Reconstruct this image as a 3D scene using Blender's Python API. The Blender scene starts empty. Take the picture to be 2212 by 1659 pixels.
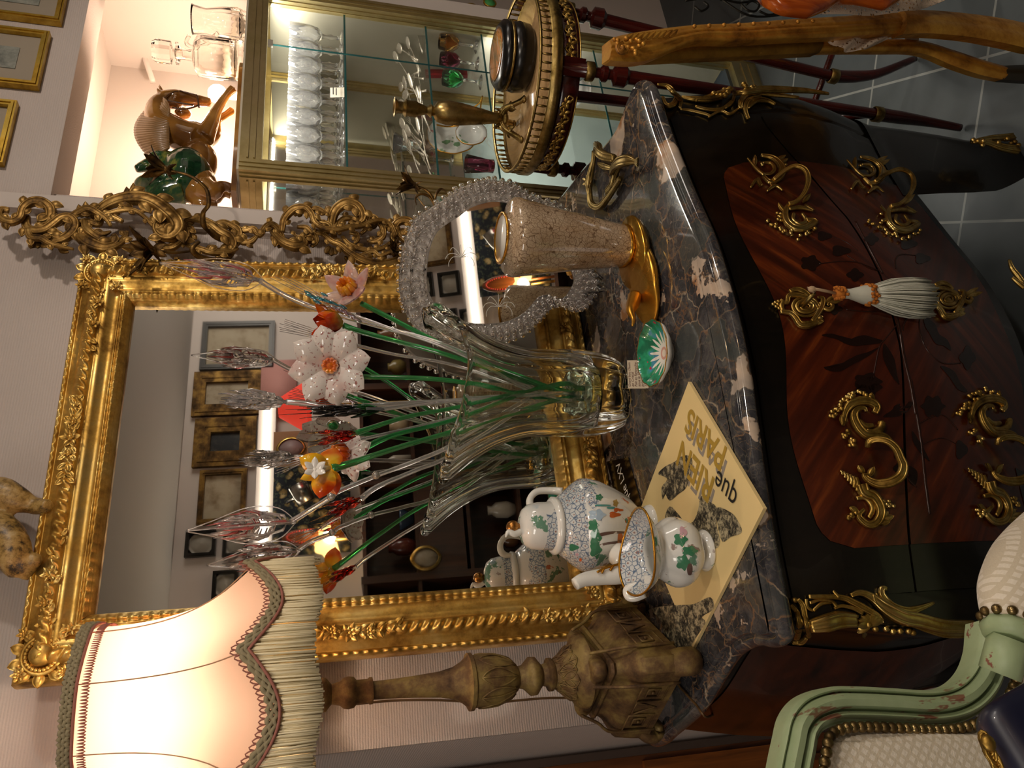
import bpy, math, random
import numpy as np
from mathutils import Vector, Matrix
from mathutils.bvhtree import BVHTree
random.seed(7)
PI = math.pi
sc = bpy.context.scene
COL = sc.collection

# ---------------------------------------------------------------- camera (the photograph is turned on its side)
CZ = 1.53
F_PX = 1661.0
RIGHT = Vector((0.89151284, -0.45270152, 0.01631541))
DOWN = Vector((-0.10880825, -0.24896228, -0.96238171))
FWD = Vector((0.43973358, 0.8562004, -0.27121073))
cam_d = bpy.data.cameras.new('camera')
cam = bpy.data.objects.new('camera', cam_d)
COL.objects.link(cam)
cam_d.sensor_fit = 'HORIZONTAL'
cam_d.sensor_width = 36.0
cam_d.lens = F_PX / 2212 * 36.0
cam_d.clip_start = 0.02
cam.matrix_world = Matrix(((DOWN.x, RIGHT.x, -FWD.x, 0), (DOWN.y, RIGHT.y, -FWD.y, 0), (DOWN.z, RIGHT.z, -FWD.z, CZ), (0, 0, 0, 1)))
sc.camera = cam

# ---------------------------------------------------------------- world, exposure, lights
w = bpy.data.worlds.new('world'); sc.world = w; w.use_nodes = True
w.node_tree.nodes['Background'].inputs[0].default_value = (1.0, 0.88, 0.76, 1)
w.node_tree.nodes['Background'].inputs[1].default_value = 0.12
vs = sc.view_settings
vs.view_transform = 'Standard'; vs.look = 'None'; vs.gamma = 1.0; vs.use_curve_mapping = False
vs.exposure = 0.5
sc.cycles.max_bounces = 14; sc.cycles.transmission_bounces = 12; sc.cycles.glossy_bounces = 6
sc.cycles.transparent_max_bounces = 16; sc.cycles.diffuse_bounces = 3
sc.cycles.sample_clamp_indirect = 4.0
sc.cycles.caustics_refractive = True

def lamp(name, kind, loc, power, color, size=0.1, target=None, spot=None, shape_y=None):
    d = bpy.data.lights.new(name, kind); d.energy = power; d.color = color
    if kind == 'AREA':
        d.size = size
        if shape_y: d.shape = 'RECTANGLE'; d.size_y = shape_y
    else:
        d.shadow_soft_size = size
    if spot: d.spot_size = spot; d.spot_blend = 0.6
    o = bpy.data.objects.new(name, d); COL.objects.link(o); o.location = loc
    if target is not None:
        o.rotation_euler = (Vector(target) - Vector(loc)).to_track_quat('-Z', 'Y').to_euler()
    return o
WARM = (1.0, 0.80, 0.58)
lamp('ceiling_spot_light', 'SPOT', (2.0, -0.1, 2.48), 34, (1, .88, .76), 0.05, (0.7, 1.5, 1.2), 1.9)
lamp('ceiling_spot_light', 'SPOT', (0.6, -0.5, 2.48), 24, (1, .88, .74), 0.05, (0.75, 1.2, 0.8), 1.5)
lamp('ceiling_area_light', 'AREA', (-0.9, 0.1, 2.49), 16, (1, .90, .80), 1.0, (-0.4, 0.5, 0))
lamp('shop_wall_fill', 'AREA', (3.3, -0.2, 2.3), 15, (1, .90, .80), 0.9, (1.9, -1.5, 1.9))  # added fill lamp, no fixture: brightens the opposite wall for the mirror and gilding
lamp('shade_bulb_light', 'POINT', (0.142, 1.352, 1.70), 2.6, (1, .78, .60), 0.03)
lamp('alcove_bulb_light', 'POINT', (1.86, 1.86, 1.83), 7.0, (1, .76, .58), 0.03)
lamp('cabinet_strip_light', 'AREA', (1.88, 1.735, 1.625), 6.0, (1, .94, .82), 0.68, (1.88, 1.95, 0.6), None, 0.02)
lamp('cabinet_low_light', 'AREA', (1.88, 1.76, 0.93), 2.6, (1.0, .97, .90), 0.66, (1.88, 1.95, 0.0), None, 0.02)

# ---------------------------------------------------------------- pixel -> point helpers (photo frame 2212 x 1659)
ORG = Vector((0, 0, CZ))
def ray(px, py):
    return (RIGHT * ((1659 - py) - 829.5) + DOWN * (px - 1106) + FWD * F_PX).normalized()
def az(px, py, z): r = ray(px, py); return ORG + r * ((z - CZ) / r.z)
def ay(px, py, y): r = ray(px, py); return ORG + r * (y / r.y)
def ax(px, py, x): r = ray(px, py); return ORG + r * (x / r.x)
def apl(px, py, p, n):
    r = ray(px, py); return ORG + r * ((Vector(p) - ORG).dot(n) / r.dot(n))

def pr_(n, p): return n * (Vector(p) - ORG).dot(FWD) / F_PX      # size of n photo pixels at a point
# ---------------------------------------------------------------- object helpers
WL = {}
def props(o, label=None, cat=None, group=None, kind=None):
    if label: o['label'] = label
    if cat: o['category'] = cat
    if group: o['group'] = group
    if kind: o['kind'] = kind
    return o
def thing(name, label, cat, loc=(0, 0, 0), group=None):
    o = bpy.data.objects.new(name, None); COL.objects.link(o); o.empty_display_size = 0.05
    o.location = loc; WL[o] = Vector(loc)
    return props(o, label, cat, group)
def catmull(pts, n=8, closed=False):
    P = [Vector(p) for p in pts]; m = len(P); out = []
    rng = m if closed else m - 1
    for i in range(rng):
        if closed: a, b, c, d = P[(i - 1) % m], P[i], P[(i + 1) % m], P[(i + 2) % m]
        else: a, b, c, d = P[max(i - 1, 0)], P[i], P[i + 1], P[min(i + 2, m - 1)]
        for k in range(n):
            t = k / n
            out.append(0.5 * ((2 * b) + (c - a) * t + (2 * a - 5 * b + 4 * c - d) * t * t + (3 * b - a - 3 * c + d) * t ** 3))
    if not closed: out.append(P[-1])
    return out
def lerp(a, b, t): return a + (b - a) * t
def interp(xs, ys, x):
    if x <= xs[0]: return ys[0]
    for i in range(1, len(xs)):
        if x <= xs[i]: return lerp(ys[i - 1], ys[i], (x - xs[i - 1]) / (xs[i] - xs[i - 1] or 1))
    return ys[-1]
class MB:
    def __init__(s): s.v = []; s.f = []
    def add(s, vs_, fs):
        b = len(s.v); s.v += [Vector(p) for p in vs_]; s.f += [tuple(b + i for i in f) for f in fs]; return s
    def box(s, c, d, rz=0, rot=None):
        c = Vector(c); R = rot if rot is not None else Matrix.Rotation(rz, 3, 'Z')
        vs_ = [c + R @ Vector((sx * d[0] / 2, sy * d[1] / 2, sz * d[2] / 2)) for sx in (-1, 1) for sy in (-1, 1) for sz in (-1, 1)]
        return s.add(vs_, [(0, 1, 3, 2), (4, 6, 7, 5), (0, 4, 5, 1), (2, 3, 7, 6), (0, 2, 6, 4), (1, 5, 7, 3)])
    def bx(s, x0, x1, y0, y1, z0, z1):
        return s.box(((x0 + x1) / 2, (y0 + y1) / 2, (z0 + z1) / 2), (x1 - x0, y1 - y0, z1 - z0))
    def grid(s, fn, nu, nv, cu=False, cv=False):
        vs_ = [fn(i / (nu if cu else nu - 1), j / (nv if cv else nv - 1)) for i in range(nu) for j in range(nv)]
        fs = []
        for i in range(nu if cu else nu - 1):
            for j in range(nv if cv else nv - 1):
                a = i * nv + j; b = ((i + 1) % nu) * nv + j
                fs.append((a, b, ((i + 1) % nu) * nv + (j + 1) % nv, i * nv + (j + 1) % nv))
        return s.add(vs_, fs)
    def lathe(s, prof, n=32, c=(0, 0, 0), mod=None, rot=None, cap=True):
        c = Vector(c); vs_ = []
        for (r, z) in prof:
            for k in range(n):
                a = 2 * PI * k / n; rr = r * (mod(a, z) if mod else 1)
                p = Vector((rr * math.cos(a), rr * math.sin(a), z))
                vs_.append(c + (rot @ p if rot is not None else p))
        fs = []
        m = len(prof)
        for i in range(m - 1):
            for k in range(n):
                fs.append((i * n + k, i * n + (k + 1) % n, (i + 1) * n + (k + 1) % n, (i + 1) * n + k))
        if cap:
            if prof[0][0] > 1e-6: fs.append(tuple(reversed(range(n))))
            if prof[-1][0] > 1e-6: fs.append(tuple((m - 1) * n + k for k in range(n)))
        return s.add(vs_, fs)
    def tube(s, pts, r, n=6, flat=None, cap=True):
        """swept tube; r = number, list or function of t; flat = (vector, ratio) squashes the section along the vector"""
        P = [Vector(p) for p in pts]; m = len(P)
        if m < 2: return s
        up = None; vs_ = []
        for i in range(m):
            t = (P[min(i + 1, m - 1)] - P[max(i - 1, 0)])
            if t.length < 1e-9: t = Vector((0, 0, 1))
            t.normalize()
            if up is None:
                up = t.orthogonal().normalized() if flat is None else Vector(flat[0])
            if flat is not None: up = Vector(flat[0])
            up = up - t * up.dot(t)
            if up.length < 1e-6: up = t.orthogonal()
            up.normalize(); sd = t.cross(up)
            tt = i / (m - 1)
            rr = r(tt) if callable(r) else (interp([k / (len(r) - 1) for k in range(len(r))], r, tt) if isinstance(r, (list, tuple)) else r)
            q = flat[1] if flat is not None else 1.0
            for k in range(n):
                a = 2 * PI * k / n
                vs_.append(P[i] + up * (rr * q * math.cos(a)) + sd * (rr * math.sin(a)))
        fs = [(i * n + k, i * n + (k + 1) % n, (i + 1) * n + (k + 1) % n, (i + 1) * n + k) for i in range(m - 1) for k in range(n)]
        if cap: fs += [tuple(reversed(range(n))), tuple((m - 1) * n + k for k in range(n))]
        return s.add(vs_, fs)
    def ell(s, c, r, n=12, m=8, rot=None):
        c = Vector(c); r = (r, r, r) if isinstance(r, (int, float)) else r
        def fn(u, v):
            th = PI * v; p = Vector((r[0] * math.sin(th) * math.cos(2 * PI * u), r[1] * math.sin(th) * math.sin(2 * PI * u), r[2] * math.cos(th)))
            return c + (rot @ p if rot is not None else p)
        return s.grid(fn, n, m, cu=True)
    def leaf(s, base, d, side, L, W, nrm, curl=0.3, ribs=0, th=0.0015):
        """pointed leaf blade: from base along d, width along side, bulging and curling along nrm, with a little thickness"""
        base = Vector(base); d = Vector(d).normalized(); nrm = Vector(nrm).normalized(); side = Vector(side).normalized()
        def surf(u, v, o):
            wv = (v - .5) * 2; wd = W * (math.sin(PI * min(1, u * .93 + .07)) ** 0.8) * .5
            h = nrm * (L * curl * u * u + o + W * .25 * (1 - wv * wv) * math.sin(PI * u) - (abs(math.sin(ribs * PI * v)) * W * .1 if ribs else 0))
            return base + d * (L * u) + side * (wv * wd) + h
        nu, nv = 8, (5 if not ribs else 9)
        b = len(s.v)
        s.grid(lambda u, v: surf(u, v, th), nu, nv); s.grid(lambda u, v: surf(u, 1 - v, -th), nu, nv)
        return s
    def build(s, name, mat, parent=None, smooth=True, loc=None, sub=0, solid=0, auto=None, **kw):
        if parent is not None: off = WL[parent]
        elif loc is not None: off = Vector(loc)
        else:
            xs = [p.x for p in s.v]; ys = [p.y for p in s.v]; zs = [p.z for p in s.v]
            off = Vector(((min(xs) + max(xs)) / 2, (min(ys) + max(ys)) / 2, min(zs)))
        me = bpy.data.meshes.new(name)
        me.from_pydata([tuple(p - off) for p in s.v], [], s.f)
        me.validate(clean_customdata=False)
        for p in me.polygons: p.use_smooth = bool(smooth)
        me.materials.append(mat)
        o = bpy.data.objects.new(name, me); COL.objects.link(o)
        if smooth and auto:
            me.update(); me.set_sharp_from_angle(angle=math.radians(auto))
        if parent is not None: o.parent = parent; WL[o] = Vector(off)
        else: o.location = off; WL[o] = Vector(off)
        if sub:
            md = o.modifiers.new('sub', 'SUBSURF'); md.levels = sub; md.render_levels = sub
        if solid:
            md = o.modifiers.new('sol', 'SOLIDIFY'); md.thickness = solid; md.offset = 0
        props(o, kw.get('label'), kw.get('cat'), kw.get('group'), kw.get('kind'))
        return o
def struct(name, mb, mat, smooth=False, **kw): return mb.build(name, mat, None, smooth, kind='structure', **kw)
def dup(root, loc, rz=None, label=None, scale=None):
    r = root.copy(); COL.objects.link(r); r.location = loc
    if rz is not None: r.rotation_euler = (0, 0, rz)
    if scale: r.scale = (scale,) * 3 if isinstance(scale, (int, float)) else scale
    if label: r['label'] = label
    def rec(o, n):
        for ch in list(o.children):
            c = ch.copy(); COL.objects.link(c); c.parent = n; rec(ch, c)
    rec(root, r)
    return r
def text_mesh(body, size, extrude=0.0002, shear=0.0, align='LEFT', bold=0):
    cu = bpy.data.curves.new('text', 'FONT'); cu.body = body; cu.size = size; cu.extrude = extrude; cu.shear = shear; cu.align_x = align; cu.offset = bold
    o = bpy.data.objects.new('text', cu); COL.objects.link(o)
    dg = bpy.context.evaluated_depsgraph_get(); me = o.evaluated_get(dg).to_mesh()
    vs_ = [v.co.copy() for v in me.vertices]; fs = [tuple(p.vertices) for p in me.polygons]
    o.evaluated_get(dg).to_mesh_clear(); bpy.data.objects.remove(o); bpy.data.curves.remove(cu)
    return vs_, fs

# ---------------------------------------------------------------- materials
MC = {}
def lin(c):
    if isinstance(c, str):
        c = tuple(int(c[i:i + 2], 16) / 255 for i in (0, 2, 4))
        c = tuple(x / 12.92 if x <= .04045 else ((x + .055) / 1.055) ** 2.4 for x in c)
    return (c[0], c[1], c[2], 1)
class NT:
    def __init__(s, name):
        s.m = bpy.data.materials.new(name); s.m.use_nodes = True; s.t = s.m.node_tree; s.n = s.t.nodes
        s.b = s.n['Principled BSDF']; s.out = s.n['Material Output']
        s.tc = s.n.new('ShaderNodeTexCoord')
    def l(s, a, b): s.t.links.new(a, b); return s
    def co(s, kind='Object', scale=(1, 1, 1), rot=(0, 0, 0), loc=(0, 0, 0)):
        mp = s.n.new('ShaderNodeMapping'); s.l(s.tc.outputs[kind], mp.inputs[0])
        mp.inputs['Scale'].default_value = scale; mp.inputs['Rotation'].default_value = rot; mp.inputs['Location'].default_value = loc
        return mp.outputs[0]
    def noise(s, vec, scale=5, detail=4, rough=.5, dist=0):
        n = s.n.new('ShaderNodeTexNoise'); s.l(vec, n.inputs['Vector']); n.inputs['Scale'].default_value = scale
        n.inputs['Detail'].default_value = detail; n.inputs['Roughness'].default_value = rough; n.inputs['Distortion'].default_value = dist
        return n
    def vor(s, vec, scale=5, feat='F1', rand=1.0):
        n = s.n.new('ShaderNodeTexVoronoi'); n.feature = feat; s.l(vec, n.inputs['Vector']); n.inputs['Scale'].default_value = scale
        n.inputs['Randomness'].default_value = rand
        return n
    def wave(s, vec, scale=5, dist=0, typ='BANDS', direc='X', detail=2):
        n = s.n.new('ShaderNodeTexWave'); n.wave_type = typ; n.bands_direction = direc; s.l(vec, n.inputs['Vector'])
        n.inputs['Scale'].default_value = scale; n.inputs['Distortion'].default_value = dist; n.inputs['Detail'].default_value = detail
        return n
    def ramp(s, fac, stops, mode='LINEAR'):
        r = s.n.new('ShaderNodeValToRGB'); s.l(fac, r.inputs[0]); r.color_ramp.interpolation = mode
        e = r.color_ramp.elements
        while len(e) < len(stops): e.new(0.5)
        for i, (p, c) in enumerate(stops):
            e[i].position = p; e[i].color = lin(c) if not isinstance(c, (int, float)) else (c, c, c, 1)
        return r.outputs[0]
    def mix(s, fac, a, b, mode='MIX'):
        m = s.n.new('ShaderNodeMix'); m.data_type = 'RGBA'; m.blend_type = mode
        for sock, val in ((m.inputs[0], fac), (m.inputs[6], a), (m.inputs[7], b)):
            if isinstance(val, (int, float)): sock.default_value = val
            elif isinstance(val, (str, tuple)): sock.default_value = lin(val)
            else: s.l(val, sock)
        return m.outputs[2]
    def math(s, op, a, b=0.0, c=None):
        m = s.n.new('ShaderNodeMath'); m.operation = op
        for i, val in enumerate((a, b) if c is None else (a, b, c)):
            if isinstance(val, (int, float)): m.inputs[i].default_value = val
            else: s.l(val, m.inputs[i])
        return m.outputs[0]
    def sep(s, vec):
        n = s.n.new('ShaderNodeSeparateXYZ'); s.l(vec, n.inputs[0]); return n.outputs
    def comb(s, x, y, z):
        n = s.n.new('ShaderNodeCombineXYZ')
        for i, v in enumerate((x, y, z)):
            if isinstance(v, (int, float)): n.inputs[i].default_value = v
            else: s.l(v, n.inputs[i])
        return n.outputs[0]
    def bump(s, h, strength=.3, dist=.002):
        b = s.n.new('ShaderNodeBump'); b.inputs['Strength'].default_value = strength; b.inputs['Distance'].default_value = dist
        s.l(h, b.inputs['Height']); s.l(b.outputs[0], s.b.inputs['Normal']); return s
    def set(s, **kw):
        names = dict(color='Base Color', rough='Roughness', metal='Metallic', trans='Transmission Weight', ior='IOR', coat='Coat Weight', emis='Emission Color', es='Emission Strength', alpha='Alpha', sheen='Sheen Weight', spec='Specular IOR Level')
        for k, v in kw.items():
            sk = s.b.inputs[names[k]]
            if hasattr(v, 'is_linked') or isinstance(v, bpy.types.NodeSocket): s.l(v, sk)
            elif isinstance(v, (str, tuple)): sk.default_value = lin(v)
            else: sk.default_value = v
        return s
def simple(name, color, rough=.5, metal=0.0, **kw):
    if name in MC: return MC[name]
    t = NT(name); t.set(color=color, rough=rough, metal=metal, **kw)
    n = t.noise(t.co(), 35, 3); t.bump(n.outputs[0], .08, .001)
    MC[name] = t.m; return t.m
def gilt(name, c1, c2, c3, rough=.35, scale=18, metal=.9, bump=.35, bs=60):
    if name in MC: return MC[name]
    t = NT(name); v = t.co()
    n = t.noise(v, scale, 6, .65)
    col = t.ramp(n.outputs[0], [(.33, c3), (.47, c2), (.62, c1)])
    t.set(color=col, metal=metal, rough=t.ramp(n.outputs[0], [(.35, min(1, rough + .25)), (.6, rough)]))
    b = t.noise(v, bs, 4, .6); t.bump(b.outputs[0], bump, .0015)
    MC[name] = t.m; return t.m
G_MIRROR = gilt('gold_leaf', 'EBCB7C', 'CFA552', '8A662C', .33, 14)
G_SCONCE = gilt('old_carved_gilding', 'B28E50', '86642E', '44301A', .40, 22, .7, .5, 90)
G_BRASS = gilt('gilt_bronze', 'D8BC74', 'B8944A', '6A5024', .28, 20, 1.0, .15)
G_ANT = gilt('antique_brass', 'A8905C', '86703E', '4A3A1C', .3, 25, 1.0, .15)
G_STAND = gilt('worn_gilt_wood', '8A7440', '63492A', '3A2818', .55, 18, .3, .7, 55)
G_BASE = gilt('bright_gold_glaze', 'D9A544', 'C48E34', 'A87422', .2, 9, .95, .05)
G_CHAIR = gilt('gilt_chair_wood', 'D8A040', 'B87E2C', '6A4214', .35, 14, .55)
G_FRAME = gilt('thin_gold_frame', 'D8B95A', 'B8943C', '7E6022', .3, 10, .95, .1)
def glass(name, color=(1, 1, 1), rough=0.0, ior=1.48):
    if name in MC: return MC[name]
    t = NT(name); t.set(color=color, rough=rough, trans=1.0, ior=ior); MC[name] = t.m; return t.m
GLASS = glass('clear_glass', (.93, .95, .93)); GLASS_G = glass('green_glass', (.10, .62, .22)); GLASS_R = glass('red_glass', (.8, .06, .03))
GLASS_B = glass('blue_glass', (.1, .55, .85)); GLASS_O = glass('orange_glass', (.95, .38, .02)); GLASS_T = glass('teal_edge_glass', (.7, .93, .9), 0, 1.3)
GLASS_L = glass('lilac_glass', (.80, .68, .82)); GLASS_A = glass('amber_glass', (.9, .5, .12)); GLASS_P = glass('dark_red_cut_glass', (.35, .04, .10))
WHITE_PORC = simple('white_porcelain', 'E4E2DA', .15, coat=.5)
BLACK = simple('black_lacquer', '0A0908', .25)
# ---------------------------------------------------------------- the room
FZ = -.10   # floor level
def m_wallpaper(name, c1, c2, scale=1.0):
    t = NT(name); v = t.co()
    wv = t.wave(t.co(scale=(1, 1, 1)), 62 * scale, 1.2, direc='Z', detail=1)
    n = t.noise(v, 240, 2); b = t.math('ADD', t.math('MULTIPLY', wv.outputs[0], .6), n.outputs[0])
    n2 = t.noise(v, 6, 3)
    t.set(color=t.mix(n2.outputs[0], c1, c2), rough=.85); t.bump(b, .35, .0022)
    return t.m
M_WALL = m_wallpaper('ribbed_wallpaper', 'C9BDB6', 'BFB2AA')
M_PLASTER = simple('white_plaster', 'CFC4BC', .8)
M_CEIL = simple('ceiling_paint', 'B9B4AC', .9)
def m_floor():
    t = NT('dark_slate_tiles'); v = t.co(rot=(0, 0, math.radians(37)), loc=(.13, .05, 0))
    b = t.n.new('ShaderNodeTexBrick'); t.l(v, b.inputs[0]); b.offset = 0
    b.inputs['Scale'].default_value = 1.0; b.inputs['Brick Width'].default_value = .40; b.inputs['Row Height'].default_value = .40
    b.inputs['Mortar Size'].default_value = .0035; b.inputs['Color1'].default_value = lin('4A5052'); b.inputs['Color2'].default_value = lin('43494B'); b.inputs['Mortar'].default_value = lin('9A9C96')
    n = t.noise(t.co(), 9, 4)
    t.set(color=t.mix(.25, b.outputs[0], t.ramp(n.outputs[0], [(.3, '2E3234'), (.7, '5A6062')])), rough=.42)
    t.bump(n.outputs[0], .1, .002); return t.m
struct('floor', MB().bx(-2.2, 4.2, -1.7, 3.4, FZ - .05, FZ), m_floor())
struct('ceiling', MB().bx(-2.2, 4.2, -1.7, 3.4, 2.52, 2.6), M_CEIL)
struct('wall_back', MB().bx(.053, 1.315, 1.62, 2.35, FZ, 2.52), M_WALL)
# splayed return of the wall on the left, going back to a doorway
mb = MB(); mb.add([(.0525, 1.622, FZ), (-.045, 2.30, FZ), (.05, 2.34, FZ), (.0525, 1.622, 2.52), (-.045, 2.30, 2.52), (.05, 2.34, 2.52)], [(0, 1, 4, 3), (1, 2, 5, 4), (0, 3, 5, 2), (0, 2, 1), (3, 4, 5)])
struct('wall_return', mb, M_WALL)
struct('wall_far', MB().bx(-2.2, .06, 2.45, 2.55, FZ, 2.52), M_WALL)
struct('wall_left', MB().bx(-2.2, -2.1, -1.7, 2.5, FZ, 2.52), M_PLASTER)
struct('wall_right', MB().bx(4.1, 4.2, -1.7, 3.4, FZ, 2.52), M_PLASTER)
struct('wall_front', MB().bx(-2.2, 4.2, -1.62, -1.5, FZ, 2.52), M_PLASTER)
# pilaster at the right end of the wall
xr = ay(560, 453, 1.585).x; xl = ay(560, 491, 1.60).x
struct('trim_1', MB().bx(xl, xr, 1.588, 1.66, FZ, 2.52).bx(xl - .012, xl, 1.606, 1.63, FZ, 2.52), M_PLASTER)
# bulkhead over the alcove, alcove back and side
struct('wall_bulkhead', MB().bx(xr - .02, 4.15, 1.60, 1.72, 2.085, 2.52), M_WALL)
struct('wall_alcove', MB().bx(1.2, 4.15, 2.12, 2.2, FZ, 2.52), M_PLASTER)
struct('wall_alcove_side', MB().bx(2.30, 2.36, 1.72, 2.13, FZ, 2.3), M_PLASTER)
struct('trim_2', MB().bx(1.2, 4.1, 1.70, 2.13, 2.16, 2.20), M_PLASTER)
mb = MB()
a = ay(330, 175, 2.08); b = ay(268, 0, 2.08)
mb.box((a + b) / 2, ((b - a).length, .02, .016), rot=Matrix.Rotation(-math.atan2((b - a).z, (b - a).x), 3, 'Y'))
mb.build('cable_trunking', M_PLASTER, label='white cable trunking running up the alcove wall behind the decanter', cat='cable trunking')

# wooden cabinet standing at the far left, only its edge shows
def m_wood(name, c1, c2, scale=1, rough=.35, ax_='Z', bump=.05, rot=(0, 0, 0)):
    t = NT(name); s_ = {'Z': (14, 14, 1.2), 'X': (1.2, 14, 14), 'Y': (14, 1.2, 14)}[ax_]
    v = t.co(scale=tuple(q * scale for q in s_), rot=rot)
    n = t.noise(v, 3, 5, .6, .6)
    t.set(color=t.ramp(n.outputs[0], [(.3, c1), (.68, c2)]), rough=rough, coat=.2); t.bump(n.outputs[0], bump, .002); return t.m
M_WALNUT = m_wood('walnut_brown', '3A1E0E', '7A4622'); M_CHERRY = m_wood('warm_brown_wood', '5E3314', '96561F')
t_ = thing('wooden_cabinet', 'brown wooden cabinet edge standing at the far left of the commode', 'cabinet', (-.45, 2.0, FZ))
def xe(px, py, y): return ay(px, py, y).x
xc = xe(1500, 1617, 1.9)
MB().bx(-.8, xc - .035, 1.93, 1.98, FZ, 1.30).build('cabinet_side', M_CHERRY, t_, False)
MB().bx(xc - .035, xc, 1.90, 1.98, FZ, 1.30).bx(xc - .06, xc - .045, 1.915, 1.935, FZ, 1.30).build('corner_post', M_WALNUT, t_, False)
MB().bx(-.8, xc - .012, 1.885, 1.905, .36, .72).build('door_panel', M_CHERRY, t_, False)

# ---------------------------------------------------------------- commode
def m_marble():
    t = NT('breccia_marble'); v0 = t.co()
    nd = t.noise(v0, 14, 4); vv = t.mix(.06, v0, nd.outputs['Color'])
    nd2 = t.noise(v0, 60, 3); vv2 = t.mix(.014, vv, nd2.outputs['Color'])
    base = t.ramp(t.noise(vv, 30, 6, .7).outputs[0], [(.30, '1E1F22'), (.5, '3A393C'), (.70, '5E5A56')])
    e1 = t.vor(vv2, 16, 'DISTANCE_TO_EDGE'); e2 = t.vor(vv2, 48, 'DISTANCE_TO_EDGE')
    msk = t.noise(v0, 5, 3); msk2 = t.noise(v0, 15, 3)
    vein1 = t.math('MULTIPLY', t.ramp(e1.outputs[0], [(0, .9), (.034, 0.0)]), t.ramp(msk2.outputs[0], [(.40, 0.25), (.52, 1.0)]))
    vein2 = t.math('MULTIPLY', t.ramp(e2.outputs[0], [(0, .75), (.034, 0.0)]), t.ramp(msk.outputs[0], [(.40, 0.25), (.54, 1.0)]))
    vc = t.ramp(msk2.outputs[0], [(.38, '8F8674'), (.52, '805A38'), (.62, 'A89A84')])
    c = t.mix(vein1, base, vc); c = t.mix(vein2, c, t.ramp(msk2.outputs[0], [(.4, '77705F'), (.6, '8A5E36')]))
    cell = t.vor(vv2, 16); cr = t.sep(cell.outputs['Color'])[0]
    big = t.ramp(t.noise(t.mix(.04, v0, nd2.outputs['Color']), 11, 3, .6).outputs[0], [(.635, 0.0), (.65, 1.0)])
    patch = t.math('MAXIMUM', t.math('MULTIPLY', t.ramp(cr, [(.955, 0.0), (.965, 1.0)]), t.ramp(e1.outputs[0], [(.01, 0.0), (.03, 1.0)])), big)
    c = t.mix(patch, c, t.ramp(msk2.outputs[0], [(.4, 'A89A8C'), (.55, 'C2AD98'), (.65, 'A0714A')]))
    c = t.mix(t.math('MULTIPLY', t.ramp(cr, [(.13, 1.0), (.15, 0.0)]), .6), c, '454A47')
    t.set(color=c, rough=.09, coat=.35); return t.m
M_MARBLE = m_marble()
o_px = [(1388, 1588), (1400, 1602), (1418, 1614), (1440, 1606), (1458, 1590), (1517, 1538), (1570, 1454), (1600, 1415), (1640, 1396), (1672, 1400), (1694, 1394), (1705, 1375), (1702, 1350),
        (1672, 1200), (1655, 1100), (1640, 1000), (1626, 900), (1612, 800), (1592, 700), (1566, 600), (1534, 500), (1490, 400), (1446, 290), (1424, 225), (1412, 190), (1402, 176), (1388, 173), (1378, 182),
        (1366, 210), (1344, 268), (1314, 311), (1268, 360), (1222, 418)]
OUT = []
for q in o_px:
    p = az(q[0], q[1], .852); OUT.append(Vector((p.x, p.y, 0)))
OUT = catmull(OUT, 5)
OUT += [Vector((1.335, 1.50, 0)), Vector((1.33, 1.565, 0))]
NO = len(OUT)
def normals(P):
    out = []
    for i in range(len(P)):
        t = (P[min(i + 1, len(P) - 1)] - P[max(i - 1, 0)]); t.normalize()
        out.append(Vector((-t.y, t.x, 0)))     # points inward (curve runs left-back -> front -> right-back)
    return out
NRM = normals(OUT)
mid = Vector((.65, 1.25, 0))
if (mid - OUT[NO // 2]).dot(NRM[NO // 2]) < 0: NRM = [-n for n in NRM]
# smooth normals so that inset rings do not cross at the corners
for _ in range(3):
    NRM = [NRM[0]] + [((NRM[i - 1] + NRM[i] * 2 + NRM[i + 1]) / 4).normalized() for i in range(1, NO - 1)] + [NRM[-1]]
prof = [(.024, .870), (.020, .8695), (.0175, .866), (.017, .862), (.0135, .8615), (.010, .863), (.005, .861), (.0015, .856), (0, .851), (.0005, .846), (.004, .840), (.010, .8365), (.014, .8355)]
mb = MB(); vs_ = []
for (o_, z) in prof:
    for i in range(NO): p = OUT[i] + NRM[i] * o_; vs_.append((p.x, min(p.y, 1.57), z))
n = len(prof); fs = [(j * NO + i, j * NO + i + 1, (j + 1) * NO + i + 1, (j + 1) * NO + i) for j in range(n - 1) for i in range(NO - 1)]
fs += [tuple(reversed(range(NO))), tuple((n - 1) * NO + i for i in range(NO))]
for j in range(n - 1): fs.append((j * NO, (j + 1) * NO, (j + 1) * NO + NO - 1, j * NO + NO - 1))
mb.add(vs_, fs)
mb.build('marble_top', M_MARBLE, auto=40, label='dark grey breccia marble slab with cream and orange veins on the commode', cat='marble top')

# carcass surface: rings inset/bulged from the outline
def off_z(z): return interp([0, .10, .18, .26, .34, .42, .50, .58, .66, .74, .80, .836], [.115, .09, .075, .050, .027, .008, -.004, -.006, .004, .018, .030, .034], z)
SEAM = .545
def seam(x): return interp([.15, .25, .42, .55, .69, .83, 1.0, 1.1], [.625, .612, .582, .556, .545, .555, .598, .625], x)
def apron(x):
    u = (x - .645) / .53
    return .185 + .13 * min(1, abs(u)) ** 1.6 if abs(u) < .62 else .185 + .13 * .62 ** 1.6 + .35 * (abs(u) - .62) ** 1.2
def ringp(i, z, extra=0):
    p = OUT[i] + NRM[i] * (off_z(z) + extra); return Vector((p.x, min(p.y, 1.555), z))
def is_front(i): return OUT[i].y < 1.02
iF = [i for i in range(NO) if OUT[i].y < 1.03 and OUT[i].x > .10]
f0, f1 = iF[0], iF[-1]
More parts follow.
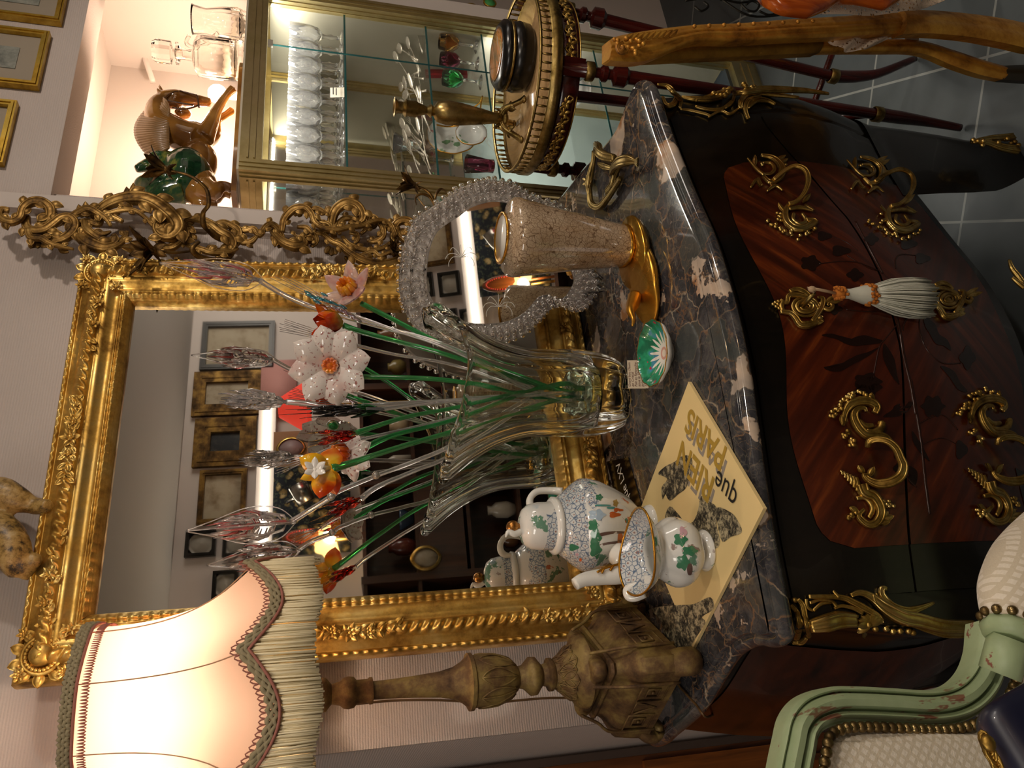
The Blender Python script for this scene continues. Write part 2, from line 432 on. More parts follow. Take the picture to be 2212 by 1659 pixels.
def m_veneer():
    t = NT('marquetry_veneer'); v = t.tc.outputs['Object']; s_ = t.sep(v)
    ax_ = t.math('ABSOLUTE', s_[0]); az_ = t.math('ABSOLUTE', t.math('SUBTRACT', s_[2], SEAM))
    # quartered grain: diagonal streaks mirrored about the centre
    d1 = t.math('ADD', t.math('MULTIPLY', ax_, .75), t.math('MULTIPLY', az_, .66)); d2 = t.math('SUBTRACT', t.math('MULTIPLY', ax_, .66), t.math('MULTIPLY', az_, .75))
    g = t.comb(t.math('MULTIPLY', d1, 2.2), t.math('MULTIPLY', d2, 26), 0)
    n = t.noise(g, 1.6, 5, .62, .4); n2 = t.noise(t.co(), 4, 3)
    c = t.ramp(n.outputs[0], [(.25, '1E0903'), (.45, '3A1406'), (.58, '542009'), (.72, '7A3A12')])
    c = t.mix(t.ramp(n2.outputs[0], [(.35, .55), (.65, 0.0)]), c, '3A1306')
    t.set(color=c, rough=.28, coat=.15); t.bump(n.outputs[0], .03, .001); return t.m
M_VENEER = m_veneer()
M_EBONY = m_wood('ebonised_wood', '080604', '120D08', 1, .25)
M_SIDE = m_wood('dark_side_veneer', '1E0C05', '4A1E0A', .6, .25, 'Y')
com = thing('commode', 'bombe marquetry commode with gilt bronze mounts under a dark marble top', 'commode', (.645, 1.25, FZ))
# carcass: full wrap from back-left round the front to back-right
ZS = [.836, .82, .80, .77, .74, .70, .66, .62, .58, .54, .50, .46, .42, .38, .34, .30, .27]
mb = MB()
def botz(i):
    if f0 <= i <= f1:
        return max(.15, apron(OUT[i].x)) if .16 < OUT[i].x < 1.14 else .10
    return .16 + .1 * math.sin(min(1, max(0, (OUT[i].y - 1.0) / .48)) * PI)
idx = list(range(0, NO, 1))
def cfn(u, v):
    i = min(NO - 1, int(round(u * (NO - 1)))); z = lerp(.8345, botz(i), v); return ringp(i, z)
mb.grid(cfn, NO, 30)
mb.add([ringp(i, .8345) for i in range(NO)], [tuple(range(NO))])
# inner backing so that the apron has thickness
mb.grid(lambda u, v: ringp(min(NO - 1, int(round(u * (NO - 1)))), lerp(.83, botz(min(NO - 1, int(round(u * (NO - 1))))), 1 - v), .02), NO, 12)
mb.grid(lambda u, v: ringp(min(NO - 1, int(round(u * (NO - 1)))), botz(min(NO - 1, int(round(u * (NO - 1))))), .02 * v), NO, 2)
carc = mb.build('carcass', M_EBONY, com)
# side panels in dark veneer
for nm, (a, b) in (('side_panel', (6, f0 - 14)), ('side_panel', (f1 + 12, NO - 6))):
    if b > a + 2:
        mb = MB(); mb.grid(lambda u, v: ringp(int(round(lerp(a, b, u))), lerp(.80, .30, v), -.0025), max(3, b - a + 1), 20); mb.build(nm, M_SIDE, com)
# drawers: slightly proud shells with the veneer panel; rounded ends
def xin(x, z0, z1, z):   # narrowing near the corners
    return 0
def front_at(x, z, extra=0):
    # find outline index by x on the front run
    for i in range(f0, f1):
        if OUT[i].x <= x <= OUT[i + 1].x or OUT[i].x >= x >= OUT[i + 1].x:
            if OUT[i].y > 1.02: continue
            t = (x - OUT[i].x) / ((OUT[i + 1].x - OUT[i].x) or 1e-9)
            p = OUT[i].lerp(OUT[i + 1], t); n_ = NRM[i].lerp(NRM[i + 1], t).normalized()
            q = p + n_ * (off_z(z) + extra); return Vector((q.x, q.y, z)), -n_
    i = f0 if x < .6 else f1
    q = OUT[i] + NRM[i] * (off_z(z) + extra); return Vector((q.x, q.y, z)), -NRM[i]
def panel(mb, z0, z1, xa, xb, ex):
    def fn(u, v):
        z = lerp(z0(0) if callable(z0) else z0, z1, v); x = lerp(xa, xb, u)
        if callable(z0): z = lerp(z0(x), z1, v)
        return front_at(x, z, ex)[0]
    mb.grid(fn, 60, 18)
    return mb
DR = []
for up in (True, False):
    mb = MB()
    mb.grid(lambda u, v: (lambda x: front_at(x, lerp(seam(x) + .0018, .815, v) if up else lerp(apron(x) + .012, seam(x) - .0018, v), -.003)[0])(lerp(.165, 1.125, u)), 60, 18)
    d_ = mb.build('drawer', M_EBONY, com)
    DR.append(d_)
vz0 = lambda x: max(apron(x) + .045, .235)
def inset(x): # rounded right/left ends of the red panel
    return 0
def vpanel(top):
    mb = MB()
    def fn(u, v):
        x = lerp(.235, .985, u); e = min(1, min(u, 1 - u) / .06); e = math.sqrt(max(0, 1 - (1 - e) ** 2))
        if top:
            zt = .765 - .045 * abs(math.cos(u * PI)) ** 2 * 0 - .02 * math.cos(4 * PI * u) * .5; lo, hi = seam(x) + .0022, lerp(zt - .05, zt, e)
        else: lo, hi = lerp(vz0(x) + .04, vz0(x), e), seam(x) - .0022
        return front_at(x, lerp(lo, hi, v), -.0045)[0]
    mb.grid(fn, 60, 16); return mb
vpanel(True).build('veneer_panel', M_VENEER, DR[0]); vpanel(False).build('veneer_panel', M_VENEER, DR[1])
# corner posts and legs
def fidx(x, lo, hi):
    for i in range(NO - 1):
        if OUT[i].y < 1.0 and lo < OUT[i].x < hi and (OUT[i].x - x) * (OUT[i + 1].x - x) <= 0: return i + (x - OUT[i].x) / ((OUT[i + 1].x - OUT[i].x) or 1)
    return float(min(range(NO), key=lambda i: abs(OUT[i].x - x) + 9 * (OUT[i].y > 1.0)))
def leg(side):
    mb = MB(); zs_ = [.335 - k * (.335 - FZ - .002) / 24 for k in range(25)]; n_ = 22; rings = []
    for z in zs_:
        xl_ = interp([FZ, -.03, .04, .12, .20, .286, .335], [1.085, 1.05, 1.018, 1.0, .987, .972, .955], z); ys = interp([FZ, .04, .3], [1.03, 1.06, 1.12], z)
        o_ = interp([FZ, 0, .1, .2, .3, .335], [.030, .040, .036, .034, .034, .026], z) - .003
        if side > 0:
            ia = fidx(xl_, .8, 1.2); ib = min((i for i in range(NO) if OUT[i].x > 1.18 and OUT[i].y > 1.02 and OUT[i].y < 1.3), key=lambda i: abs(OUT[i].y - ys))
        else:
            xl_ = 1.29 - xl_ + .02; ib = fidx(xl_, .1, .5); ia = min((i for i in range(NO) if OUT[i].x < .13 and OUT[i].y > 1.02 and OUT[i].y < 1.3), key=lambda i: abs(OUT[i].y - ys))
        P = []
        for k in range(n_):
            f_ = lerp(ia, ib, k / (n_ - 1)); i = min(NO - 2, int(f_)); t_ = f_ - i; p = OUT[i].lerp(OUT[i + 1], t_) + NRM[i].lerp(NRM[i + 1], t_) * o_; P.append(Vector((p.x, p.y, z)))
        c_ = (P[0] + P[-1]) / 2; rings.append(P + [P[-1].lerp(c_, .3), c_, P[0].lerp(c_, .3)])
    m_ = len(rings[0]); mb.add([p for r in rings for p in r], [(j * m_ + i, j * m_ + (i + 1) % m_, (j + 1) * m_ + (i + 1) % m_, (j + 1) * m_ + i) for j in range(len(rings) - 1) for i in range(m_)] + [tuple((len(rings) - 1) * m_ + i for i in range(m_))])
    return mb.build('leg', M_EBONY, com, auto=50)
leg(-1); leg(1)
for x in (.08, 1.2):
    MB().tube([(x, 1.45, .3), (x, 1.46, .15), (x, 1.47, FZ + .003)], [.04, .03, .02], 8).build('leg', M_EBONY, com)

# BVH of the front for laying on mounts and inlay
def bvh_of(objs):
    vs_ = []; fs = []
    for o in objs:
        b = len(vs_); vs_ += [v.co + WL[o] for v in o.data.vertices]; fs += [tuple(b + i for i in p.vertices) for p in o.data.polygons]
    return BVHTree.FromPolygons(vs_, fs)
BV = bvh_of([carc] + DR)
def on(px, py, lift=.004, bv=None, fall=None):
    hit = (bv or BV).ray_cast(ORG, ray(px, py))
    if hit[0] is None:
        return (fall if fall is not None else ay(px, py, .93)), Vector((0, -1, 0))
    n_ = hit[1]
    if n_.dot(ray(px, py)) > 0: n_ = -n_
    return hit[0] + n_ * lift, n_
def strokes_on(mb, L, lift=.005, n=6, seg=5, flat=None, bv=None):
    """L: list of (pixel polyline, radius list in mm); each stroke is projected onto the furniture and swept"""
    for pts, r in L:
        P = catmull([on(a, b, lift, bv)[0] for a, b in pts], seg)
        mb.tube(P, [q / 1000 for q in (r if isinstance(r, (list, tuple)) else (r,))] if isinstance(r, (list, tuple)) else r / 1000, n)
    return mb
# ---------------------------------------------------------------- large gilt mirror leaning on the wall
MDN = Vector((0, -.0553, -.99847)); MUP = -MDN; MX = Vector((1, 0, 0)); MN = Vector((0, -.99847, .0553))   # frame axes: up, right, out into the room
MBL = Vector((.203, 1.489, .871)); MW, MH = .872, 1.108
def mp(x, z, o=0): return MBL + MX * x + MUP * z + MN * o
MIR = thing('gilt_wall_mirror', 'large rectangular mirror in a wide gilt frame leaning on the wall on the marble top', 'mirror', (MBL.x + MW / 2, 1.49, .871))
FWD_ = .112   # frame width
# cross section: t from the outer edge (0) to the glass (1): height in metres over the back plane
PT = [0, .02, .05, .09, .12, .14, .22, .25, .27, .33, .40, .47, .50, .53, .55, .62, .70, .77, .79, .81, .84, .89, .94, .96, .985, 1.0]
PH = [0, .022, .029, .029, .024, .028, .030, .033, .036, .046, .050, .046, .038, .036, .040, .034, .029, .027, .030, .031, .026, .031, .026, .022, .020, .004]
def side_rail(p0, d, L, inn, ns):
    """p0 outer corner, d along, inn inward; the section is modulated along the rail"""
    mb = MB()
    ts = []
    for i in range(len(PT) - 1):
        k = 3 if (.25 <= PT[i] < .5 or .79 <= PT[i] < .96 or PT[i] < .1) else 1
        for q in range(k): ts.append(lerp(PT[i], PT[i + 1], q / k))
    ts.append(1.0)
    def h(t, s):
        b = interp(PT, PH, t)
        if .27 < t < .50:       # twisted gadroon roll
            w_ = math.sin(PI * (t - .27) / .23); b += .0065 * w_ * math.cos(2 * PI * (s / .021 + (t - .27) * 3.2))
        elif .80 < t < .97:     # ribbed bead band
            w_ = math.sin(PI * (t - .80) / .17) ** .5; b += .0042 * w_ * (abs(math.cos(PI * s / .0175)) ** .7) + .0008 * math.cos(2 * PI * t * 55)
        elif .02 < t < .10:     # small beads on the outer edge
            b += .0022 * math.cos(2 * PI * s / .018) * math.sin(PI * (t - .02) / .08)
        return b
    nt = len(ts)
    def fn(u, v):
        t = ts[int(round(v * (nt - 1)))]
        a = FWD_ * t; s = lerp(a, L - a, u)
        return p0 + d * s + inn * a + MN * h(t, s)
    mb.grid(fn, ns, nt)
    return mb
fr = MB()
for (p0, d, L, inn, ns) in ((mp(0, 0), MUP, MH, MX, 420), (mp(MW, MH), -MUP, MH, -MX, 420), (mp(0, MH), MX, MW, -MUP, 340), (mp(MW, 0), -MX, MW, MUP, 340)):
    r_ = side_rail(p0, d, L, inn, ns); fr.add(r_.v, r_.f)
fr.add([mp(0, 0, -.012), mp(MW, 0, -.012), mp(MW, MH, -.012), mp(0, MH, -.012), mp(0, 0), mp(MW, 0), mp(MW, MH), mp(0, MH)], [(0, 1, 2, 3), (0, 4, 5, 1), (1, 5, 6, 2), (2, 6, 7, 3), (3, 7, 4, 0)])
fr.build('frame', G_MIRROR, MIR)
t = NT('old_mirror_glass'); t.set(color=(.78, .78, .75), metal=1.0, rough=t.ramp(t.noise(t.co(), 3, 2).outputs[0], [(.4, .004), (.9, .05)])); M_MIRROR = t.m
MB().add([mp(FWD_ - .004, FWD_ - .004, .004), mp(MW - FWD_ + .004, FWD_ - .004, .004), mp(MW - FWD_ + .004, MH - FWD_ + .004, .004), mp(FWD_ - .004, MH - FWD_ + .004, .004)], [(0, 1, 2, 3)]).build('mirror_glass', M_MIRROR, MIR, False)
def rosette(mb, c, r, n_, up, petals=6, h=.5, layers=2):
    n_ = Vector(n_).normalized(); up = Vector(up); up = (up - n_ * up.dot(n_)).normalized(); sd = n_.cross(up)
    for L in range(layers):
        rr = r * (1 - .38 * L); ph = L * PI / petals + random.random() * .3
        for k in range(petals):
            a = ph + 2 * PI * k / petals; d = up * math.cos(a) + sd * math.sin(a); s_ = n_.cross(d)
            mb.leaf(Vector(c) + n_ * (r * .12 * L), (d + n_ * (.25 + .35 * L)).normalized(), s_, rr, rr * 2.3 / petals * 1.5, n_, .12, th=.0008)
    mb.ell(Vector(c) + n_ * (r * .22), r * .24, 8, 6)
def cluster_leaf(mb, c, ang, L, W, ribs=3):
    d = MUP * math.sin(ang) + MX * math.cos(ang); s_ = MN.cross(d); mb.leaf(c, (d + MN * .25).normalized(), s_, L, W, MN, -.12, ribs, .0012)
def corner_orn(cx, cz, sx, sz):
    mb = MB(); random.seed(int(cx * 100 + cz * 10))
    c = mp(cx, cz, .034)
    mb.ell(c + MN * .006, (.019, .013, .019), 16, 10)                       # smooth boss
    for k in range(26): a = k * 2 * PI / 26; mb.ell(c + (MX * math.cos(a) + MUP * math.sin(a)) * .025 + MN * .002, .0042, 6, 5)
    mb.tube([c + (MX * math.cos(a) + MUP * math.sin(a)) * .031 for a in [k * PI / 12 for k in range(25)]], .0035, 6)
    for a in [k * PI / 5 for k in range(10)]:
        cluster_leaf(mb, c + (MX * math.cos(a) + MUP * math.sin(a)) * .028 - MN * .004, a, .026, .019)
    for (dx, dz, r) in ((.052, 0, .018), (0, .052, .018), (.038, .036, .014), (-.030, .036, .012), (.036, -.032, .012), (-.03, -.03, .013)):
        rosette(mb, mp(cx + dx * sx, cz + dz * sz, .036), r, MN, MUP, 6)
    for i in range(9):                                                      # trailing flowers along both rails
        for (ux, uz) in ((1, 0), (0, 1)):
            s_ = .066 + i * .017; j = random.uniform(-.008, .008) * (1 - i / 12)
            p = mp(cx + (ux * s_ + uz * (j - .014 * 0)) * sx, cz + (uz * s_ + ux * j) * sz, .046 - .0006 * i)
            if i in (1, 4): rosette(mb, p, .015, MN, MUP, 6)
            a = math.atan2(uz * sz, ux * sx) + random.choice((-.8, .8, -.4, .4)); cluster_leaf(mb, p, a, .02, .012, 2)
            mb.ell(p + MX * random.uniform(-.006, .006) + MUP * random.uniform(-.006, .006), .0045, 6, 5)
    return mb
K = .046
for (cx, cz, sx, sz) in ((K, K, 1, 1), (MW - K, K, -1, 1), (K, MH - K, 1, -1), (MW - K, MH - K, -1, -1)):
    corner_orn(cx, cz, sx, sz).build('corner_flowers', G_MIRROR, MIR)
for (cx, cz, ux, uz) in ((K - .003, MH / 2, 0, 1), (MW - K + .003, MH / 2, 0, 1), (MW / 2, MH - K + .003, 1, 0), (MW / 2, K - .003, 1, 0)):
    mb = MB()
    for i in range(-5, 6):
        p = mp(cx + ux * i * .016 + random.uniform(-.005, .005), cz + uz * i * .016, .049 - .0008 * abs(i))
        if i in (-2, 0, 2): rosette(mb, p, .015 if i else .019, MN, MUP, 6)
        for q in (-1, 1): cluster_leaf(mb, p, math.atan2(uz, ux) + (0 if i > 0 else PI) + q * random.uniform(.3, 1.1), .022, .012, 2)
        mb.ell(p + MUP * random.uniform(-.006, .006), .005, 6, 5)
    mb.build('flower_cluster', G_MIRROR, MIR)
# ---------------------------------------------------------------- table lamp: carved giltwood candlestick with a fringed shade
LX, LY = .130, 1.352
LAMP = thing('table_lamp', 'carved worn giltwood candlestick lamp with a glowing cream bell shade and long fringe', 'lamp', (LX, LY, .871))
def zl(px, py): return ay(px, py, LY).z
def rl(px, r, py=1478): return (ay(px, py - r, LY) - ay(px, py, LY)).length
prof_px = [(1285, 42), (1282, 68), (1262, 78), (1246, 74), (1240, 62), (1228, 56), (1212, 40), (1198, 30), (1193, 36), (1186, 36), (1182, 26), (1172, 23), (1166, 30), (1158, 41), (1146, 42), (1138, 34), (1130, 26), (1120, 24), (1116, 30), (1100, 44), (1070, 55), (1040, 57), (1022, 56), (1019, 62), (1011, 62), (1008, 54), (998, 45), (980, 35), (950, 28), (900, 24), (850, 21), (806, 20), (804, 29), (797, 29), (794, 26), (770, 26), (764, 33), (752, 35), (742, 33), (734, 26), (716, 22), (712, 26), (704, 36), (690, 38), (680, 30), (660, 14)]
prof = [(rl(p, r, 1478 - (p - 700) * .02), zl(p, 1478)) for p, r in prof_px]
def lmod(a, z):
    if zl(1116, 1478) < z < zl(1022, 1478) or zl(1238, 1478) < z < zl(1198, 1478): return 1 + .05 * abs(math.cos(3.5 * a)) - .025
    return 1
LC = Vector((LX, LY, 0))
MB().lathe(prof[2:], 56, LC, lmod).build('candlestick_column', G_STAND, LAMP, auto=50)
# pointed leaves round the bulb
mb = MB()
for (pa, pb, ra, rb, nl) in ((1112, 1030, 34, 58, 8), (1232, 1200, 60, 34, 8), (1236, 1206, 62, 36, 8)):
    for k in range(nl):
        a = 2 * PI * (k + (.5 if pa == 1236 else 0)) / nl
        for q in (-1, 0, 1):
            pts = []
            for u in [i / 8 for i in range(9)]:
                px = lerp(pa, pb, u); r = rl(px, interp([p for p, _ in sorted(prof_px)], [r for _, r in sorted(prof_px)], px)) + .0008
                aa = a + q * (.36 * (math.sin(PI * (1 - u)) ** .8 if u > .0 else 0)) * (1 if u < 1 else 0)
                pts.append((LX + r * math.cos(aa), LY + r * math.sin(aa), zl(px, 1478)))
            mb.tube(pts, .0016, 5)
mb.build('carved_leaves', G_STAND, LAMP)
# triangular base: three concave carved faces
def tri(a, R, sharp, rot=0):
    # rounded triangle radius with chamfered corners
    k = (a - rot) % (2 * PI / 3) - PI / 3
    d = math.cos(PI / 3) / math.cos(k) if abs(k) < PI / 3 else 1
    return R * min(d * 1.0 + 0, .86)
ROT = math.radians(-95)
base_px = [(1290, .070), (1295, .075), (1310, .083), (1330, .097), (1350, .122), (1362, .140), (1372, .140), (1430, .146), (1465, .149), (1470, .141)]
mb = MB()
zb = [lerp(zl(1285, 1478), .905, k) for k in (0, .04, .1, .18, .27, .36, .42, .7, .97, 1)]
rb = [.100, .104, .096, .104, .122, .140, .146, .152, .156, .146]
mb.lathe([(1, z) for z in zb], 96, LC, cap=False)
for i, p in enumerate(mb.v):
    j = i // 96; a = math.atan2(p.y - LY, p.x - LX); r = tri(a, rb[j], 1, ROT)
    mb.v[i] = Vector((LX + r * math.cos(a), LY + r * math.sin(a), zb[j]))
mb.f += [tuple(range(96)), tuple(9 * 96 + k for k in range(96))]
mb.build('triangular_base', G_STAND, LAMP, auto=40)
# top cushion of the base (rounded triangular ledge)
mb = MB(); mb.lathe([(1, 0)] * 7, 72, LC)
zz = zl(1268, 1478)
for i in range(7 * 72):
    j, k = divmod(i, 72); a = 2 * PI * k / 72; th = PI * (j / 6 - .5)
    r = tri(a, .088, 1, ROT) + .012 * math.cos(th) - .006; mb.v[i] = Vector((LX + r * math.cos(a), LY + r * math.sin(a), zz + .0135 * math.sin(th)))
mb.build('base_moulding', G_STAND, LAMP)
# scroll feet at the three corners
def tricorner(k): return ROT + k * 2 * PI / 3
for k in range(3):
    a = tricorner(k); d = Vector((math.cos(a), math.sin(a), 0)); s_ = Vector((-d.y, d.x, 0)); c = LC + d * .112
    mb = MB(); pts = [c + Vector((0, 0, .925)), c + d * .016 + Vector((0, 0, .912)), c + d * .022 + Vector((0, 0, .896)), c + d * .014 + Vector((0, 0, .884)), c + d * .001 + Vector((0, 0, .886))]
    mb.tube(catmull(pts, 5), [.021, .024, .024, .02, .013], 10, flat=(d, .6))
    for q in (-1, 0, 1): mb.tube([p + s_ * (.011 * q) + d * .0025 + Vector((0, 0, .001)) for p in catmull(pts[:4], 4)], .0065, 6)
    zmin = min(p.z for p in mb.v); mb.v = [p + Vector((0, 0, .8705 - zmin)) for p in mb.v]
    mb.build('scroll_foot', G_STAND, LAMP)
# carved fret squares on the faces
mb = MB()
for k in range(3):
    a = ROT + PI / 3 + k * 2 * PI / 3; d = Vector((math.cos(a), math.sin(a), 0)); s_ = Vector((-d.y, d.x, 0))
    for (z0, z1, rr) in ((.905, .985, .0765),):
        c = LC + d * (rr + .0005)
        def sq(cx, cz, h):
            P = [c + s_ * (cx + x * h) + Vector((0, 0, cz + y * h)) for x, y in ((-1, -1), (1, -1), (1, 1), (-1, 1), (-1, -1))]
            mb.tube(P, .0022, 4)
        for cx in (-.046, .046): sq(cx, .945, .024); sq(cx, .945, .011); mb.box(c + s_ * cx + Vector((0, 0, .945)), (.005, .005, .005))
        mb.tube([c + s_ * -.018 + Vector((0, 0, .966)), c + s_ * .018 + Vector((0, 0, .966)), c + s_ * .0 + Vector((0, 0, .925)), c + s_ * -.018 + Vector((0, 0, .966))], .002, 4)
    for sgn in (-1, 1):
        P = [LC + d * r + s_ * (sgn * w_) + Vector((0, 0, z)) for r, w_, z in ((.0785, .074, .905), (.0775, .072, .985), (.066, .056, 1.015), (.056, .044, 1.045))]
        mb.tube(catmull(P, 4), .003, 5)
mb.build('carved_fretwork', G_STAND, LAMP)
# shade: eight concave panels
SX, SY = .142, 1.352
def zs(px): return ay(px, 1480, SY).z
ZT, ZB = zs(205) + .002, zs(556)
t = NT('shade_silk'); t.b.inputs['Base Color'].default_value = lin('E6C2AE'); t.b.inputs['Roughness'].default_value = .8
tr = t.n.new('ShaderNodeBsdfTranslucent'); tr.inputs[0].default_value = lin('F2D2BE'); ms = t.n.new('ShaderNodeMixShader'); ms.inputs[0].default_value = .6
t.l(t.b.outputs[0], ms.inputs[1]); t.l(tr.outputs[0], ms.inputs[2]); t.l(ms.outputs[0], t.out.inputs[0]); M_SHADE = t.m
def shade_r(v): return interp([0, .1, .2, .3, .4, .5, .6, .7, .8, .9, 1], [.118, .118, .1195, .122, .126, .132, .140, .151, .165, .184, .205], v)
NP = 8; SR = math.radians(9)
def shade_pt(a, v, dr=0):
    k = ((a - SR) % (2 * PI / NP)) / (2 * PI / NP); bow = 1 - .035 * math.sin(PI * k)
    scal = .042 * math.sin(PI * k) * v ** 3
    zb_ = ZB - scal + .010 * v ** 3
    r = shade_r(v) * bow + dr + .006 * v ** 2 * abs(math.cos(PI * k))
    return Vector((SX + r * math.cos(a), SY + r * math.sin(a), lerp(ZT, zb_, v)))
SHD = MB().grid(lambda u, v: shade_pt(2 * PI * u, v), NP * 12, 26, cu=True).build('lamp_shade', M_SHADE, LAMP)
M_BRAID = simple('olive_braid', '96896A', .9); M_PINK = simple('pink_piping', 'A4685A', .9); M_FRINGE = simple('cream_fringe', 'EEDFB8', .85)
def braid(v, dv, nm):
    mb = MB(); mb2 = MB()
    N = NP * 40
    for off, ph in ((0, 0), (.0045, PI), (.009, 0)):
        pts = []
        for k in range(N + 1):
            a = 2 * PI * k / N; p = shade_pt(a, v, .0045 + .0018 * math.sin(k * 1.9 + ph)); p.z += (off + .0022 * math.sin(k * 1.9 + ph)) * dv; pts.append(p)
        mb.tube(pts, .0036, 5)
    lo = []
    for k in range(NP * 22 * 6 + 1):
        a = 2 * PI * k / (NP * 22 * 6); q = k / 6 * 2 * PI; p = shade_pt(a + .006 * math.sin(q), v, .004); p.z += (.016 + .005 * math.cos(q)) * dv * (1 if v > .5 else -1); lo.append(p)
    mb2.tube(lo, .0010, 4)
    mb2.tube([shade_pt(2 * PI * k / N, v, .006) - Vector((0, 0, .005)) for k in range(N + 1)], .0022, 5)
    mb.build('braid_trim', M_BRAID, SHD); mb2.build('loop_trim', M_PINK, SHD)
braid(0, 1, 'top'); braid(1, 1, 'bottom')
mb = MB()
for k in range(NP):
    a = SR + 2 * PI * k / NP; mb.tube([shade_pt(a, v / 14, .0005) for v in range(15)], .0011, 4)
mb.build('seam', simple('seam_tape', 'B08A6C', .9), SHD)
mb = MB(); NFR = 1150
for k in range(NFR):
    a = 2 * PI * k / NFR + random.uniform(-.004, .004); p = shade_pt(a, 1, random.uniform(-.004, .003)); L = .085 + random.uniform(-.004, .003)
    zend = ZB - .087 + random.uniform(-.003, .003) + .006 * math.sin(a * 8)
    q = Vector((p.x + random.uniform(-.002, .002), p.y + random.uniform(-.002, .002), zend))
    mb.tube([p, p.lerp(q, .5) + Vector((random.uniform(-.001, .001),) * 3), q], .00155, 4)
FR = mb.build('fringe', M_FRINGE, SHD, kind='stuff')
mb = MB(); mb.tube([(SX, SY, ZT - .02), (SX, SY, ZT - .03)], .02, 12)
mb.tube([(SX, SY, ZT - .025), (SX, SY, 1.59)], .002, 6)
for k in range(3):
    a = k * 2 * PI / 3; mb.tube([(SX, SY, ZT - .025), (SX + .117 * math.cos(a), SY + .117 * math.sin(a), ZT - .004)], .0016, 5)
mb.tube([(SX, SY, zl(660, 1478) - .01), (SX, SY, 1.60)], .016, 14)
mb.build('bulb_holder', G_BRASS, LAMP)
t = NT('lit_bulb'); t.set(color=(1, .9, .7), emis=(1, .78, .5), es=14.0); M_BULB = t.m
MB().lathe([(.010, 1.60), (.012, 1.62), (.022, 1.645), (.022, 1.665), (.012, 1.683), (0, 1.688)], 16, (SX, SY, 0)).build('light_bulb', M_BULB, LAMP)
# flex of the lamp: behind the column, over the marble edge and down
M_FLEX = simple('brown_flex', '5A4020', .5)
pts = [ay(*q, 1.46) for q in ((690, 1518), (760, 1521), (840, 1514), (920, 1512), (1000, 1515), (1050, 1519), (1120, 1513), (1180, 1508), (1240, 1507), (1330, 1502), (1390, 1493))]
pts += [ay(1400, 1480, 1.47), az(1455, 1475, .874), az(1472, 1488, .874), az(1490, 1508, .874), az(1505, 1524, .872)]
e = az(1516, 1532, .872); pts += [e + Vector((-.012, 0, -.004))]
P2 = [ay(*q, 1.44) for q in ((1545, 1543), (1580, 1541), (1620, 1531), (1665, 1528), (1720, 1524), (1760, 1520), (1900, 1520))]
P2[-1].z = .2
MB().tube(catmull(pts + P2, 6), .0021, 6).build('lamp_flex', M_FLEX, LAMP)
# ---------------------------------------------------------------- scrollwork helpers
def crop(ox, oy, k): return lambda q: (ox + q[0] / k, oy + q[1] / k)
def scroll(mb, P, rr, nrm, ridges=True, n=8, flat=.8):
    mb.tube(P, rr, n, flat=(nrm, flat))
    if ridges:
        m = len(P); R_ = rr if isinstance(rr, (list, tuple)) else [rr, rr]; xs = [k / (len(R_) - 1) for k in range(len(R_))]
        for sgn in (-1, 1):
            Q = []
            for i in range(m):
                t = (P[min(i + 1, m - 1)] - P[max(i - 1, 0)]).normalized(); s_ = t.cross(Vector(nrm)).normalized(); r = interp(xs, R_, i / (m - 1))
                Q.append(P[i] + s_ * (sgn * r * .62) + Vector(nrm) * (r * .55))
            mb.tube(Q, [q * .3 for q in R_], 5)
def px_scroll(mb, cf, pts, rmm, proj, seg=5, ridges=True, lift=None):
    P = []; N = Vector((0, 0, 0))
    for i, q in enumerate(pts):
        p, n_ = proj(*cf(q)); N += n_
        if lift: p = p + n_ * interp([k / (len(lift) - 1) for k in range(len(lift))], lift, i / (len(pts) - 1))
        P.append(p)
    scroll(mb, catmull(P, seg), [r / 1000 for r in rmm], N.normalized(), ridges)
def px_leaf(mb, cf, a, b, wmm, proj, ribs=3, curl=.15):
    p, n_ = proj(*cf(a)); q, _ = proj(*cf(b)); d = q - p
    mb.leaf(p, d, n_.cross(d).normalized(), d.length, wmm / 1000, n_, curl, ribs, .0015)
def px_bumps(mb, cf, pts, rmm, proj, k=1):
    for q in pts:
        p, n_ = proj(*cf(q))
        for _ in range(k): mb.ell(p + Vector([random.uniform(-1, 1) * rmm / 1000 * (k > 1) for _ in range(3)]), rmm / 1000, 7, 5)

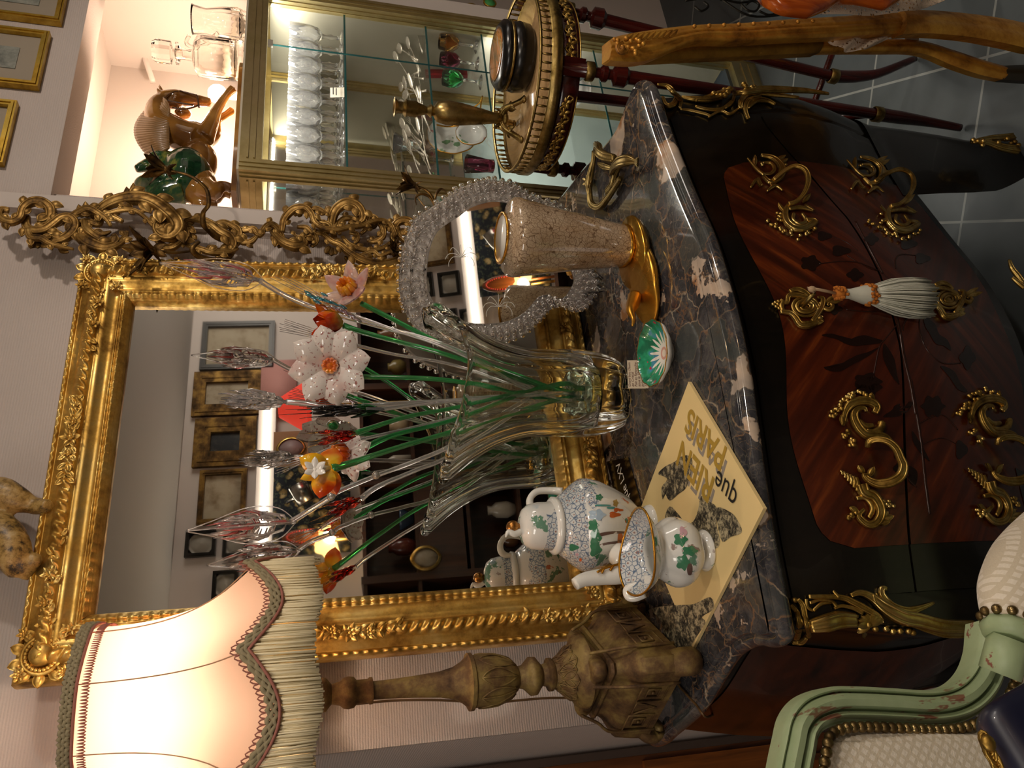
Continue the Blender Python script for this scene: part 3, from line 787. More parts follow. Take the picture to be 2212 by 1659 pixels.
# ---------------------------------------------------------------- bronze mounts of the commode
c4 = crop(1500, 0, 3.107); cA = crop(1652, 820, 3.95); cB = crop(1652, 480, 3.95); cC = crop(1652, 1239, 3.95); c3 = crop(1000, 0, 3.95)
pf = lambda px, py: on(px, py, .006)
random.seed(3)
def handle_right(cf):
    mb = MB(); S = lambda pts, r, lift=None, rg=False: px_scroll(mb, cf, pts, [q * 1.3 for q in r], pf, ridges=rg, lift=lift)
    S([(440, 1060), (510, 1075), (560, 1115), (580, 1160), (560, 1210), (500, 1240), (455, 1200)], [2.5, 5, 6, 4.5, 3], rg=True)
    S([(450, 1110), (500, 1110), (530, 1150), (500, 1185), (440, 1180)], [2, 3, 3, 2])
    S([(350, 1078), (385, 1120), (420, 1160), (460, 1190)], [1.5, 3, 3])
    S([(370, 1275), (410, 1225), (450, 1260)], [1.5, 3, 1.5]); S([(480, 1300), (535, 1262), (585, 1295)], [1.5, 3.4, 1.5]); S([(500, 1240), (520, 1280)], [3, 2])
    for a, b in (((560, 1110), (615, 1092)), ((580, 1150), (625, 1165)), ((400, 1130), (395, 1070)), ((420, 1210), (430, 1280)), ((540, 1090), (600, 1070)), ((720, 1370), (765, 1330)), ((730, 1390), (790, 1440)), ((600, 1440), (550, 1390))): px_leaf(mb, cf, a, b, 9, pf)
    S([(620, 1395), (600, 1450), (612, 1510), (660, 1550), (730, 1552), (800, 1505), (740, 1495)], [3, 5, 6, 5, 3], rg=True)
    S([(625, 1420), (700, 1410), (785, 1430)], [3, 4, 2.4]); S([(660, 1450), (655, 1490), (700, 1520), (740, 1500), (715, 1450)], [2.5, 3.5, 2.5])
    px_bumps(mb, cf, [(480, 1495), (510, 1510), (545, 1530), (575, 1545), (600, 1570), (650, 1590), (690, 1610), (740, 1590), (770, 1575), (805, 1560), (560, 1500), (640, 1570), (560, 1440), (575, 1480), (440, 1120), (590, 1130)], 3.6, pf, 2)
    S([(520, 1235), (575, 1205), (640, 1195), (700, 1230), (722, 1290), (710, 1350), (670, 1390), (620, 1398)], [3.2, 3.4, 4.2, 4.0, 3.0, 3.4], [.004, .014, .022, .024, .022, .016, .008, .003], True)
    return mb
def handle_left(cf):
    mb = MB(); S = lambda pts, r, lift=None, rg=False: px_scroll(mb, cf, pts, [q * 1.3 for q in r], pf, ridges=rg, lift=lift)
    S([(1060, 545), (1010, 500), (930, 482), (850, 480), (790, 430), (750, 360), (742, 300), (775, 255), (830, 250), (845, 280)], [3, 5, 6, 6, 5, 3, 2], rg=True)
    S([(915, 290), (930, 240), (880, 200), (800, 190), (720, 215), (670, 280), (650, 400)], [4, 6, 6, 5, 2], rg=True)
    S([(905, 395), (840, 400), (790, 350)], [2.5, 4, 2]); S([(985, 370), (965, 430), (910, 455), (850, 440)], [4.5, 5, 3])
    px_bumps(mb, cf, [(560, 320), (580, 290), (600, 250), (630, 220), (650, 180), (690, 150), (730, 140), (780, 110), (830, 130), (750, 170), (690, 190), (640, 260), (880, 150), (670, 480), (690, 460), (720, 560), (735, 530)], 3.6, pf, 3)
    for a, b in (((700, 120), (740, 180)), ((650, 300), (640, 400)), ((720, 500), (730, 580)), ((900, 200), (880, 120)), ((960, 400), (985, 360)), ((830, 800), (770, 740)), ((870, 830), (905, 750)), ((980, 1200), (1070, 1170)), ((960, 1230), (1040, 1210)), ((980, 1180), (1020, 1130)), ((780, 1140), (700, 1090))): px_leaf(mb, cf, a, b, 10, pf)
    for k in range(6):                                               # shell
        u = k / 5; a = (630 + 130 * u, 780 + 60 * u); b = (640 + 130 * u, 815 + 140 * u); S([a, ((a[0] + b[0]) / 2 + 12, (a[1] + b[1]) / 2), b], [1.4 + u * 1.5, 2 + u * 1.6, 1.4 + u])
    S([(800, 900), (830, 970), (900, 1000), (950, 1070), (965, 1150), (930, 1225), (860, 1240), (800, 1195), (785, 1160), (830, 1110)], [8, 7, 6, 5, 4, 2], rg=True)
    S([(765, 1020), (830, 1010), (885, 1055), (900, 1120), (870, 1185)], [2.5, 4, 2.5])
    px_bumps(mb, cf, [(1000, 1050), (1040, 1045), (1060, 1075), (1030, 1090), (1010, 1075), (710, 1150), (735, 1170), (715, 1185), (745, 1145)], 3.6, pf, 2)
    S([(845, 580), (835, 550), (880, 535), (950, 560), (1010, 620), (1045, 700), (1070, 770), (1050, 850), (980, 900), (900, 905), (835, 870), (815, 830), (850, 835)], [4, 4, 4.5, 5, 6, 6, 4, 3], [.006, .012, .018, .024, .026, .026, .026, .024, .02, .014, .01, .006, .004], True)
    return mb
handle_right(c4).build('drawer_handle', G_BRASS, DR[0])
handle_right(lambda q: c4((1010 + (q[0] - 350) * 1.0 + (q[1] - 1075) * .05, q[1] + 10))).build('drawer_handle', G_BRASS, DR[1])
handle_left(cA).build('drawer_handle', G_BRASS, DR[0])
handle_left(lambda q: cA((q[0] + 1075, q[1] - 20))).build('drawer_handle', G_BRASS, DR[1])
def escutcheon(cf):
    mb = MB(); S = lambda pts, r, rg=False: px_scroll(mb, cf, pts, [q * 1.2 for q in r], pf, ridges=rg)
    ring = lambda rx, ry, cx=335, cy=735: [(cx + rx * math.cos(a), cy + ry * math.sin(a)) for a in [k * PI / 8 for k in range(17)]]
    S(ring(75, 50), [3, 3, 3]); S(ring(42, 28), [2, 2, 2]); S(ring(110, 82), [2, 2.4, 2])
    S([(120, 680), (175, 705), (190, 650), (240, 640), (320, 655), (400, 690), (440, 740)], [2, 4, 4, 3], True); S([(200, 610), (260, 595), (330, 620), (370, 655)], [3, 5, 3], True)
    S([(120, 780), (200, 790), (245, 830), (290, 890), (370, 890), (480, 845)], [3, 4, 5, 6, 2], True); S([(435, 660), (480, 670), (470, 740), (430, 810), (390, 860)], [2, 4, 4, 3], True)
    S([(460, 700), (490, 745), (540, 760), (565, 730), (540, 705), (520, 725)], [3, 4, 3, 2]); S([(150, 690), (130, 735), (150, 785)], [3, 4, 3])
    for a, b in (((500, 700), (590, 650)), ((520, 700), (635, 690)), ((400, 870), (480, 870)), ((280, 880), (330, 920)), ((250, 610), (210, 590)), ((430, 830), (480, 830))): px_leaf(mb, cf, a, b, 9, pf)
    px_bumps(mb, cf, [(60, 715), (80, 700), (85, 735), (100, 715), (110, 750), (105, 690)], 3.2, pf)
    p, n_ = pf(*cf((335, 735))); mb.ell(p - n_ * .004, (.011, .004, .011), 12, 6)
    return mb
escutcheon(cB).build('keyhole_escutcheon', G_BRASS, DR[0])
escutcheon(lambda q: cB((1545 + (q[0] - 335) * .85, 672 + (q[1] - 735) * .95))).build('keyhole_escutcheon', G_BRASS, DR[1])
# corner mounts
BVC = BV
pc = lambda px, py: on(px, py, .005, None, ay(px, py, .955))
mb = MB(); S = lambda cf, pts, r, rg=True: px_scroll(mb, cf, pts, r, pc, ridges=rg)
S(cC, [(205, 270), (255, 330), (280, 420), (270, 520)], [3, 5, 6]); S(cC, [(265, 220), (305, 270), (325, 370), (350, 440), (375, 500)], [3, 5, 5, 4]); S(cC, [(230, 560), (300, 555), (350, 520)], [3, 6, 3])
S(cC, [(370, 440), (500, 410), (620, 395), (760, 400)], [9, 13, 13, 10]); S(cC, [(360, 200), (500, 200), (650, 210), (740, 250), (850, 310), (950, 370), (985, 430)], [3, 3.5, 5, 6, 5, 3])
S(cC, [(570, 150), (620, 205)], [2, 3], False); S(cC, [(340, 220), (350, 290), (400, 320)], [3, 3, 2], False); S(cC, [(370, 255), (460, 225), (560, 240), (600, 290)], [2.5, 3, 3], False); S(cC, [(400, 320), (470, 260), (560, 250)], [2.5, 3, 2], False)
S(cC, [(580, 300), (640, 280), (740, 300), (820, 340)], [2, 3, 4])
S(cC, [(720, 190), (800, 165), (900, 210), (1000, 290), (1150, 370), (1300, 400), (1500, 430), (1760, 440)], [3, 5, 8, 12, 12, 11, 10]); S(cC, [(915, 175), (950, 260), (1050, 330), (1150, 370)], [4, 7, 8, 6])
S(cC, [(1025, 135), (985, 130), (985, 190), (1070, 280), (1200, 320), (1300, 300), (1425, 250)], [3, 5, 6, 6, 2]); S(cC, [(1150, 390), (1500, 480), (1750, 480)], [5, 7, 6])
for k in range(9): px_leaf(mb, cC, (880, 430), (880 + 120 * math.cos(2.2 + k * .45), 430 + 95 * math.sin(2.2 + k * .45)), 11, pc, 1)
px_bumps(mb, cC, [(870, 430), (930, 450), (1020, 450), (1080, 470), (1140, 470), (1210, 470), (1250, 480), (370, 500), (240, 230)], 5, pc)
mb.build('corner_mount', G_BRASS, com)
mb = MB()
S(c3, [(1660, 720), (1740, 735), (1800, 790), (1850, 870), (1845, 940)], [2, 5, 6, 3]); S(c3, [(1700, 850), (1730, 920), (1790, 910), (1820, 850), (1780, 790)], [3, 6, 6, 3]); S(c3, [(1860, 850), (1960, 865), (2080, 870), (2200, 850)], [3, 6, 7, 5]); S(c3, [(1850, 950), (1930, 960), (2060, 990), (2110, 1010)], [2, 3, 3, 2])
S(c4, [(0, 690), (80, 670), (160, 640), (230, 600), (265, 630), (250, 700), (200, 740)], [4, 5, 5, 3, 3]); S(c4, [(0, 730), (90, 750), (180, 745), (250, 690)], [3, 4, 3]); S(c4, [(90, 800), (170, 760), (230, 780), (290, 740)], [2, 3.5, 2])
S(c4, [(265, 645), (330, 620), (450, 605), (600, 605), (760, 612), (900, 630)], [5, 8, 8, 6, 3]); S(c4, [(300, 740), (310, 690), (380, 640), (500, 650), (700, 655)], [5, 7, 7, 3]); S(c4, [(355, 810), (335, 750), (360, 690), (440, 670)], [4, 6, 5]); S(c4, [(350, 740), (410, 690), (480, 690), (535, 715)], [4, 6, 3])
px_bumps(mb, c4, [(130, 650), (160, 660), (190, 640), (215, 620), (240, 600), (330, 590), (380, 590), (400, 600)], 6, pc, 2)
mb.build('corner_mount', G_BRASS, com)
mb = MB(); pl = lambda px, py: (ay(px, py, .945), Vector((0, -1, 0)))
S2 = lambda pts, r: px_scroll(mb, lambda q: q, pts, r, pl)
S2([(2110, 300), (2140, 302), (2170, 312), (2205, 318)], [3, 6, 9, 10]); S2([(2115, 296), (2150, 292), (2195, 290)], [3, 7, 9]); px_bumps(mb, lambda q: q, [(2112, 297), (2125, 303), (2142, 300), (2160, 306), (2180, 296), (2200, 305)], 6, pl, 3)
mb.v = [p + Vector((0, .01, 0)) for p in mb.v]
mb.build('foot_mount', G_BRASS, com)
mb = MB(); S2 = lambda pts, r: px_scroll(mb, lambda q: q, pts, r, pf)
S2([(2180, 562), (2186, 580), (2198, 596), (2210, 612)], [3, 5, 6, 5]); S2([(2186, 600), (2200, 612), (2212, 622)], [3, 5, 5]); mb.build('apron_mount', G_BRASS, com)
# marquetry
M_INLAY = simple('dark_inlay', '1C0C06', .22); M_STEM = simple('stem_inlay', '2E140A', .25)
def inlay(cf, pts):
    mb = MB()
    P = catmull([(a, b, 0) for a, b in pts], 4, True); c_ = sum(P, Vector()) / len(P)
    vs_ = [on(*cf((c_.x, c_.y)), .0022)[0]]; n_ = len(P)
    for r in (.5, 1.0):
        for p in P: q = c_.lerp(p, r); vs_.append(on(*cf((q.x, q.y)), .0022)[0])
    fs = [(0, 1 + i, 1 + (i + 1) % n_) for i in range(n_)] + [(1 + i, 1 + n_ + i, 1 + n_ + (i + 1) % n_, 1 + (i + 1) % n_) for i in range(n_)]
    mb.add(vs_, fs); mb.build('leaf_inlay', M_INLAY, DR[0])
def blob(cf, cx, cy, rx, ry, lobes=5, ph=0):
    inlay(cf, [(cx + rx * (1 + .18 * math.cos(lobes * a + ph)) * math.cos(a), cy + ry * (1 + .18 * math.cos(lobes * a + ph)) * math.sin(a)) for a in [k * PI / 8 for k in range(16)]])
inlay(cB, [(480, 970), (560, 955), (640, 980), (700, 1010), (780, 980), (850, 970), (920, 990), (1000, 1015), (960, 1040), (860, 1050), (760, 1060), (680, 1040), (600, 1000)])
inlay(cB, [(500, 1240), (600, 1240), (700, 1180), (780, 1140), (880, 1110), (970, 1070), (900, 1130), (820, 1180), (740, 1220), (640, 1275), (540, 1270)])
inlay(cB, [(1010, 1040), (1060, 1100), (1100, 1180), (1120, 1300), (1140, 1390), (1080, 1320), (1030, 1230), (1000, 1140)])
inlay(cB, [(1350, 810), (1440, 870), (1480, 960), (1550, 1010), (1580, 1100), (1520, 1060), (1450, 1040), (1400, 960), (1360, 890)])
inlay(cB, [(1490, 1230), (1600, 1270), (1660, 1370), (1720, 1450), (1640, 1430), (1570, 1330)])
inlay(cA, [(1000, 320), (1080, 260), (1110, 220), (1250, 190), (1220, 260), (1160, 305), (1090, 322)])
inlay(cA, [(1250, 440), (1330, 560), (1400, 700), (1330, 640), (1260, 540)]); inlay(cA, [(1200, 740), (1290, 780), (1280, 900), (1220, 870)])
for cf, *q in ((cB, 870, 1410, 110, 80, 5), (cB, 1720, 1160, 62, 90, 4), (cB, 385, 355, 80, 62, 5), (cB, 640, 250, 78, 42, 3), (cB, 765, 455, 65, 50, 4), (cB, 500, 125, 60, 38, 3), (cB, 905, 150, 55, 48, 4), (cB, 1215, 190, 70, 45, 3), (cB, 1335, 315, 62, 42, 3), (cB, 590, 745, 60, 45, 4),
               (cA, 1425, 230, 92, 88, 6), (cA, 1665, 600, 50, 75, 3), (cA, 870, 20, 110, 70, 5), (cA, 1130, 620, 42, 60, 3), (cA, 1140, 760, 45, 55, 4)): blob(cf, *q)
mb = MB()
for cf, pts, r in ((cB, [(1280, 1640), (1240, 1400), (1180, 1150), (1150, 950), (1110, 790)], 3), (cB, [(1000, 440), (900, 250), (770, 0)], 2.6), (cB, [(970, 420), (800, 350), (640, 340), (460, 360)], 1.2), (cB, [(1330, 750), (1310, 900), (1370, 1080), (1500, 1200), (1660, 1205)], 1.5),
                   (cB, [(1170, 930), (1190, 850), (1260, 770)], 1.5), (cB, [(1130, 870), (1020, 1000), (970, 1080), (920, 1330)], 1.3), (cB, [(700, 290), (850, 380), (950, 420)], 1.0), (cB, [(1110, 400), (1110, 320), (1160, 280), (1290, 290)], 1.3), (cB, [(560, 120), (700, 180), (790, 250)], 1), (cB, [(690, 750), (900, 770), (1050, 770)], 1.2),
                   (cA, [(1240, 0), (1290, 300), (1330, 560), (1360, 850), (1400, 1150)], 2.6), (cA, [(1300, 380), (1500, 300), (1640, 430)], 1.2), (cA, [(1320, 560), (1500, 500), (1640, 560)], 1), (cA, [(1150, 680), (1180, 800), (1290, 920)], 1.3)):
    P = catmull([on(*cf(q), .0018)[0] for q in pts], 8); mb.tube(P, r / 1000, 4, flat=(Vector((0, -1, .1)), .5))
mb.build('stem_inlay', M_STEM, DR[0])
# key with tassel hanging from the upper escutcheon
TX = pf(*cB((640, 600)))[0]; k0 = pf(*cB((300, 735)))[0]
hang = ay(*cB((440, 600)), k0.y - .035)
T = thing('key_tassel', 'pale silk key tassel with orange collars hanging from the commode key', 'tassel', hang)
MB().tube([k0 + Vector((0, .004, 0)), hang + Vector((0, .002, .002))], [.005, .003, .003, .0035], 8).build('key', G_ANT, T)
def tz(x): return ay(*cB((x, 600)), hang.y).z
hx = hang.x
mb = MB(); mb.ell(hang + Vector((.006, 0, .006)), (.006, .005, .008), 8, 6); mb.tube([hang + Vector((0, 0, .004)), hang + Vector((.008, 0, .014)), hang + Vector((.004, -.003, -.003)), (hx + .001, hang.y, tz(600))], .0026, 6)
mb.build('cord', simple('twisted_cord', 'B89A78', .9), T)
cx_, cy_ = hx + .001, hang.y
M_ORANGE = simple('orange_looped_braid', 'B0661E', .95); M_TAS = simple('pale_silk', 'C9C8B8', .6)
for zz_, r in ((tz(640), .0095), (tz(880), .017)):
    mb = MB()
    for k in range(70 if r > .01 else 34):
        a = random.random() * 2 * PI; mb.ell((cx_ + r * math.cos(a), cy_ + r * math.sin(a), zz_ + random.uniform(-.008, .008)), .0034, 6, 4)
    mb.lathe([(r * .8, zz_ - .008), (r, zz_), (r * .8, zz_ + .008)], 14, (cx_, cy_, 0)); mb.build('collar', M_ORANGE, T)
MB().lathe([(.016, tz(890)), (.0165, tz(850)), (.012, tz(780)), (.0085, tz(720)), (.008, tz(660)), (.008, tz(620))], 20, (cx_, cy_, 0)).build('tassel_neck', M_TAS, T)
mb = MB()
for k in range(260):
    a = random.random() * 2 * PI; q = random.uniform(.55, 1); L = random.uniform(-.004, .003)
    P = [(cx_ + rr * q * math.cos(a), cy_ + rr * q * .8 * math.sin(a), z) for rr, z in ((.015, tz(890)), (.024, tz(980)), (.034, tz(1100)), (.038, tz(1220)), (.038, tz(1345) + L))]
    mb.tube(P, .0011, 4)
mb.build('skirt', M_TAS, T, kind='stuff')
# ---------------------------------------------------------------- carved giltwood wall ornament with branches
c5 = crop(0, 380, 3.95); c6 = crop(500, 380, 3.95); c1 = crop(0, 0, 3.95)
SY0 = 1.578
ps = lambda px, py: (ay(px, py, SY0 - .012), Vector((0, -1, 0)))
SCN = thing('giltwood_wall_ornament', 'tall carved giltwood scroll ornament with leafy branches on the wall right of the mirror', 'wall ornament', (1.15, 1.6, 1.4))
random.seed(11)
mb = MB()
def S(cf, pts, r, lift=None):
    px_scroll(mb, cf, pts, [q * .88 for q in r], ps, lift=lift)
    P = catmull([ps(*cf(q))[0] for q in pts], 5); m = len(P); N_ = Vector((0, -1, 0))
    L = sum((P[i + 1] - P[i]).length for i in range(m - 1)); nlf = int(L / .021)
    for k in range(1, nlf):
        i = min(m - 2, int(k / nlf * (m - 1))); t_ = (P[i + 1] - P[i]).normalized(); s_ = t_.cross(N_).normalized() * (1 if k % 2 else -1)
        rr = interp([q / (len(r) - 1) for q in range(len(r))], r, i / (m - 1)) / 1000; lf = interp([q / (len(lift) - 1) for q in range(len(lift))], lift, i / (m - 1)) if lift else 0
        d = (t_ * .9 + s_ * .75 + N_ * .2).normalized(); mb.leaf(P[i] + N_ * (lf + rr * .35) + s_ * rr * .35, d, N_.cross(d).normalized(), rr * 2.0 + .003, rr * 1.4 + .002, N_, -.22, 3, .001)
Z_ = [0, .012, .018, .012, 0]
S(c5, [(80, 300), (20, 300), (5, 360), (50, 410), (120, 430), (190, 400), (215, 330), (280, 275), (370, 265), (445, 320), (440, 395), (385, 415), (345, 370), (380, 330)], [8, 9, 11, 10, 13, 14, 10, 6], Z_)
S(c5, [(225, 350), (235, 450), (300, 495), (400, 490), (480, 440), (540, 400), (610, 395), (655, 440), (640, 505), (570, 560), (470, 580), (370, 550), (300, 520)], [10, 13, 12, 10, 13, 12, 8], Z_)
S(c5, [(420, 440), (520, 400), (560, 350)], [6, 8, 4]); S(c5, [(250, 480), (280, 560), (370, 580), (440, 620), (540, 640), (640, 650)], [8, 10, 8, 7, 3], [.01, .02, .01])
S(c5, [(600, 400), (700, 360), (780, 350), (860, 390), (930, 430), (960, 480)], [8, 11, 10, 8, 4], [.015, .03, .02]); S(c5, [(680, 420), (760, 420), (850, 450), (880, 400), (960, 390), (1060, 440)], [7, 9, 9, 6], [.01, .02])
S(c5, [(790, 370), (860, 310), (970, 265), (1100, 250), (1230, 260), (1340, 305), (1440, 380), (1510, 450), (1535, 520), (1480, 580), (1400, 570), (1355, 500), (1385, 435), (1450, 440), (1460, 500)], [9, 16, 20, 20, 18, 14, 12, 7], [0, .02, .03, .03, .02, .01])
S(c5, [(830, 400), (950, 375), (1080, 360), (1180, 370), (1260, 420), (1320, 480)], [4, 6, 7, 6, 5], [.02, .03, .02])
S(c5, [(700, 430), (705, 540), (750, 620), (840, 675), (940, 690), (1030, 650), (1080, 570), (1090, 500)], [10, 15, 17, 14, 9, 5], [.0, .03, .03, .01]); S(c5, [(735, 400), (745, 480), (800, 550), (880, 600), (980, 600), (1030, 560)], [8, 11, 10, 5], [.01, .03, .01]); S(c5, [(840, 540), (900, 570), (970, 545)], [5, 8, 3], [.03, .03])
S(c5, [(1340, 540), (1400, 620), (1470, 640), (1540, 600), (1600, 560), (1590, 490), (1640, 480), (1640, 530), (1600, 560)], [9, 12, 10, 8, 5], Z_); S(c5, [(1540, 450), (1600, 400), (1700, 400), (1800, 450), (1880, 520), (1960, 560), (1990, 620), (1940, 680), (1840, 700)], [6, 9, 13, 15, 12, 6], Z_)
S(c5, [(1800, 430), (1900, 420), (1990, 470), (2040, 520), (2020, 600), (1960, 640)], [5, 9, 12, 10, 6], Z_); S(c5, [(1500, 560), (1620, 640), (1700, 680), (1820, 715), (1960, 690), (2030, 640)], [4, 6, 9, 9, 5], [.01, .03, .01])
for a, b, w_ in (((1100, 240), (1090, 130), 22), ((1130, 240), (1150, 105), 22), ((1180, 240), (1230, 150), 20), ((1080, 230), (1060, 180), 14), ((1230, 240), (1280, 200), 14), ((700, 350), (680, 270), 18), ((740, 350), (740, 250), 20), ((770, 350), (800, 290), 18), ((300, 560), (265, 640), 18), ((330, 560), (330, 640), 16), ((500, 620), (600, 680), 14),
                 ((540, 400), (550, 340), 14), ((560, 400), (590, 360), 12), ((1600, 420), (1660, 365), 18), ((1560, 440), (1590, 400), 12), ((1900, 450), (1960, 410), 14), ((2000, 470), (2050, 440), 16), ((1500, 690), (1520, 720), 12), ((1000, 250), (930, 260), 14), ((1850, 600), (1760, 640), 18), ((1900, 620), (1820, 680), 18)): px_leaf(mb, c5, a, b, w_, ps, 3, .4)
# middle link and lower scrolls
S(c6, [(-20, 450), (30, 450), (80, 490), (130, 500), (190, 490), (240, 545), (290, 470), (340, 440), (400, 470), (440, 540)], [9, 10, 7, 9, 8, 10, 8], Z_); S(c6, [(30, 560), (100, 600), (170, 600), (220, 560)], [6, 8, 9, 5], [.01, .02]); S(c6, [(60, 480), (100, 540), (160, 590)], [5, 7, 5])
S(c6, [(350, 470), (400, 560), (470, 640), (560, 665), (620, 630), (600, 580), (550, 530), (575, 510)], [9, 13, 16, 11, 7, 4], [.0, .03, .02, .0]); S(c6, [(430, 500), (450, 410), (530, 340), (620, 340), (680, 400), (710, 480), (790, 535), (900, 545), (1000, 515), (1100, 500), (1200, 450), (1290, 440), (1350, 470), (1390, 560)], [8, 12, 11, 8, 8, 8, 7, 7, 8], [.01, .03, .04, .03, .02])
S(c6, [(620, 350), (720, 335), (790, 375), (760, 400)], [6, 9, 6, 3], [.02, .03]); S(c6, [(670, 390), (760, 420), (835, 465), (810, 510), (740, 495), (700, 450)], [6, 10, 11, 6, 3], Z_); S(c6, [(520, 560), (620, 540), (700, 540), (730, 590), (690, 610)], [5, 10, 10, 5, 3], Z_); S(c6, [(560, 480), (640, 500), (690, 560)], [5, 8, 4], [.02, .03])
S(c6, [(880, 530), (850, 440), (880, 355), (960, 310), (1040, 315), (1095, 365), (1110, 425), (1060, 445), (1000, 420)], [8, 14, 16, 14, 10, 6], [0, .03, .03, .01]); S(c6, [(920, 520), (910, 440), (960, 390), (1030, 390), (1070, 430)], [6, 9, 9, 5], [.01, .01])
S(c6, [(1100, 500), (1150, 460), (1190, 380), (1250, 430), (1290, 500), (1280, 560), (1210, 580), (1160, 550)], [5, 9, 9, 9, 8, 4], Z_); S(c6, [(1390, 590), (1380, 480), (1420, 420), (1500, 420), (1545, 480), (1530, 550), (1470, 570), (1430, 520), (1460, 480), (1490, 500)], [8, 12, 14, 13, 10, 5], Z_)
S(c6, [(780, 540), (850, 610), (920, 650), (1000, 720), (1100, 775), (1220, 805), (1340, 790), (1440, 740), (1500, 650)], [7, 9, 12, 15, 14, 10], [.02, .03, .02, .01]); S(c6, [(940, 560), (1000, 630), (1100, 670), (1200, 680), (1290, 655), (1350, 610)], [5, 8, 8, 7, 5], [.02, .02]); S(c6, [(1000, 700), (1100, 730), (1200, 700), (1260, 740), (1370, 700)], [4, 8, 6, 5], [.02, .03]); S(c6, [(1000, 530), (1060, 540), (1070, 590), (1040, 620)], [5, 8, 7, 3], [.02, .02])
for a, b, w_ in (((500, 350), (480, 305), 16), ((540, 340), (560, 295), 16), ((570, 345), (600, 310), 14), ((380, 470), (350, 600), 18), ((400, 500), (380, 620), 16), ((430, 560), (400, 640), 14), ((840, 600), (800, 690), 18), ((860, 610), (850, 710), 18), ((880, 620), (890, 690), 14), ((1160, 440), (1200, 355), 16), ((1190, 450), (1250, 410), 14), ((1200, 520), (1280, 590), 18), ((1010, 720), (960, 700), 14), ((1180, 700), (1130, 740), 16), ((640, 560), (720, 560), 16), ((690, 580), (700, 620), 14), ((1300, 480), (1340, 420), 12)): px_leaf(mb, c6, a, b, w_, ps, 3, .4)
mb.build('carved_scrollwork', G_SCONCE, SCN)
M_BRONZE = gilt('dark_bronze_leafwork', '8A6A36', '5A4222', '2E2012', .4, 25, .85)
def metal_flower(mb, c, d, L, npet=5, seed=1):
    random.seed(seed); d = Vector(d).normalized(); u = d.orthogonal().normalized(); v = d.cross(u)
    for lay, (rr, tilt) in enumerate(((1.0, .55), (.8, .25))):
        for k in range(npet):
            a = 2 * PI * k / npet + lay * .6 + random.uniform(-.15, .15); o_ = u * math.cos(a) + v * math.sin(a)
            dd = (d + o_ * (tilt + random.uniform(-.1, .15))).normalized(); mb.leaf(Vector(c) + o_ * L * .12, dd, o_.cross(d).normalized(), L * rr, L * .52, -o_, -.25 - .2 * random.random(), 2, .0008)
    for k in range(npet): a = 2 * PI * k / npet + .3; o_ = u * math.cos(a) + v * math.sin(a); mb.leaf(Vector(c) - d * .004, (o_ - d * .2).normalized(), o_.cross(d), L * .45, L * .3, d, -.5, 0, .0008)
    mb.ell(Vector(c), L * .2, 8, 6)
# branch to the upper right flower, reaching out over the alcove
def branch(pts, r, fl, name='branch', fs=.04, seed=1, fd=None):
    mb = MB(); P = catmull([ay(*q[:2], q[2]) for q in pts], 6)
    mb.tube(P, r, 7, flat=((0, -1, 0), .55)); d = P[-1] - P[-3] if fd is None else Vector(fd)
    if fl: metal_flower(mb, P[-1] + d.normalized() * .004, d, fs, 5, seed)
    return mb.build(name, M_BRONZE, SCN)
A5 = lambda x, y, Y: (*c5((x, y)), Y)
branch([A5(1960, 560, 1.57), A5(1880, 540, 1.55), A5(1800, 490, 1.53), A5(1740, 420, 1.50), A5(1732, 320, 1.48), A5(1780, 240, 1.46), A5(1765, 120, 1.45), A5(1700, 50, 1.44), A5(1620, 0, 1.44), (*c1((1560, 1480)), 1.44), (*c1((1430, 1450)), 1.44)], [.008, .008, .006, .0045, .004, .003], True, seed=2, fs=.045)
branch([A5(2000, 620, 1.56), A5(1940, 700, 1.55), A5(1830, 720, 1.54), A5(1700, 690, 1.52), A5(1640, 620, 1.50), A5(1700, 560, 1.50)], [.007, .008, .009, .007, .004], False)
branch([A5(1640, 640, 1.52), A5(1500, 655, 1.50), A5(1400, 645, 1.49), A5(1320, 640, 1.48)], [.003, .004, .003], True, seed=5, fs=.052)
B6 = lambda x, y, Y: (*c6((x, y)), Y)
branch([B6(1725, 330, 1.50), B6(1735, 240, 1.49), B6(1700, 160, 1.48), B6(1640, 110, 1.48), B6(1570, 85, 1.48)], [.003, .004, .003], True, seed=8, fs=.042)
branch([B6(1735, 260, 1.49), B6(1690, 180, 1.485), B6(1620, 155, 1.48), B6(1570, 190, 1.48), B6(1580, 250, 1.48)], [.002, .0045, .003, .001], False)
branch([B6(1730, 240, 1.49), B6(1750, 150, 1.48), B6(1790, 110, 1.48), B6(1835, 140, 1.48)], [.002, .004, .001], False)
branch([B6(1750, 420, 1.52), B6(1735, 360, 1.51), B6(1725, 300, 1.50)], [.004, .003], False); branch([B6(1480, 660, 1.57), B6(1600, 560, 1.55), B6(1750, 420, 1.52)], [.005, .004], False)
mb = MB(); metal_flower(mb, ay(*c6((1390, 640)), 1.53), (0, -1, -.2), .026, 6, 4); mb.build('metal_flower', M_BRONZE, SCN)
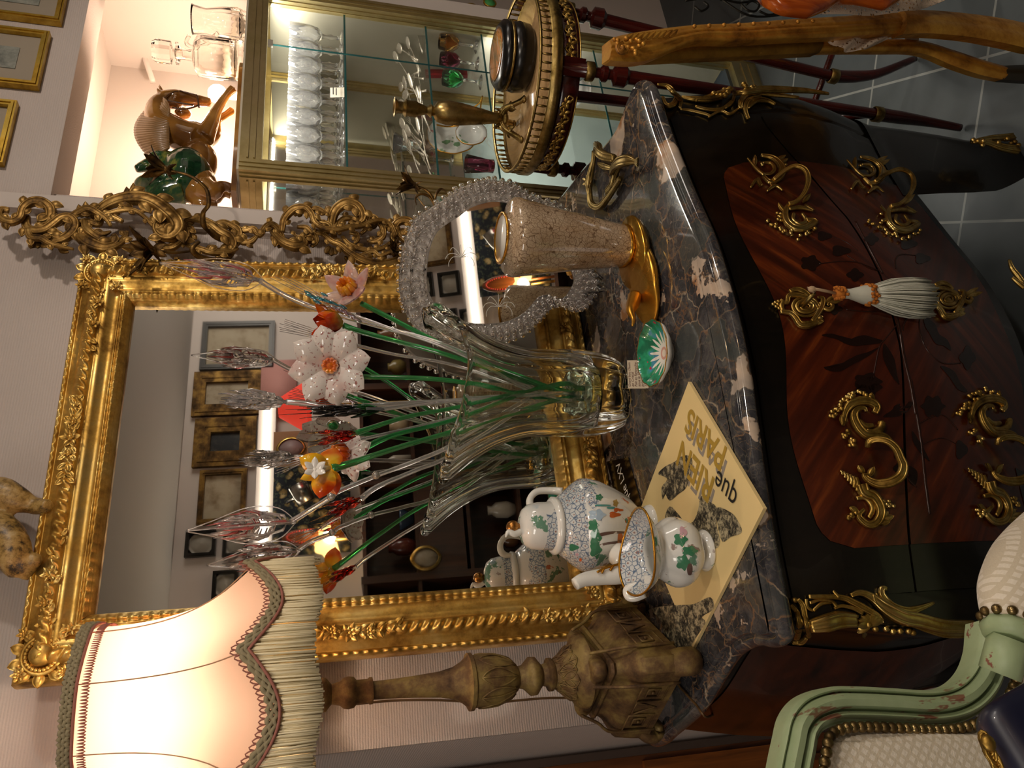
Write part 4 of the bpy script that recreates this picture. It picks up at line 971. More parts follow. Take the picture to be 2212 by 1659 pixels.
# ---------------------------------------------------------------- tall glass vase with glass flowers
VX, VY = .667, 1.335
def vz(px): return ay(px, 848, VY).z
vp = [(0.0, .873), (.05, .872), (.074, .874), (.084, .884), (.094, .905), (.101, .935), (.104, .97), (.103, 1.02), (.103, 1.07), (.111, 1.11), (.128, 1.15), (.154, 1.188), (.178, 1.214), (.190, 1.226)]
vi = [(.180, 1.231), (.168, 1.218), (.144, 1.190), (.119, 1.152), (.102, 1.112), (.094, 1.07), (.092, 1.02), (.088, .98), (.070, .945), (.045, .937), (0, .935)]
def vpt(a, r, z):
    ca, sa = math.cos(a), math.sin(a); top = max(0, (z - 1.08) / .16)
    rib = 1 + (.075 * abs(math.cos(6 * a)) ** .8 - .045) * min(1, r / .05)
    ex = 1.0 + .06 * top; eyy = .80 - .12 * top
    lift = top ** 1.5 * (.030 * ca * ca - .016 * sa * sa + .006 * math.cos(3 * a + .6))
    if r > .08 and z < .95: lift = 0
    r *= .885
    return Vector((VX + r * rib * ex * ca, VY + r * rib * eyy * sa, z + lift))
mb = MB(); L_ = catmull([(r, 0, z) for r, z in vp], 3) + [Vector((.1965 + .0055 * math.sin(q), 0, 1.2415 + .0065 * (1 - math.cos(q)) - .001)) if False else Vector((.1905 + .0085 * math.cos(q), 0, 1.2365 + .0085 * math.sin(q))) for q in (-.3, .1, .5, .9, 1.4, 1.9, 2.3, 2.7, 3.1)] + catmull([(r, 0, z) for r, z in vi], 3)
nn = len(L_)
mb.grid(lambda u, v: vpt(2 * PI * u, max(.0004, L_[int(round(v * (nn - 1)))].x), L_[int(round(v * (nn - 1)))].z), 96, nn, cu=True)
t = NT('vase_glass'); t.set(color=(.93, .95, .90), rough=0.0, trans=1.0, ior=1.42);
mb.build('glass_vase', t.m, label='tall clear ribbed glass vase with a flaring wavy rim holding glass flowers', cat='vase')
SPARK = NT('frosted_clear_glass').set(color=(.96, .94, .94), rough=.03, trans=.9, ior=1.5, coat=.8).m
RSPK = NT('red_streaked_glass').set(color=(.80, .22, .22), rough=.05, trans=.6, ior=1.45, coat=.8).m
STG = NT('green_rod_glass').set(color=(.05, .45, .12), rough=.04, trans=.75, ior=1.45, coat=.8).m
def root(px=None, k=0): return Vector((VX + .012 * math.cos(k * 2.4), VY + .010 * math.sin(k * 2.4), .955))
def stem(mb, pts, r, k, kn=()):
    P = [root(k=k)] + [Vector((VX, VY, 0)).lerp(Vector((VX, VY, 0)), 0) + Vector((.02 * math.cos(k * 2.4), .015 * math.sin(k * 2.4), 1.02))] + [ay(*q) for q in reversed(pts)]
    C_ = catmull(P, 8); mb.tube(C_, [q * 1.15 for q in r], 7)
    for q in kn: p = ay(*q); mb.ell(p, .008, 10, 7)
    return C_
M_PETAL = None
t = NT('milky_glass_petal'); n = t.noise(t.co(), 150, 2); n2 = t.noise(t.co(), 22, 3)
c = t.mix(t.ramp(n.outputs[0], [(.60, 0.0), (.66, .85)]), 'E8DED6', '9A4238'); c = t.mix(t.ramp(n2.outputs[0], [(.55, 0.0), (.7, .5)]), c, 'D9A8A0')
t.set(color=c, rough=.08, coat=.6, trans=.12); M_PETAL = t.m
t = NT('pink_glass_petal'); n = t.noise(t.co(), 25, 3); t.set(color=t.ramp(n.outputs[0], [(.4, 'F0D8D0'), (.62, 'E2A4A0')]), rough=.06, trans=.55, coat=.4); M_PINKP = t.m
t = NT('orange_glass'); n = t.noise(t.co(), 30, 3); t.set(color=t.ramp(n.outputs[0], [(.38, 'C84A08'), (.5, 'E87A10'), (.6, 'F0A020')]), rough=.07, coat=.7, trans=.15); M_OR = t.m
t = NT('red_orange_petal_glass'); t.set(color=t.ramp(t.noise(t.co(), 14, 3).outputs[0], [(.44, 'D2400C'), (.54, 'F07A14'), (.64, 'F5C02C')]), rough=.06, coat=.7, trans=.15); M_TUL = t.m
def gleaf(mb, c, d, side, L, W, n_, curl=.25, th=.002): mb.leaf(c, d, side, L, W, n_, curl, 0, th)
def flower_thing(name, label, cat, loc): return thing(name, label, cat, loc, 'glass flowers in the tall vase')
# 1 large white lily facing the room
c = ay(715, 790, 1.36); N_ = (ORG - c).normalized(); N_ = (N_ + Vector((0, 0, .15))).normalized(); U_ = Vector((0, 0, 1)); U_ = (U_ - N_ * U_.dot(N_)).normalized(); S_ = N_.cross(U_)
T = flower_thing('glass_lily', 'large white glass lily with orange centre facing the room above the vase', 'glass flower', root(k=1))
for k in range(8):
    a = 2 * PI * (k + .28) / 8; d = U_ * math.cos(a) + S_ * math.sin(a); mb = MB(); gleaf(mb, c + d * .010 + N_ * (.002 * (k % 2)), (d + N_ * .22).normalized(), N_.cross(d).normalized(), .072, .058, N_, .12 if k % 2 else .05, .0022); mb.build('petal', M_PETAL, T)
mb = MB()
for k in range(10): a = 2 * PI * k / 10; d = U_ * math.cos(a) + S_ * math.sin(a); mb.ell(c + d * .011 + N_ * .014, (.0062, .0062, .010), 8, 6, rot=N_.to_track_quat('Z', 'Y').to_matrix())
mb.ell(c + N_ * .011, (.010, .010, .012), 10, 8, rot=N_.to_track_quat('Z', 'Y').to_matrix()); mb.build('flower_centre', M_OR, T)
mb = MB(); stem(mb, [(740, 812, 1.375), (800, 814, 1.37), (980, 823, 1.345)], [.004, .004, .0045, .005], 1); mb.ell(c - N_ * .014, (.016, .016, .012), 12, 8, rot=N_.to_track_quat('Z', 'Y').to_matrix()); mb.build('stem', STG, T)
# 2 pink and clear daffodil seen from the side
c = ay(760, 632, 1.38); D = (ay(720, 612, 1.34) - c).normalized(); D = (D + Vector((.25, -.35, 0))).normalized()
T = flower_thing('glass_daffodil', 'pink glass daffodil with a ribbed orange trumpet seen side on', 'glass flower', root(k=2))
U_ = D.orthogonal().normalized(); S_ = D.cross(U_)
for k in range(6): a = 2 * PI * k / 6; d = U_ * math.cos(a) + S_ * math.sin(a); mb = MB(); gleaf(mb, c, (d + D * .25).normalized(), D.cross(d), .062, .036, D, .3); mb.build('petal', M_PINKP, T)
mb = MB()
for k in range(9): a = 2 * PI * k / 9; d = U_ * math.cos(a) + S_ * math.sin(a); mb.tube([c + d * .010 + D * .004, c + d * .016 + D * .018, c + d * .013 + D * .036], [.004, .007, .004], 7)
mb.build('trumpet', M_OR, T); mb = MB(); stem(mb, [(780, 655, 1.38), (850, 690, 1.37), (975, 752, 1.345)], [.004, .004, .0045, .005], 2); mb.build('stem', STG, T)
# 3 orange tulip
c = ay(737, 700, 1.36); D = (ay(690, 690, 1.34) - c).normalized(); U_ = D.orthogonal().normalized(); S_ = D.cross(U_)
T = flower_thing('glass_tulip', 'red and yellow glass tulip above the right of the vase', 'glass flower', root(k=3))
for k in range(6): a = 2 * PI * k / 6 + .3; d = U_ * math.cos(a) + S_ * math.sin(a); mb = MB(); gleaf(mb, c + d * .006, (D + d * (.42 if k % 2 else .22)).normalized(), d.cross(D), .058, .036, d, .1 if k % 2 else -.15); mb.build('petal', M_TUL, T)
mb = MB(); stem(mb, [(742, 703, 1.36), (800, 722, 1.355), (985, 772, 1.33)], [.0035, .004, .0045, .006], 3); mb.build('stem', STG, T)
# 4 orange lily on the left
c = ay(708, 1012, 1.19); D = (ay(680, 1022, 1.17) - c).normalized(); D = (D + Vector((-.3, -.2, 0))).normalized()
T = flower_thing('glass_orchid', 'orange and yellow glass bloom with a white bud centre on the left of the vase', 'glass flower', root(k=4))
for (px, py, W_) in ((648, 990, .034), (650, 1035, .02), (716, 980, .040), (690, 1075, .038), (720, 1050, .03)):
    e = ay(px, py, 1.17 if px < 700 else 1.20); d = e - c; mb = MB(); gleaf(mb, c, d, d.cross(N_).normalized(), max(.045, d.length * 1.05), W_, N_, -.12); mb.build('petal', M_TUL, T)
mb = MB(); e = ay(680, 1015, 1.16)
for k in range(6): a = 2 * PI * k / 6; d = Vector((math.cos(a), -.45, math.sin(a))); mb.leaf(e, d, d.cross(Vector((0, -1, 0))).normalized(), .020, .011, (0, -1, 0), .1, 0, .001)
mb.ell(e, .005, 8, 6); mb.tube([e, c], .006, 7); mb.build('bud_centre', simple('opal_glass', 'EDE6DC', .1, coat=.6), T)
mb = MB(); stem(mb, [(716, 1012, 1.19), (760, 1000, 1.21), (850, 970, 1.25), (978, 932, 1.30)], [.004, .004, .0045, .007], 4); mb.build('stem', STG, T)
# 5 striped orange bloom with pale petals behind it
c = ay(750, 985, 1.30); D = (ay(715, 978, 1.28) - c).normalized(); U_ = D.orthogonal().normalized(); S_ = D.cross(U_)
T = flower_thing('glass_daffodil', 'white glass daffodil with a striped amber trumpet half hidden behind the orange bloom', 'glass flower', root(k=5))
for k in range(6): a = 2 * PI * k / 6; d = U_ * math.cos(a) + S_ * math.sin(a); mb = MB(); gleaf(mb, c, (d * .8 - D * .5).normalized(), D.cross(d), .052, .034, D, .15); mb.build('petal', M_PETAL, T)
mb = MB()
for k in range(9): a = 2 * PI * k / 9; d = U_ * math.cos(a) + S_ * math.sin(a); mb.tube([c + d * .008, c + d * .015 + D * .014, c + d * .012 + D * .030], [.004, .0065, .004], 7)
mb.build('trumpet', M_OR, T); mb = MB(); stem(mb, [(775, 975, 1.31), (850, 940, 1.32), (985, 905, 1.33)], [.0035, .0035, .004, .006], 5); mb.build('stem', STG, T)
# spiky glass buds
def bud(tip, base, Y, wpx, mat2, pts, k, name, label, seed, cage=True, kn=()):
    random.seed(seed); T = flower_thing(name, label, 'glass flower', root(k=k)); a_ = ay(*tip, Y - .01); b_ = ay(*base, Y); D = (a_ - b_); L = D.length; D.normalize(); U_ = D.orthogonal().normalized(); S_ = D.cross(U_)
    W = wpx * .00085; mb = MB(); mr = MB()
    for i in range(64):
        u = random.random() ** .8 * .55; a = random.random() * 2 * PI; d = U_ * math.cos(a) + S_ * math.sin(a); r = W * math.sin(PI * min(.98, (u + .12) * 1.35)) * .72
        p = b_ + D * (L * (u + .04)) + d * r; q = p + D * (L * random.uniform(.12, .28)) + d * random.uniform(-.002, .006)
        (mr if (i % 5 == 0 and mat2) else mb).tube([p - d * r * .7 - D * .006, p, p.lerp(q, .6) + d * .003, q], [.0010, .0030, .0018, .0004], 6)
    for i in range(10): a = random.random() * 2 * PI; d = U_ * math.cos(a) + S_ * math.sin(a); mb.tube([b_ + D * L * .5 + d * W * .3, b_ + D * L * random.uniform(.7, .85) + d * W * .1], [.002, .0006], 5)
    mb.tube([b_, b_ + D * L * .4], [.004, .008, .003], 8)
    mb.build('glass_scales', SPARK, T)
    if mat2: mr.build('coloured_scales', RSPK, T)
    if cage:
        mc = MB()
        for k_ in range(4):
            a = k_ * PI / 2 + .5; d = U_ * math.cos(a) + S_ * math.sin(a); mc.tube(catmull([b_ - D * .01, b_ + D * L * .12 + d * W * .9, b_ + D * L * .42 + d * W * 1.05, b_ + D * L * .75 + d * W * .45, a_ + d * .001], 6), .0011, 5)
        mc.build('glass_cage', SPARK, T)
    ms = MB(); stem(ms, [(*base, Y)] + pts, [.0035, .004, .004, .0045, .005], k, kn); ms.build('stem', SPARK, T)
    return T
bud((345, 568), (560, 605), 1.36, 34, GLASS_R, [(620, 640, 1.36), (700, 672, 1.355), (800, 700, 1.35), (978, 752, 1.33)], 6, 'glass_bud', 'clear and red spiky glass bud rising highest at the right of the vase', 21)
bud((440, 860), (618, 868), 1.38, 26, None, [(660, 872, 1.38), (720, 880, 1.38), (850, 872, 1.36), (985, 865, 1.34)], 7, 'glass_bud', 'clear spiky glass bud standing upright above the middle of the vase', 22, False)
bud((402, 1147), (628, 1128), 1.42, 36, GLASS_R, [(665, 1105, 1.42), (715, 1074, 1.40), (735, 1060, 1.40), (815, 1027, 1.39), (900, 995, 1.37), (988, 955, 1.35)], 8, 'glass_bud', 'clear and red spiky glass bud on a curving knotted stem, left of the vase', 23, True, ((715, 1073, 1.40), (812, 1027, 1.39)))
# sprays of drops with long hairs
def spray(px0, Y, n_, mat, hair, L, pts, k, name, label, seed, spread=18, green=False):
    random.seed(seed); T = flower_thing(name, label, 'glass flower', root(k=k)); b_ = ay(px0[1][0], px0[1][1], Y); a_ = ay(px0[0][0], px0[0][1], Y); D = (a_ - b_); LL = D.length; D.normalize(); U_ = D.cross(Vector((0, 1, 0))).normalized(); S_ = D.cross(U_)
    mb = MB(); mh = MB()
    for i in range(n_):
        o_ = U_ * random.uniform(-1, 1) * spread * .0007 + S_ * random.uniform(-1, 1) * spread * .0005; u = random.uniform(0.02, .45)
        p = b_ + D * LL * u + o_ * (.5 + u); q = p + D * LL * .22 + o_ * .2
        mb.tube([p - D * .004, p.lerp(q, .4), p.lerp(q, .8), q], [.001, .0042, .003, .0008], 7)
        mh.tube([b_.lerp(p, .3), p], .001, 5); mh.tube([q, q + D * L * random.uniform(.7, 1.1) + o_ * .3], [.0008, .0004], 4)
    mb.build('glass_drops', mat, T); mh.build('glass_hairs', hair, T); ms = MB(); stem(ms, [(px0[1][0], px0[1][1], Y)] + pts, [.003, .0035, .0035, .004, .005], k); ms.build('stem', STG if green else SPARK, T); return T
BLKG = simple('black_glass', '0A0A0C', .05, coat=.5)
T = spray(((600, 895), (790, 885)), 1.34, 14, BLKG, BLKG, .05, [(830, 883, 1.34), (985, 866, 1.335)], 9, 'glass_grass_spray', 'spray of black glass drops with long black hairs above green drops', 31)
b_ = ay(830, 884, 1.34); mb = MB(); random.seed(5)
for i in range(9): q = ay(random.uniform(735, 765), random.uniform(868, 905), 1.34); mb.tube([b_, b_.lerp(q, .5), q], [.001, .0048, .001], 7)
mb.build('green_drops', GLASS_G, T)
spray(((635, 960), (770, 935)), 1.26, 12, GLASS_R, GLASS_A, .03, [(800, 925, 1.27), (880, 900, 1.30), (985, 880, 1.33)], 10, 'glass_grass_spray', 'spray of red glass drops between the black spray and the orange bloom', 32, 16, True)
spray(((660, 1130), (780, 1078)), 1.28, 12, GLASS_R, GLASS_A, .03, [(815, 1052, 1.28), (900, 1015, 1.30), (985, 978, 1.32)], 11, 'glass_grass_spray', 'spray of red glass drops leaning out lowest on the left of the vase', 33, 16)
def rods(tip, base, Y, n_, pts, k, label, mat=SPARK, drops=None):
    T = flower_thing('glass_rod_spray', label, 'glass flower', root(k=k)); b_ = ay(*base, Y); a_ = ay(*tip, Y); D = a_ - b_; U_ = D.cross(Vector((0, 1, 0))).normalized(); mb = MB()
    for i in range(n_): o_ = U_ * ((i - n_ / 2) * .0042); mb.tube([b_, b_.lerp(a_, .45) + o_ * .6 + Vector((0, (i % 3 - 1) * .004, 0)), a_ + o_ + D * random.uniform(-.15, .1)], [.0012, .0009, .0005], 5)
    mb.build('fine_rods', SPARK, T)
    if drops:
        m2 = MB()
        for (q, w_) in drops[1]: p = ay(*q, Y - .01); m2.ell(p, (w_ * .5, w_ * .5, w_ * 1.5), 9, 7, rot=(D.normalized()).to_track_quat('Z', 'Y').to_matrix())
        m2.build('coloured_drops', drops[0], T)
    ms = MB(); stem(ms, [(*base, Y)] + pts, [.0025, .0025, .003, .003, .004], k); ms.build('stem', mat, T)
rods((592, 700), (745, 740), 1.37, 8, [(850, 765, 1.365), (985, 790, 1.35)], 12, 'spray of fine clear glass rods just right of the white lily')
rods((595, 1015), (680, 985), 1.30, 7, [(760, 955, 1.31), (985, 900, 1.33)], 13, 'spray of fine clear glass rods behind the orange bloom')
rods((600, 600), (760, 680), 1.33, 6, [(850, 712, 1.33), (985, 760, 1.32)], 14, 'clear glass grass spray with blue and lilac drops at the right of the vase', SPARK, (GLASS_B, [((672, 640), .009), ((690, 645), .008), ((705, 650), .009), ((720, 655), .008), ((685, 652), .007), ((665, 632), .006), ((740, 662), .007), ((700, 636), .006)]))
T = bpy.data.objects['glass_rod_spray.002']; m2 = MB()
for q, w_ in (((740, 672), .009), ((755, 680), .008), ((725, 668), .008), ((770, 690), .007)): m2.ell(ay(*q, 1.325), (w_ * .7, w_ * .6, w_ * 1.8), 9, 7, rot=Matrix.Rotation(.5, 3, 'Y'))
m2.build('lilac_drops', GLASS_L, T)

# glass flower block in the bottom of the vase
mb = MB(); mb.lathe([(0, .9385), (.050, .9385), (.054, .950), (.054, .975), (.046, .986), (0, .988)], 40, (VX, VY, 0), lambda a, z: 1 + .05 * abs(math.cos(6 * a)))
mb.build('flower_block', glass('pale_green_glass', (.75, .95, .80)), label='domed pale green glass flower block holding the stems inside the tall vase', cat='flower block')
# ---------------------------------------------------------------- objects on the marble
# crackle glaze vase on its gilded stand
CX, CY = .850, 1.135
def cz(px, py=535): return ay(px, py, CY).z
def cr_(n_, py=520): return pr_(n_, ay(1200, py, CY))
t = NT('brown_crackle_glaze'); v = t.co(); nd = t.noise(v, 30, 2); vv = t.mix(.02, v, nd.outputs['Color']); e = t.vor(vv, 95, 'DISTANCE_TO_EDGE'); e2 = t.vor(vv, 210, 'DISTANCE_TO_EDGE')
cc = t.ramp(t.noise(v, 14, 4).outputs[0], [(.35, 'A08668'), (.65, 'C4AE92')]); cc = t.mix(t.ramp(e2.outputs[0], [(0, .6), (.10, 0.0)]), cc, '7A5E40'); cc = t.mix(t.ramp(e.outputs[0], [(0, .95), (.055, 0.0)]), cc, '5A3E26')
t.set(color=cc, rough=.12, coat=.7); t.bump(e.outputs[0], .1, .001); M_CRACK = t.m
z0, z1 = cz(1352), cz(1100)
STH = z0
T = thing('crackle_vase', 'rounded three-sided vase in brown crackle glaze with gold rim, on a gold stand', 'vase', (CX, CY, z0))
vx = (ay(1100, 513, CY).x + ay(1350, 535, CY).x) / 2
def tri2(a): return 1 + .06 * math.cos(3 * a + 1.0)
r1 = cr_(84); r0 = cr_(46); H = z1 - z0
pr = [(0, 0), (r0 * .9, 0), (r0 * 1.02, .008), (lerp(r0, r1, .25), H * .28), (lerp(r0, r1, .55), H * .55), (lerp(r0, r1, .9), H * .85), (r1, H * .93), (r1 * .985, H * .965), (r1 * .9, H * .995), (r1 * .72, H * 1.005), (r1 * .63, H * 1.02), (r1 * .60, H * 1.045)]
MB().lathe([(r, z0 + z) for r, z in pr], 64, (vx, CY, 0), lambda a, z: tri2(a) if z < z0 + H else 1, cap=False).build('body', M_CRACK, T)
MB().lathe([(r1 * .60, z0 + H * 1.045), (r1 * .655, z0 + H * 1.05), (r1 * .66, z0 + H * 1.062), (r1 * .60, z0 + H * 1.066), (r1 * .58, z0 + H * 1.05)], 48, (vx, CY, 0), cap=False).build('gold_rim', G_BASE, T)
MB().lathe([(r1 * .585, z0 + H * 1.055), (r1 * .55, z0 + H * 1.0), (r1 * .6, z0 + H * .9), (r1 * .5, z0 + H * .6), (0, z0 + H * .5)], 48, (vx, CY, 0)).build('white_lining', WHITE_PORC, T)
MB().lathe([(r0 * .9, z0 + .001), (r0 * 1.05, z0 + .001), (r0 * 1.05, z0 + .006), (r0 * .95, z0 + .010)], 48, (vx, CY, 0), tri2 and (lambda a, z: tri2(a)), cap=False).build('gold_foot_ring', G_BASE, T)
gx = (az(1410, 480, .88).x + az(1420, 690, .88).x) / 2 + .012
mb = MB()
def gs(u, v):
    a = 2 * PI * u; th = PI * v; hx_ = .100; hy = .052 * (1 - .10 * math.cos(a)); hz = (STH - .872)
    x = gx + .0 + hx_ * math.sin(th) ** .7 * math.cos(a); s_ = math.sin(th) ** .7
    y = CY - .010 + hy * s_ * math.sin(a) + .006 * math.cos(2 * a) * s_; z = .872 + hz * (.5 + .5 * math.copysign(abs(math.cos(th)) ** .75, math.cos(th)))
    z -= max(0, (gx - .05 - x)) * .30 * (z - .872) / hz; z -= max(0, x - gx - .06) * .2 * (z - .872) / hz
    return Vector((x, y, min(z, STH - .0008)))
mb.grid(gs, 48, 20, cu=True)
S0 = thing('gold_stand', 'bright gold bird-like glazed stand under the brown crackle vase', 'stand', (gx, CY, .872))
mb.build('stand_body', G_BASE, S0)
mb = MB(); P = catmull([ay(1372, 640, CY - .01), ay(1366, 660, CY - .02), ay(1362, 672, CY - .03), ay(1368, 690, CY - .035), ay(1366, 704, CY - .04)], 5)
mb.tube(P, [.014, .012, .008, .004, .002], 10); mb.build('neck_and_beak', G_BASE, S0)
mb = MB(); mb.lathe([(r0 * 1.3, STH - .016), (r0 * 1.42, STH - .006), (r0 * 1.38, STH - .001), (0, STH - .0008)], 48, (vx - .014, CY - .010, 0), lambda a, z: 1 + .32 * math.cos(a) ** 2 + .10 * math.cos(a - PI)); mb.build('flat_ledge', G_BASE, S0)
# small beaded glass dressing mirror
PN = Vector((-.24, -.93, .27)).normalized(); PP = Vector((.935, 1.315, .876))
ol = [(862, 590), (864, 640), (885, 692), (918, 724), (958, 738), (1010, 745), (1060, 744), (1103, 736), (1142, 716), (1168, 690), (1188, 668), (1214, 662), (1240, 672), (1262, 668), (1277, 650), (1290, 622), (1284, 596), (1268, 560), (1255, 520), (1235, 480), (1212, 446), (1190, 436), (1150, 424), (1128, 410), (1100, 395), (1062, 390), (1030, 394), (990, 408), (960, 430), (916, 458), (890, 482), (872, 525)]
O3 = catmull([apl(*q, PP, PN) for q in ol], 5, True); C3 = sum(O3, Vector()) / len(O3)
T = thing('dressing_mirror', 'small shaped mirror bordered with clear glass beads behind the crackle vase', 'mirror', (PP.x + .06, PP.y + .02, .872))
inn = [C3 + (p - C3) * .74 for p in O3]
no = len(O3)
MB().add([C3] + inn, [(0, 1 + i, 1 + (i + 1) % no) for i in range(no)]).build('mirror_plate', M_MIRROR, T, False)
bk = [p - PN * .008 for p in O3]; MB().add([C3 - PN * .008] + bk + [p - PN * .003 for p in O3] + [C3 - PN * .003], [(0, 1 + i, 1 + (i + 1) % no) for i in range(no)] + [(1 + i, 1 + (i + 1) % no, 1 + no + (i + 1) % no, 1 + no + i) for i in range(no)] + [(2 * no + 1, 1 + no + (i + 1) % no, 1 + no + i) for i in range(no)]).build('backing', simple('mirror_backing', 'A8A098', .5), T, False)
M_BEAD = glass('bead_glass', (.97, .95, .93), .02, 1.45)
mb = MB(); random.seed(9)
def ringpts(f, step):
    R_ = [C3 + (p - C3) * f for p in O3]; out = []; acc = 0
    for i in range(no):
        a, b = R_[i], R_[(i + 1) % no]; L = (b - a).length; acc += L
        if acc >= step: out.append(b); acc = 0
    return out
for f, r, st in ((1.0, .0065, .0125), (.955, .0055, .012), (.91, .0072, .015), (.865, .0055, .012), (.82, .006, .013), (.775, .004, .009)):
    for p in ringpts(f, st): mb.ell(p + PN * (r * .9) + Vector([random.uniform(-.0015, .0015) for _ in range(3)]), r, 8, 6)
mb.build('beaded_border', M_BEAD, T)
mb = MB()
for f, r in ((.985, .0022), (.885, .0028), (.755, .0022)):
    R_ = [C3 + (p - C3) * f + PN * .002 for p in O3]; mb.tube(R_ + [R_[0]], r, 6)
mb.build('glass_rope', M_BEAD, T)
mb = MB(); up_ = (Vector((0, 0, 1)) - PN * PN.z).normalized(); rt = up_.cross(PN)
for (ox, oz) in ((-.10, .02), (.02, .10)):
    for q in range(-3, 4):
        a = .5 * q; c_ = C3 + rt * ox + up_ * oz + PN * .0008
        mb.tube(catmull([c_, c_ + rt * (.018 * math.cos(a)) + up_ * (.018 * math.sin(a)), c_ + rt * (.030 * math.cos(a * 1.3)) + up_ * (.030 * math.sin(a * 1.3)), c_ + rt * (.026 * math.cos(a * 1.7)) + up_ * (.036 * math.sin(a * 1.5))], 4), .0006, 4)
mb.build('etched_sprays', simple('etched_white', 'D8D4CC', .7), T)
mb = MB(); f_ = az(1308, 620, .872); mb.tube([PP + Vector((.05, .0, .035)), f_ + Vector((.02, .0, .004))], .004, 8); mb.tube([apl(1262, 640, PP, PN) + PN * .004, az(1308, 624, .874), az(1296, 612, .874)], .0045, 8); mb.build('glass_foot', M_BEAD, T)
MB().tube([C3 - PN * .012, Vector((C3.x + .02, 1.462, .874))], .003, 6).build('back_strut', G_ANT, T)
# price tag, label card, booklet
M_PAPER = simple('cream_card', 'D2C2A8', .8); M_INK = simple('brown_ink', '5A2A20', .8); M_CREAMP = simple('cream_paper', 'E2C88C', .75); M_GREYP = simple('grey_print', '8E8478', .8); M_GOLDP = simple('mustard_print', 'A8872E', .7); M_BLKP = simple('black_print', '15120F', .6); M_WP = simple('white_print', 'E8E0D0', .7)
tb = az(1400, 808, .871); th_ = ay(1355, 808, tb.y + .012).z - .871; wl = (az(1399, 778, .871) - az(1401, 839, .871)); wl.z = 0; wv_ = wl.normalized(); ww = wl.length * .5
Tg = thing('price_tag', 'small folded cream card tag with handwritten lines standing by the glass vase', 'tag', tb)
bq = Vector((0, 0, 1)) * th_ + Vector((-wv_.y, wv_.x, 0)) * .012
if (Vector((-wv_.y, wv_.x, 0))).y < 0: bq = Vector((0, 0, 1)) * th_ - Vector((-wv_.y, wv_.x, 0)) * .012
nq = wv_.cross(bq).normalized(); nq = nq if nq.dot(ORG - tb) > 0 else -nq
mb = MB(); cs = [tb - wv_ * ww, tb + wv_ * ww, tb + wv_ * ww + bq, tb - wv_ * ww + bq]; b2 = [p - nq * .0006 for p in cs]; mb.add(cs + b2, [(0, 1, 2, 3), (7, 6, 5, 4), (0, 4, 5, 1), (1, 5, 6, 2), (2, 6, 7, 3), (3, 7, 4, 0)])
bb = [cs[3], cs[2], cs[2] - nq * .016 - bq * .98, cs[3] - nq * .016 - bq * .98]; mb.add(bb, [(0, 1, 2, 3)]); mb.build('card', M_PAPER, Tg, False)
mb = MB(); lines = ['Grand bou Daum', 'en Cristal', 'Fait et Retouche', 'sous la 1947', 'prix a Lorraine', '1920 - 1970']
up_ = bq.normalized()
for i, tx in enumerate(lines):
    vs_, fs = text_mesh(tx, .0072, 0, .2); w0 = max(p.x for p in vs_); k = min(1, (2 * ww * .86) / w0); o_ = tb - wv_ * ww * .88 + bq * (1 - .14 - i * .155) + nq * .0004
    mb.add([o_ + wv_ * p.x * k + up_ * p.y * k for p in vs_], fs)
mb.build('handwriting', M_INK, Tg, False)
def flat_card(name, label, cat, A, B, D, th, mat, group=None, z=.871, nm='card'):
    A, B, D = [Vector((p[0], p[1], z)) for p in (A, B, D)]; T = thing(name, label, cat, A, group); u = B - A; v = D - A
    mb = MB(); low = [A, A + u, A + u + v, A + v]; hi = [p + Vector((0, 0, th)) for p in low]; mb.add(low + hi, [(3, 2, 1, 0), (4, 5, 6, 7), (0, 1, 5, 4), (1, 2, 6, 5), (2, 3, 7, 6), (3, 0, 4, 7)]); mb.build(nm, mat, T, False)
    return T, A + Vector((0, 0, th)), u, v
def put_text(parent, name, body, size, A, u, v, a, b, mat, shear=0, rot=0, bold=0, zo=.0004, wmax=None, hs=1.0, extr=0):
    vs_, fs = text_mesh(body, size, extr, shear, 'LEFT', bold); U_, V_ = u.normalized(), v.normalized(); V_ = (V_ - U_ * V_.dot(U_)).normalized(); o_ = A + u * a + v * b + Vector((0, 0, zo))
    k = wmax / max(p.x for p in vs_) if wmax else 1; c_, s_ = math.cos(rot), math.sin(rot)
    mb = MB(); mb.add([o_ + U_ * (p.x * k * c_ - p.y * hs * s_) + V_ * (p.x * k * s_ + p.y * hs * c_) for p in vs_], fs); mb.build(name, mat, parent, False)
E_ = [az(*q, .871) for q in ((1386, 1088), (1358, 988), (1311, 997))]
lu = (E_[1] - E_[0]); 
lv = (E_[2] - E_[1]); A_ = E_[1] - lu.normalized() * .145
T, A, u, v = flat_card('name_card', 'glossy black card lettered in white lying behind the teapot', 'card', A_, E_[1], A_ + lv, .0012, simple('gloss_black_card', '0C0B0A', .12, coat=.5))
put_text(T, 'lettering', 'Epoque LXV', .030, A, u, v, .05, .40, M_WP, wmax=.135, hs=1.1)
BA, BB_, BD = Vector((.2885, .941)), Vector((.554, 1.059)), Vector((.140, 1.237))
T, A, u, v = flat_card('booklet', 'cream booklet with mustard lettering lying slanted on the marble front corner', 'booklet', BA, BB_, BD, .006, M_CREAMP, nm='pages')
def ab(px, py):
    p = az(px, py, .877) - A; M_ = Matrix(((u.x, v.x), (u.y, v.y))).inverted(); r = M_ @ Vector((p.x, p.y)); return r.x, r.y
def bpx(q): return A + u * ab(*q)[0] + v * ab(*q)[1]
cD = crop(1280, 780, 3.95)
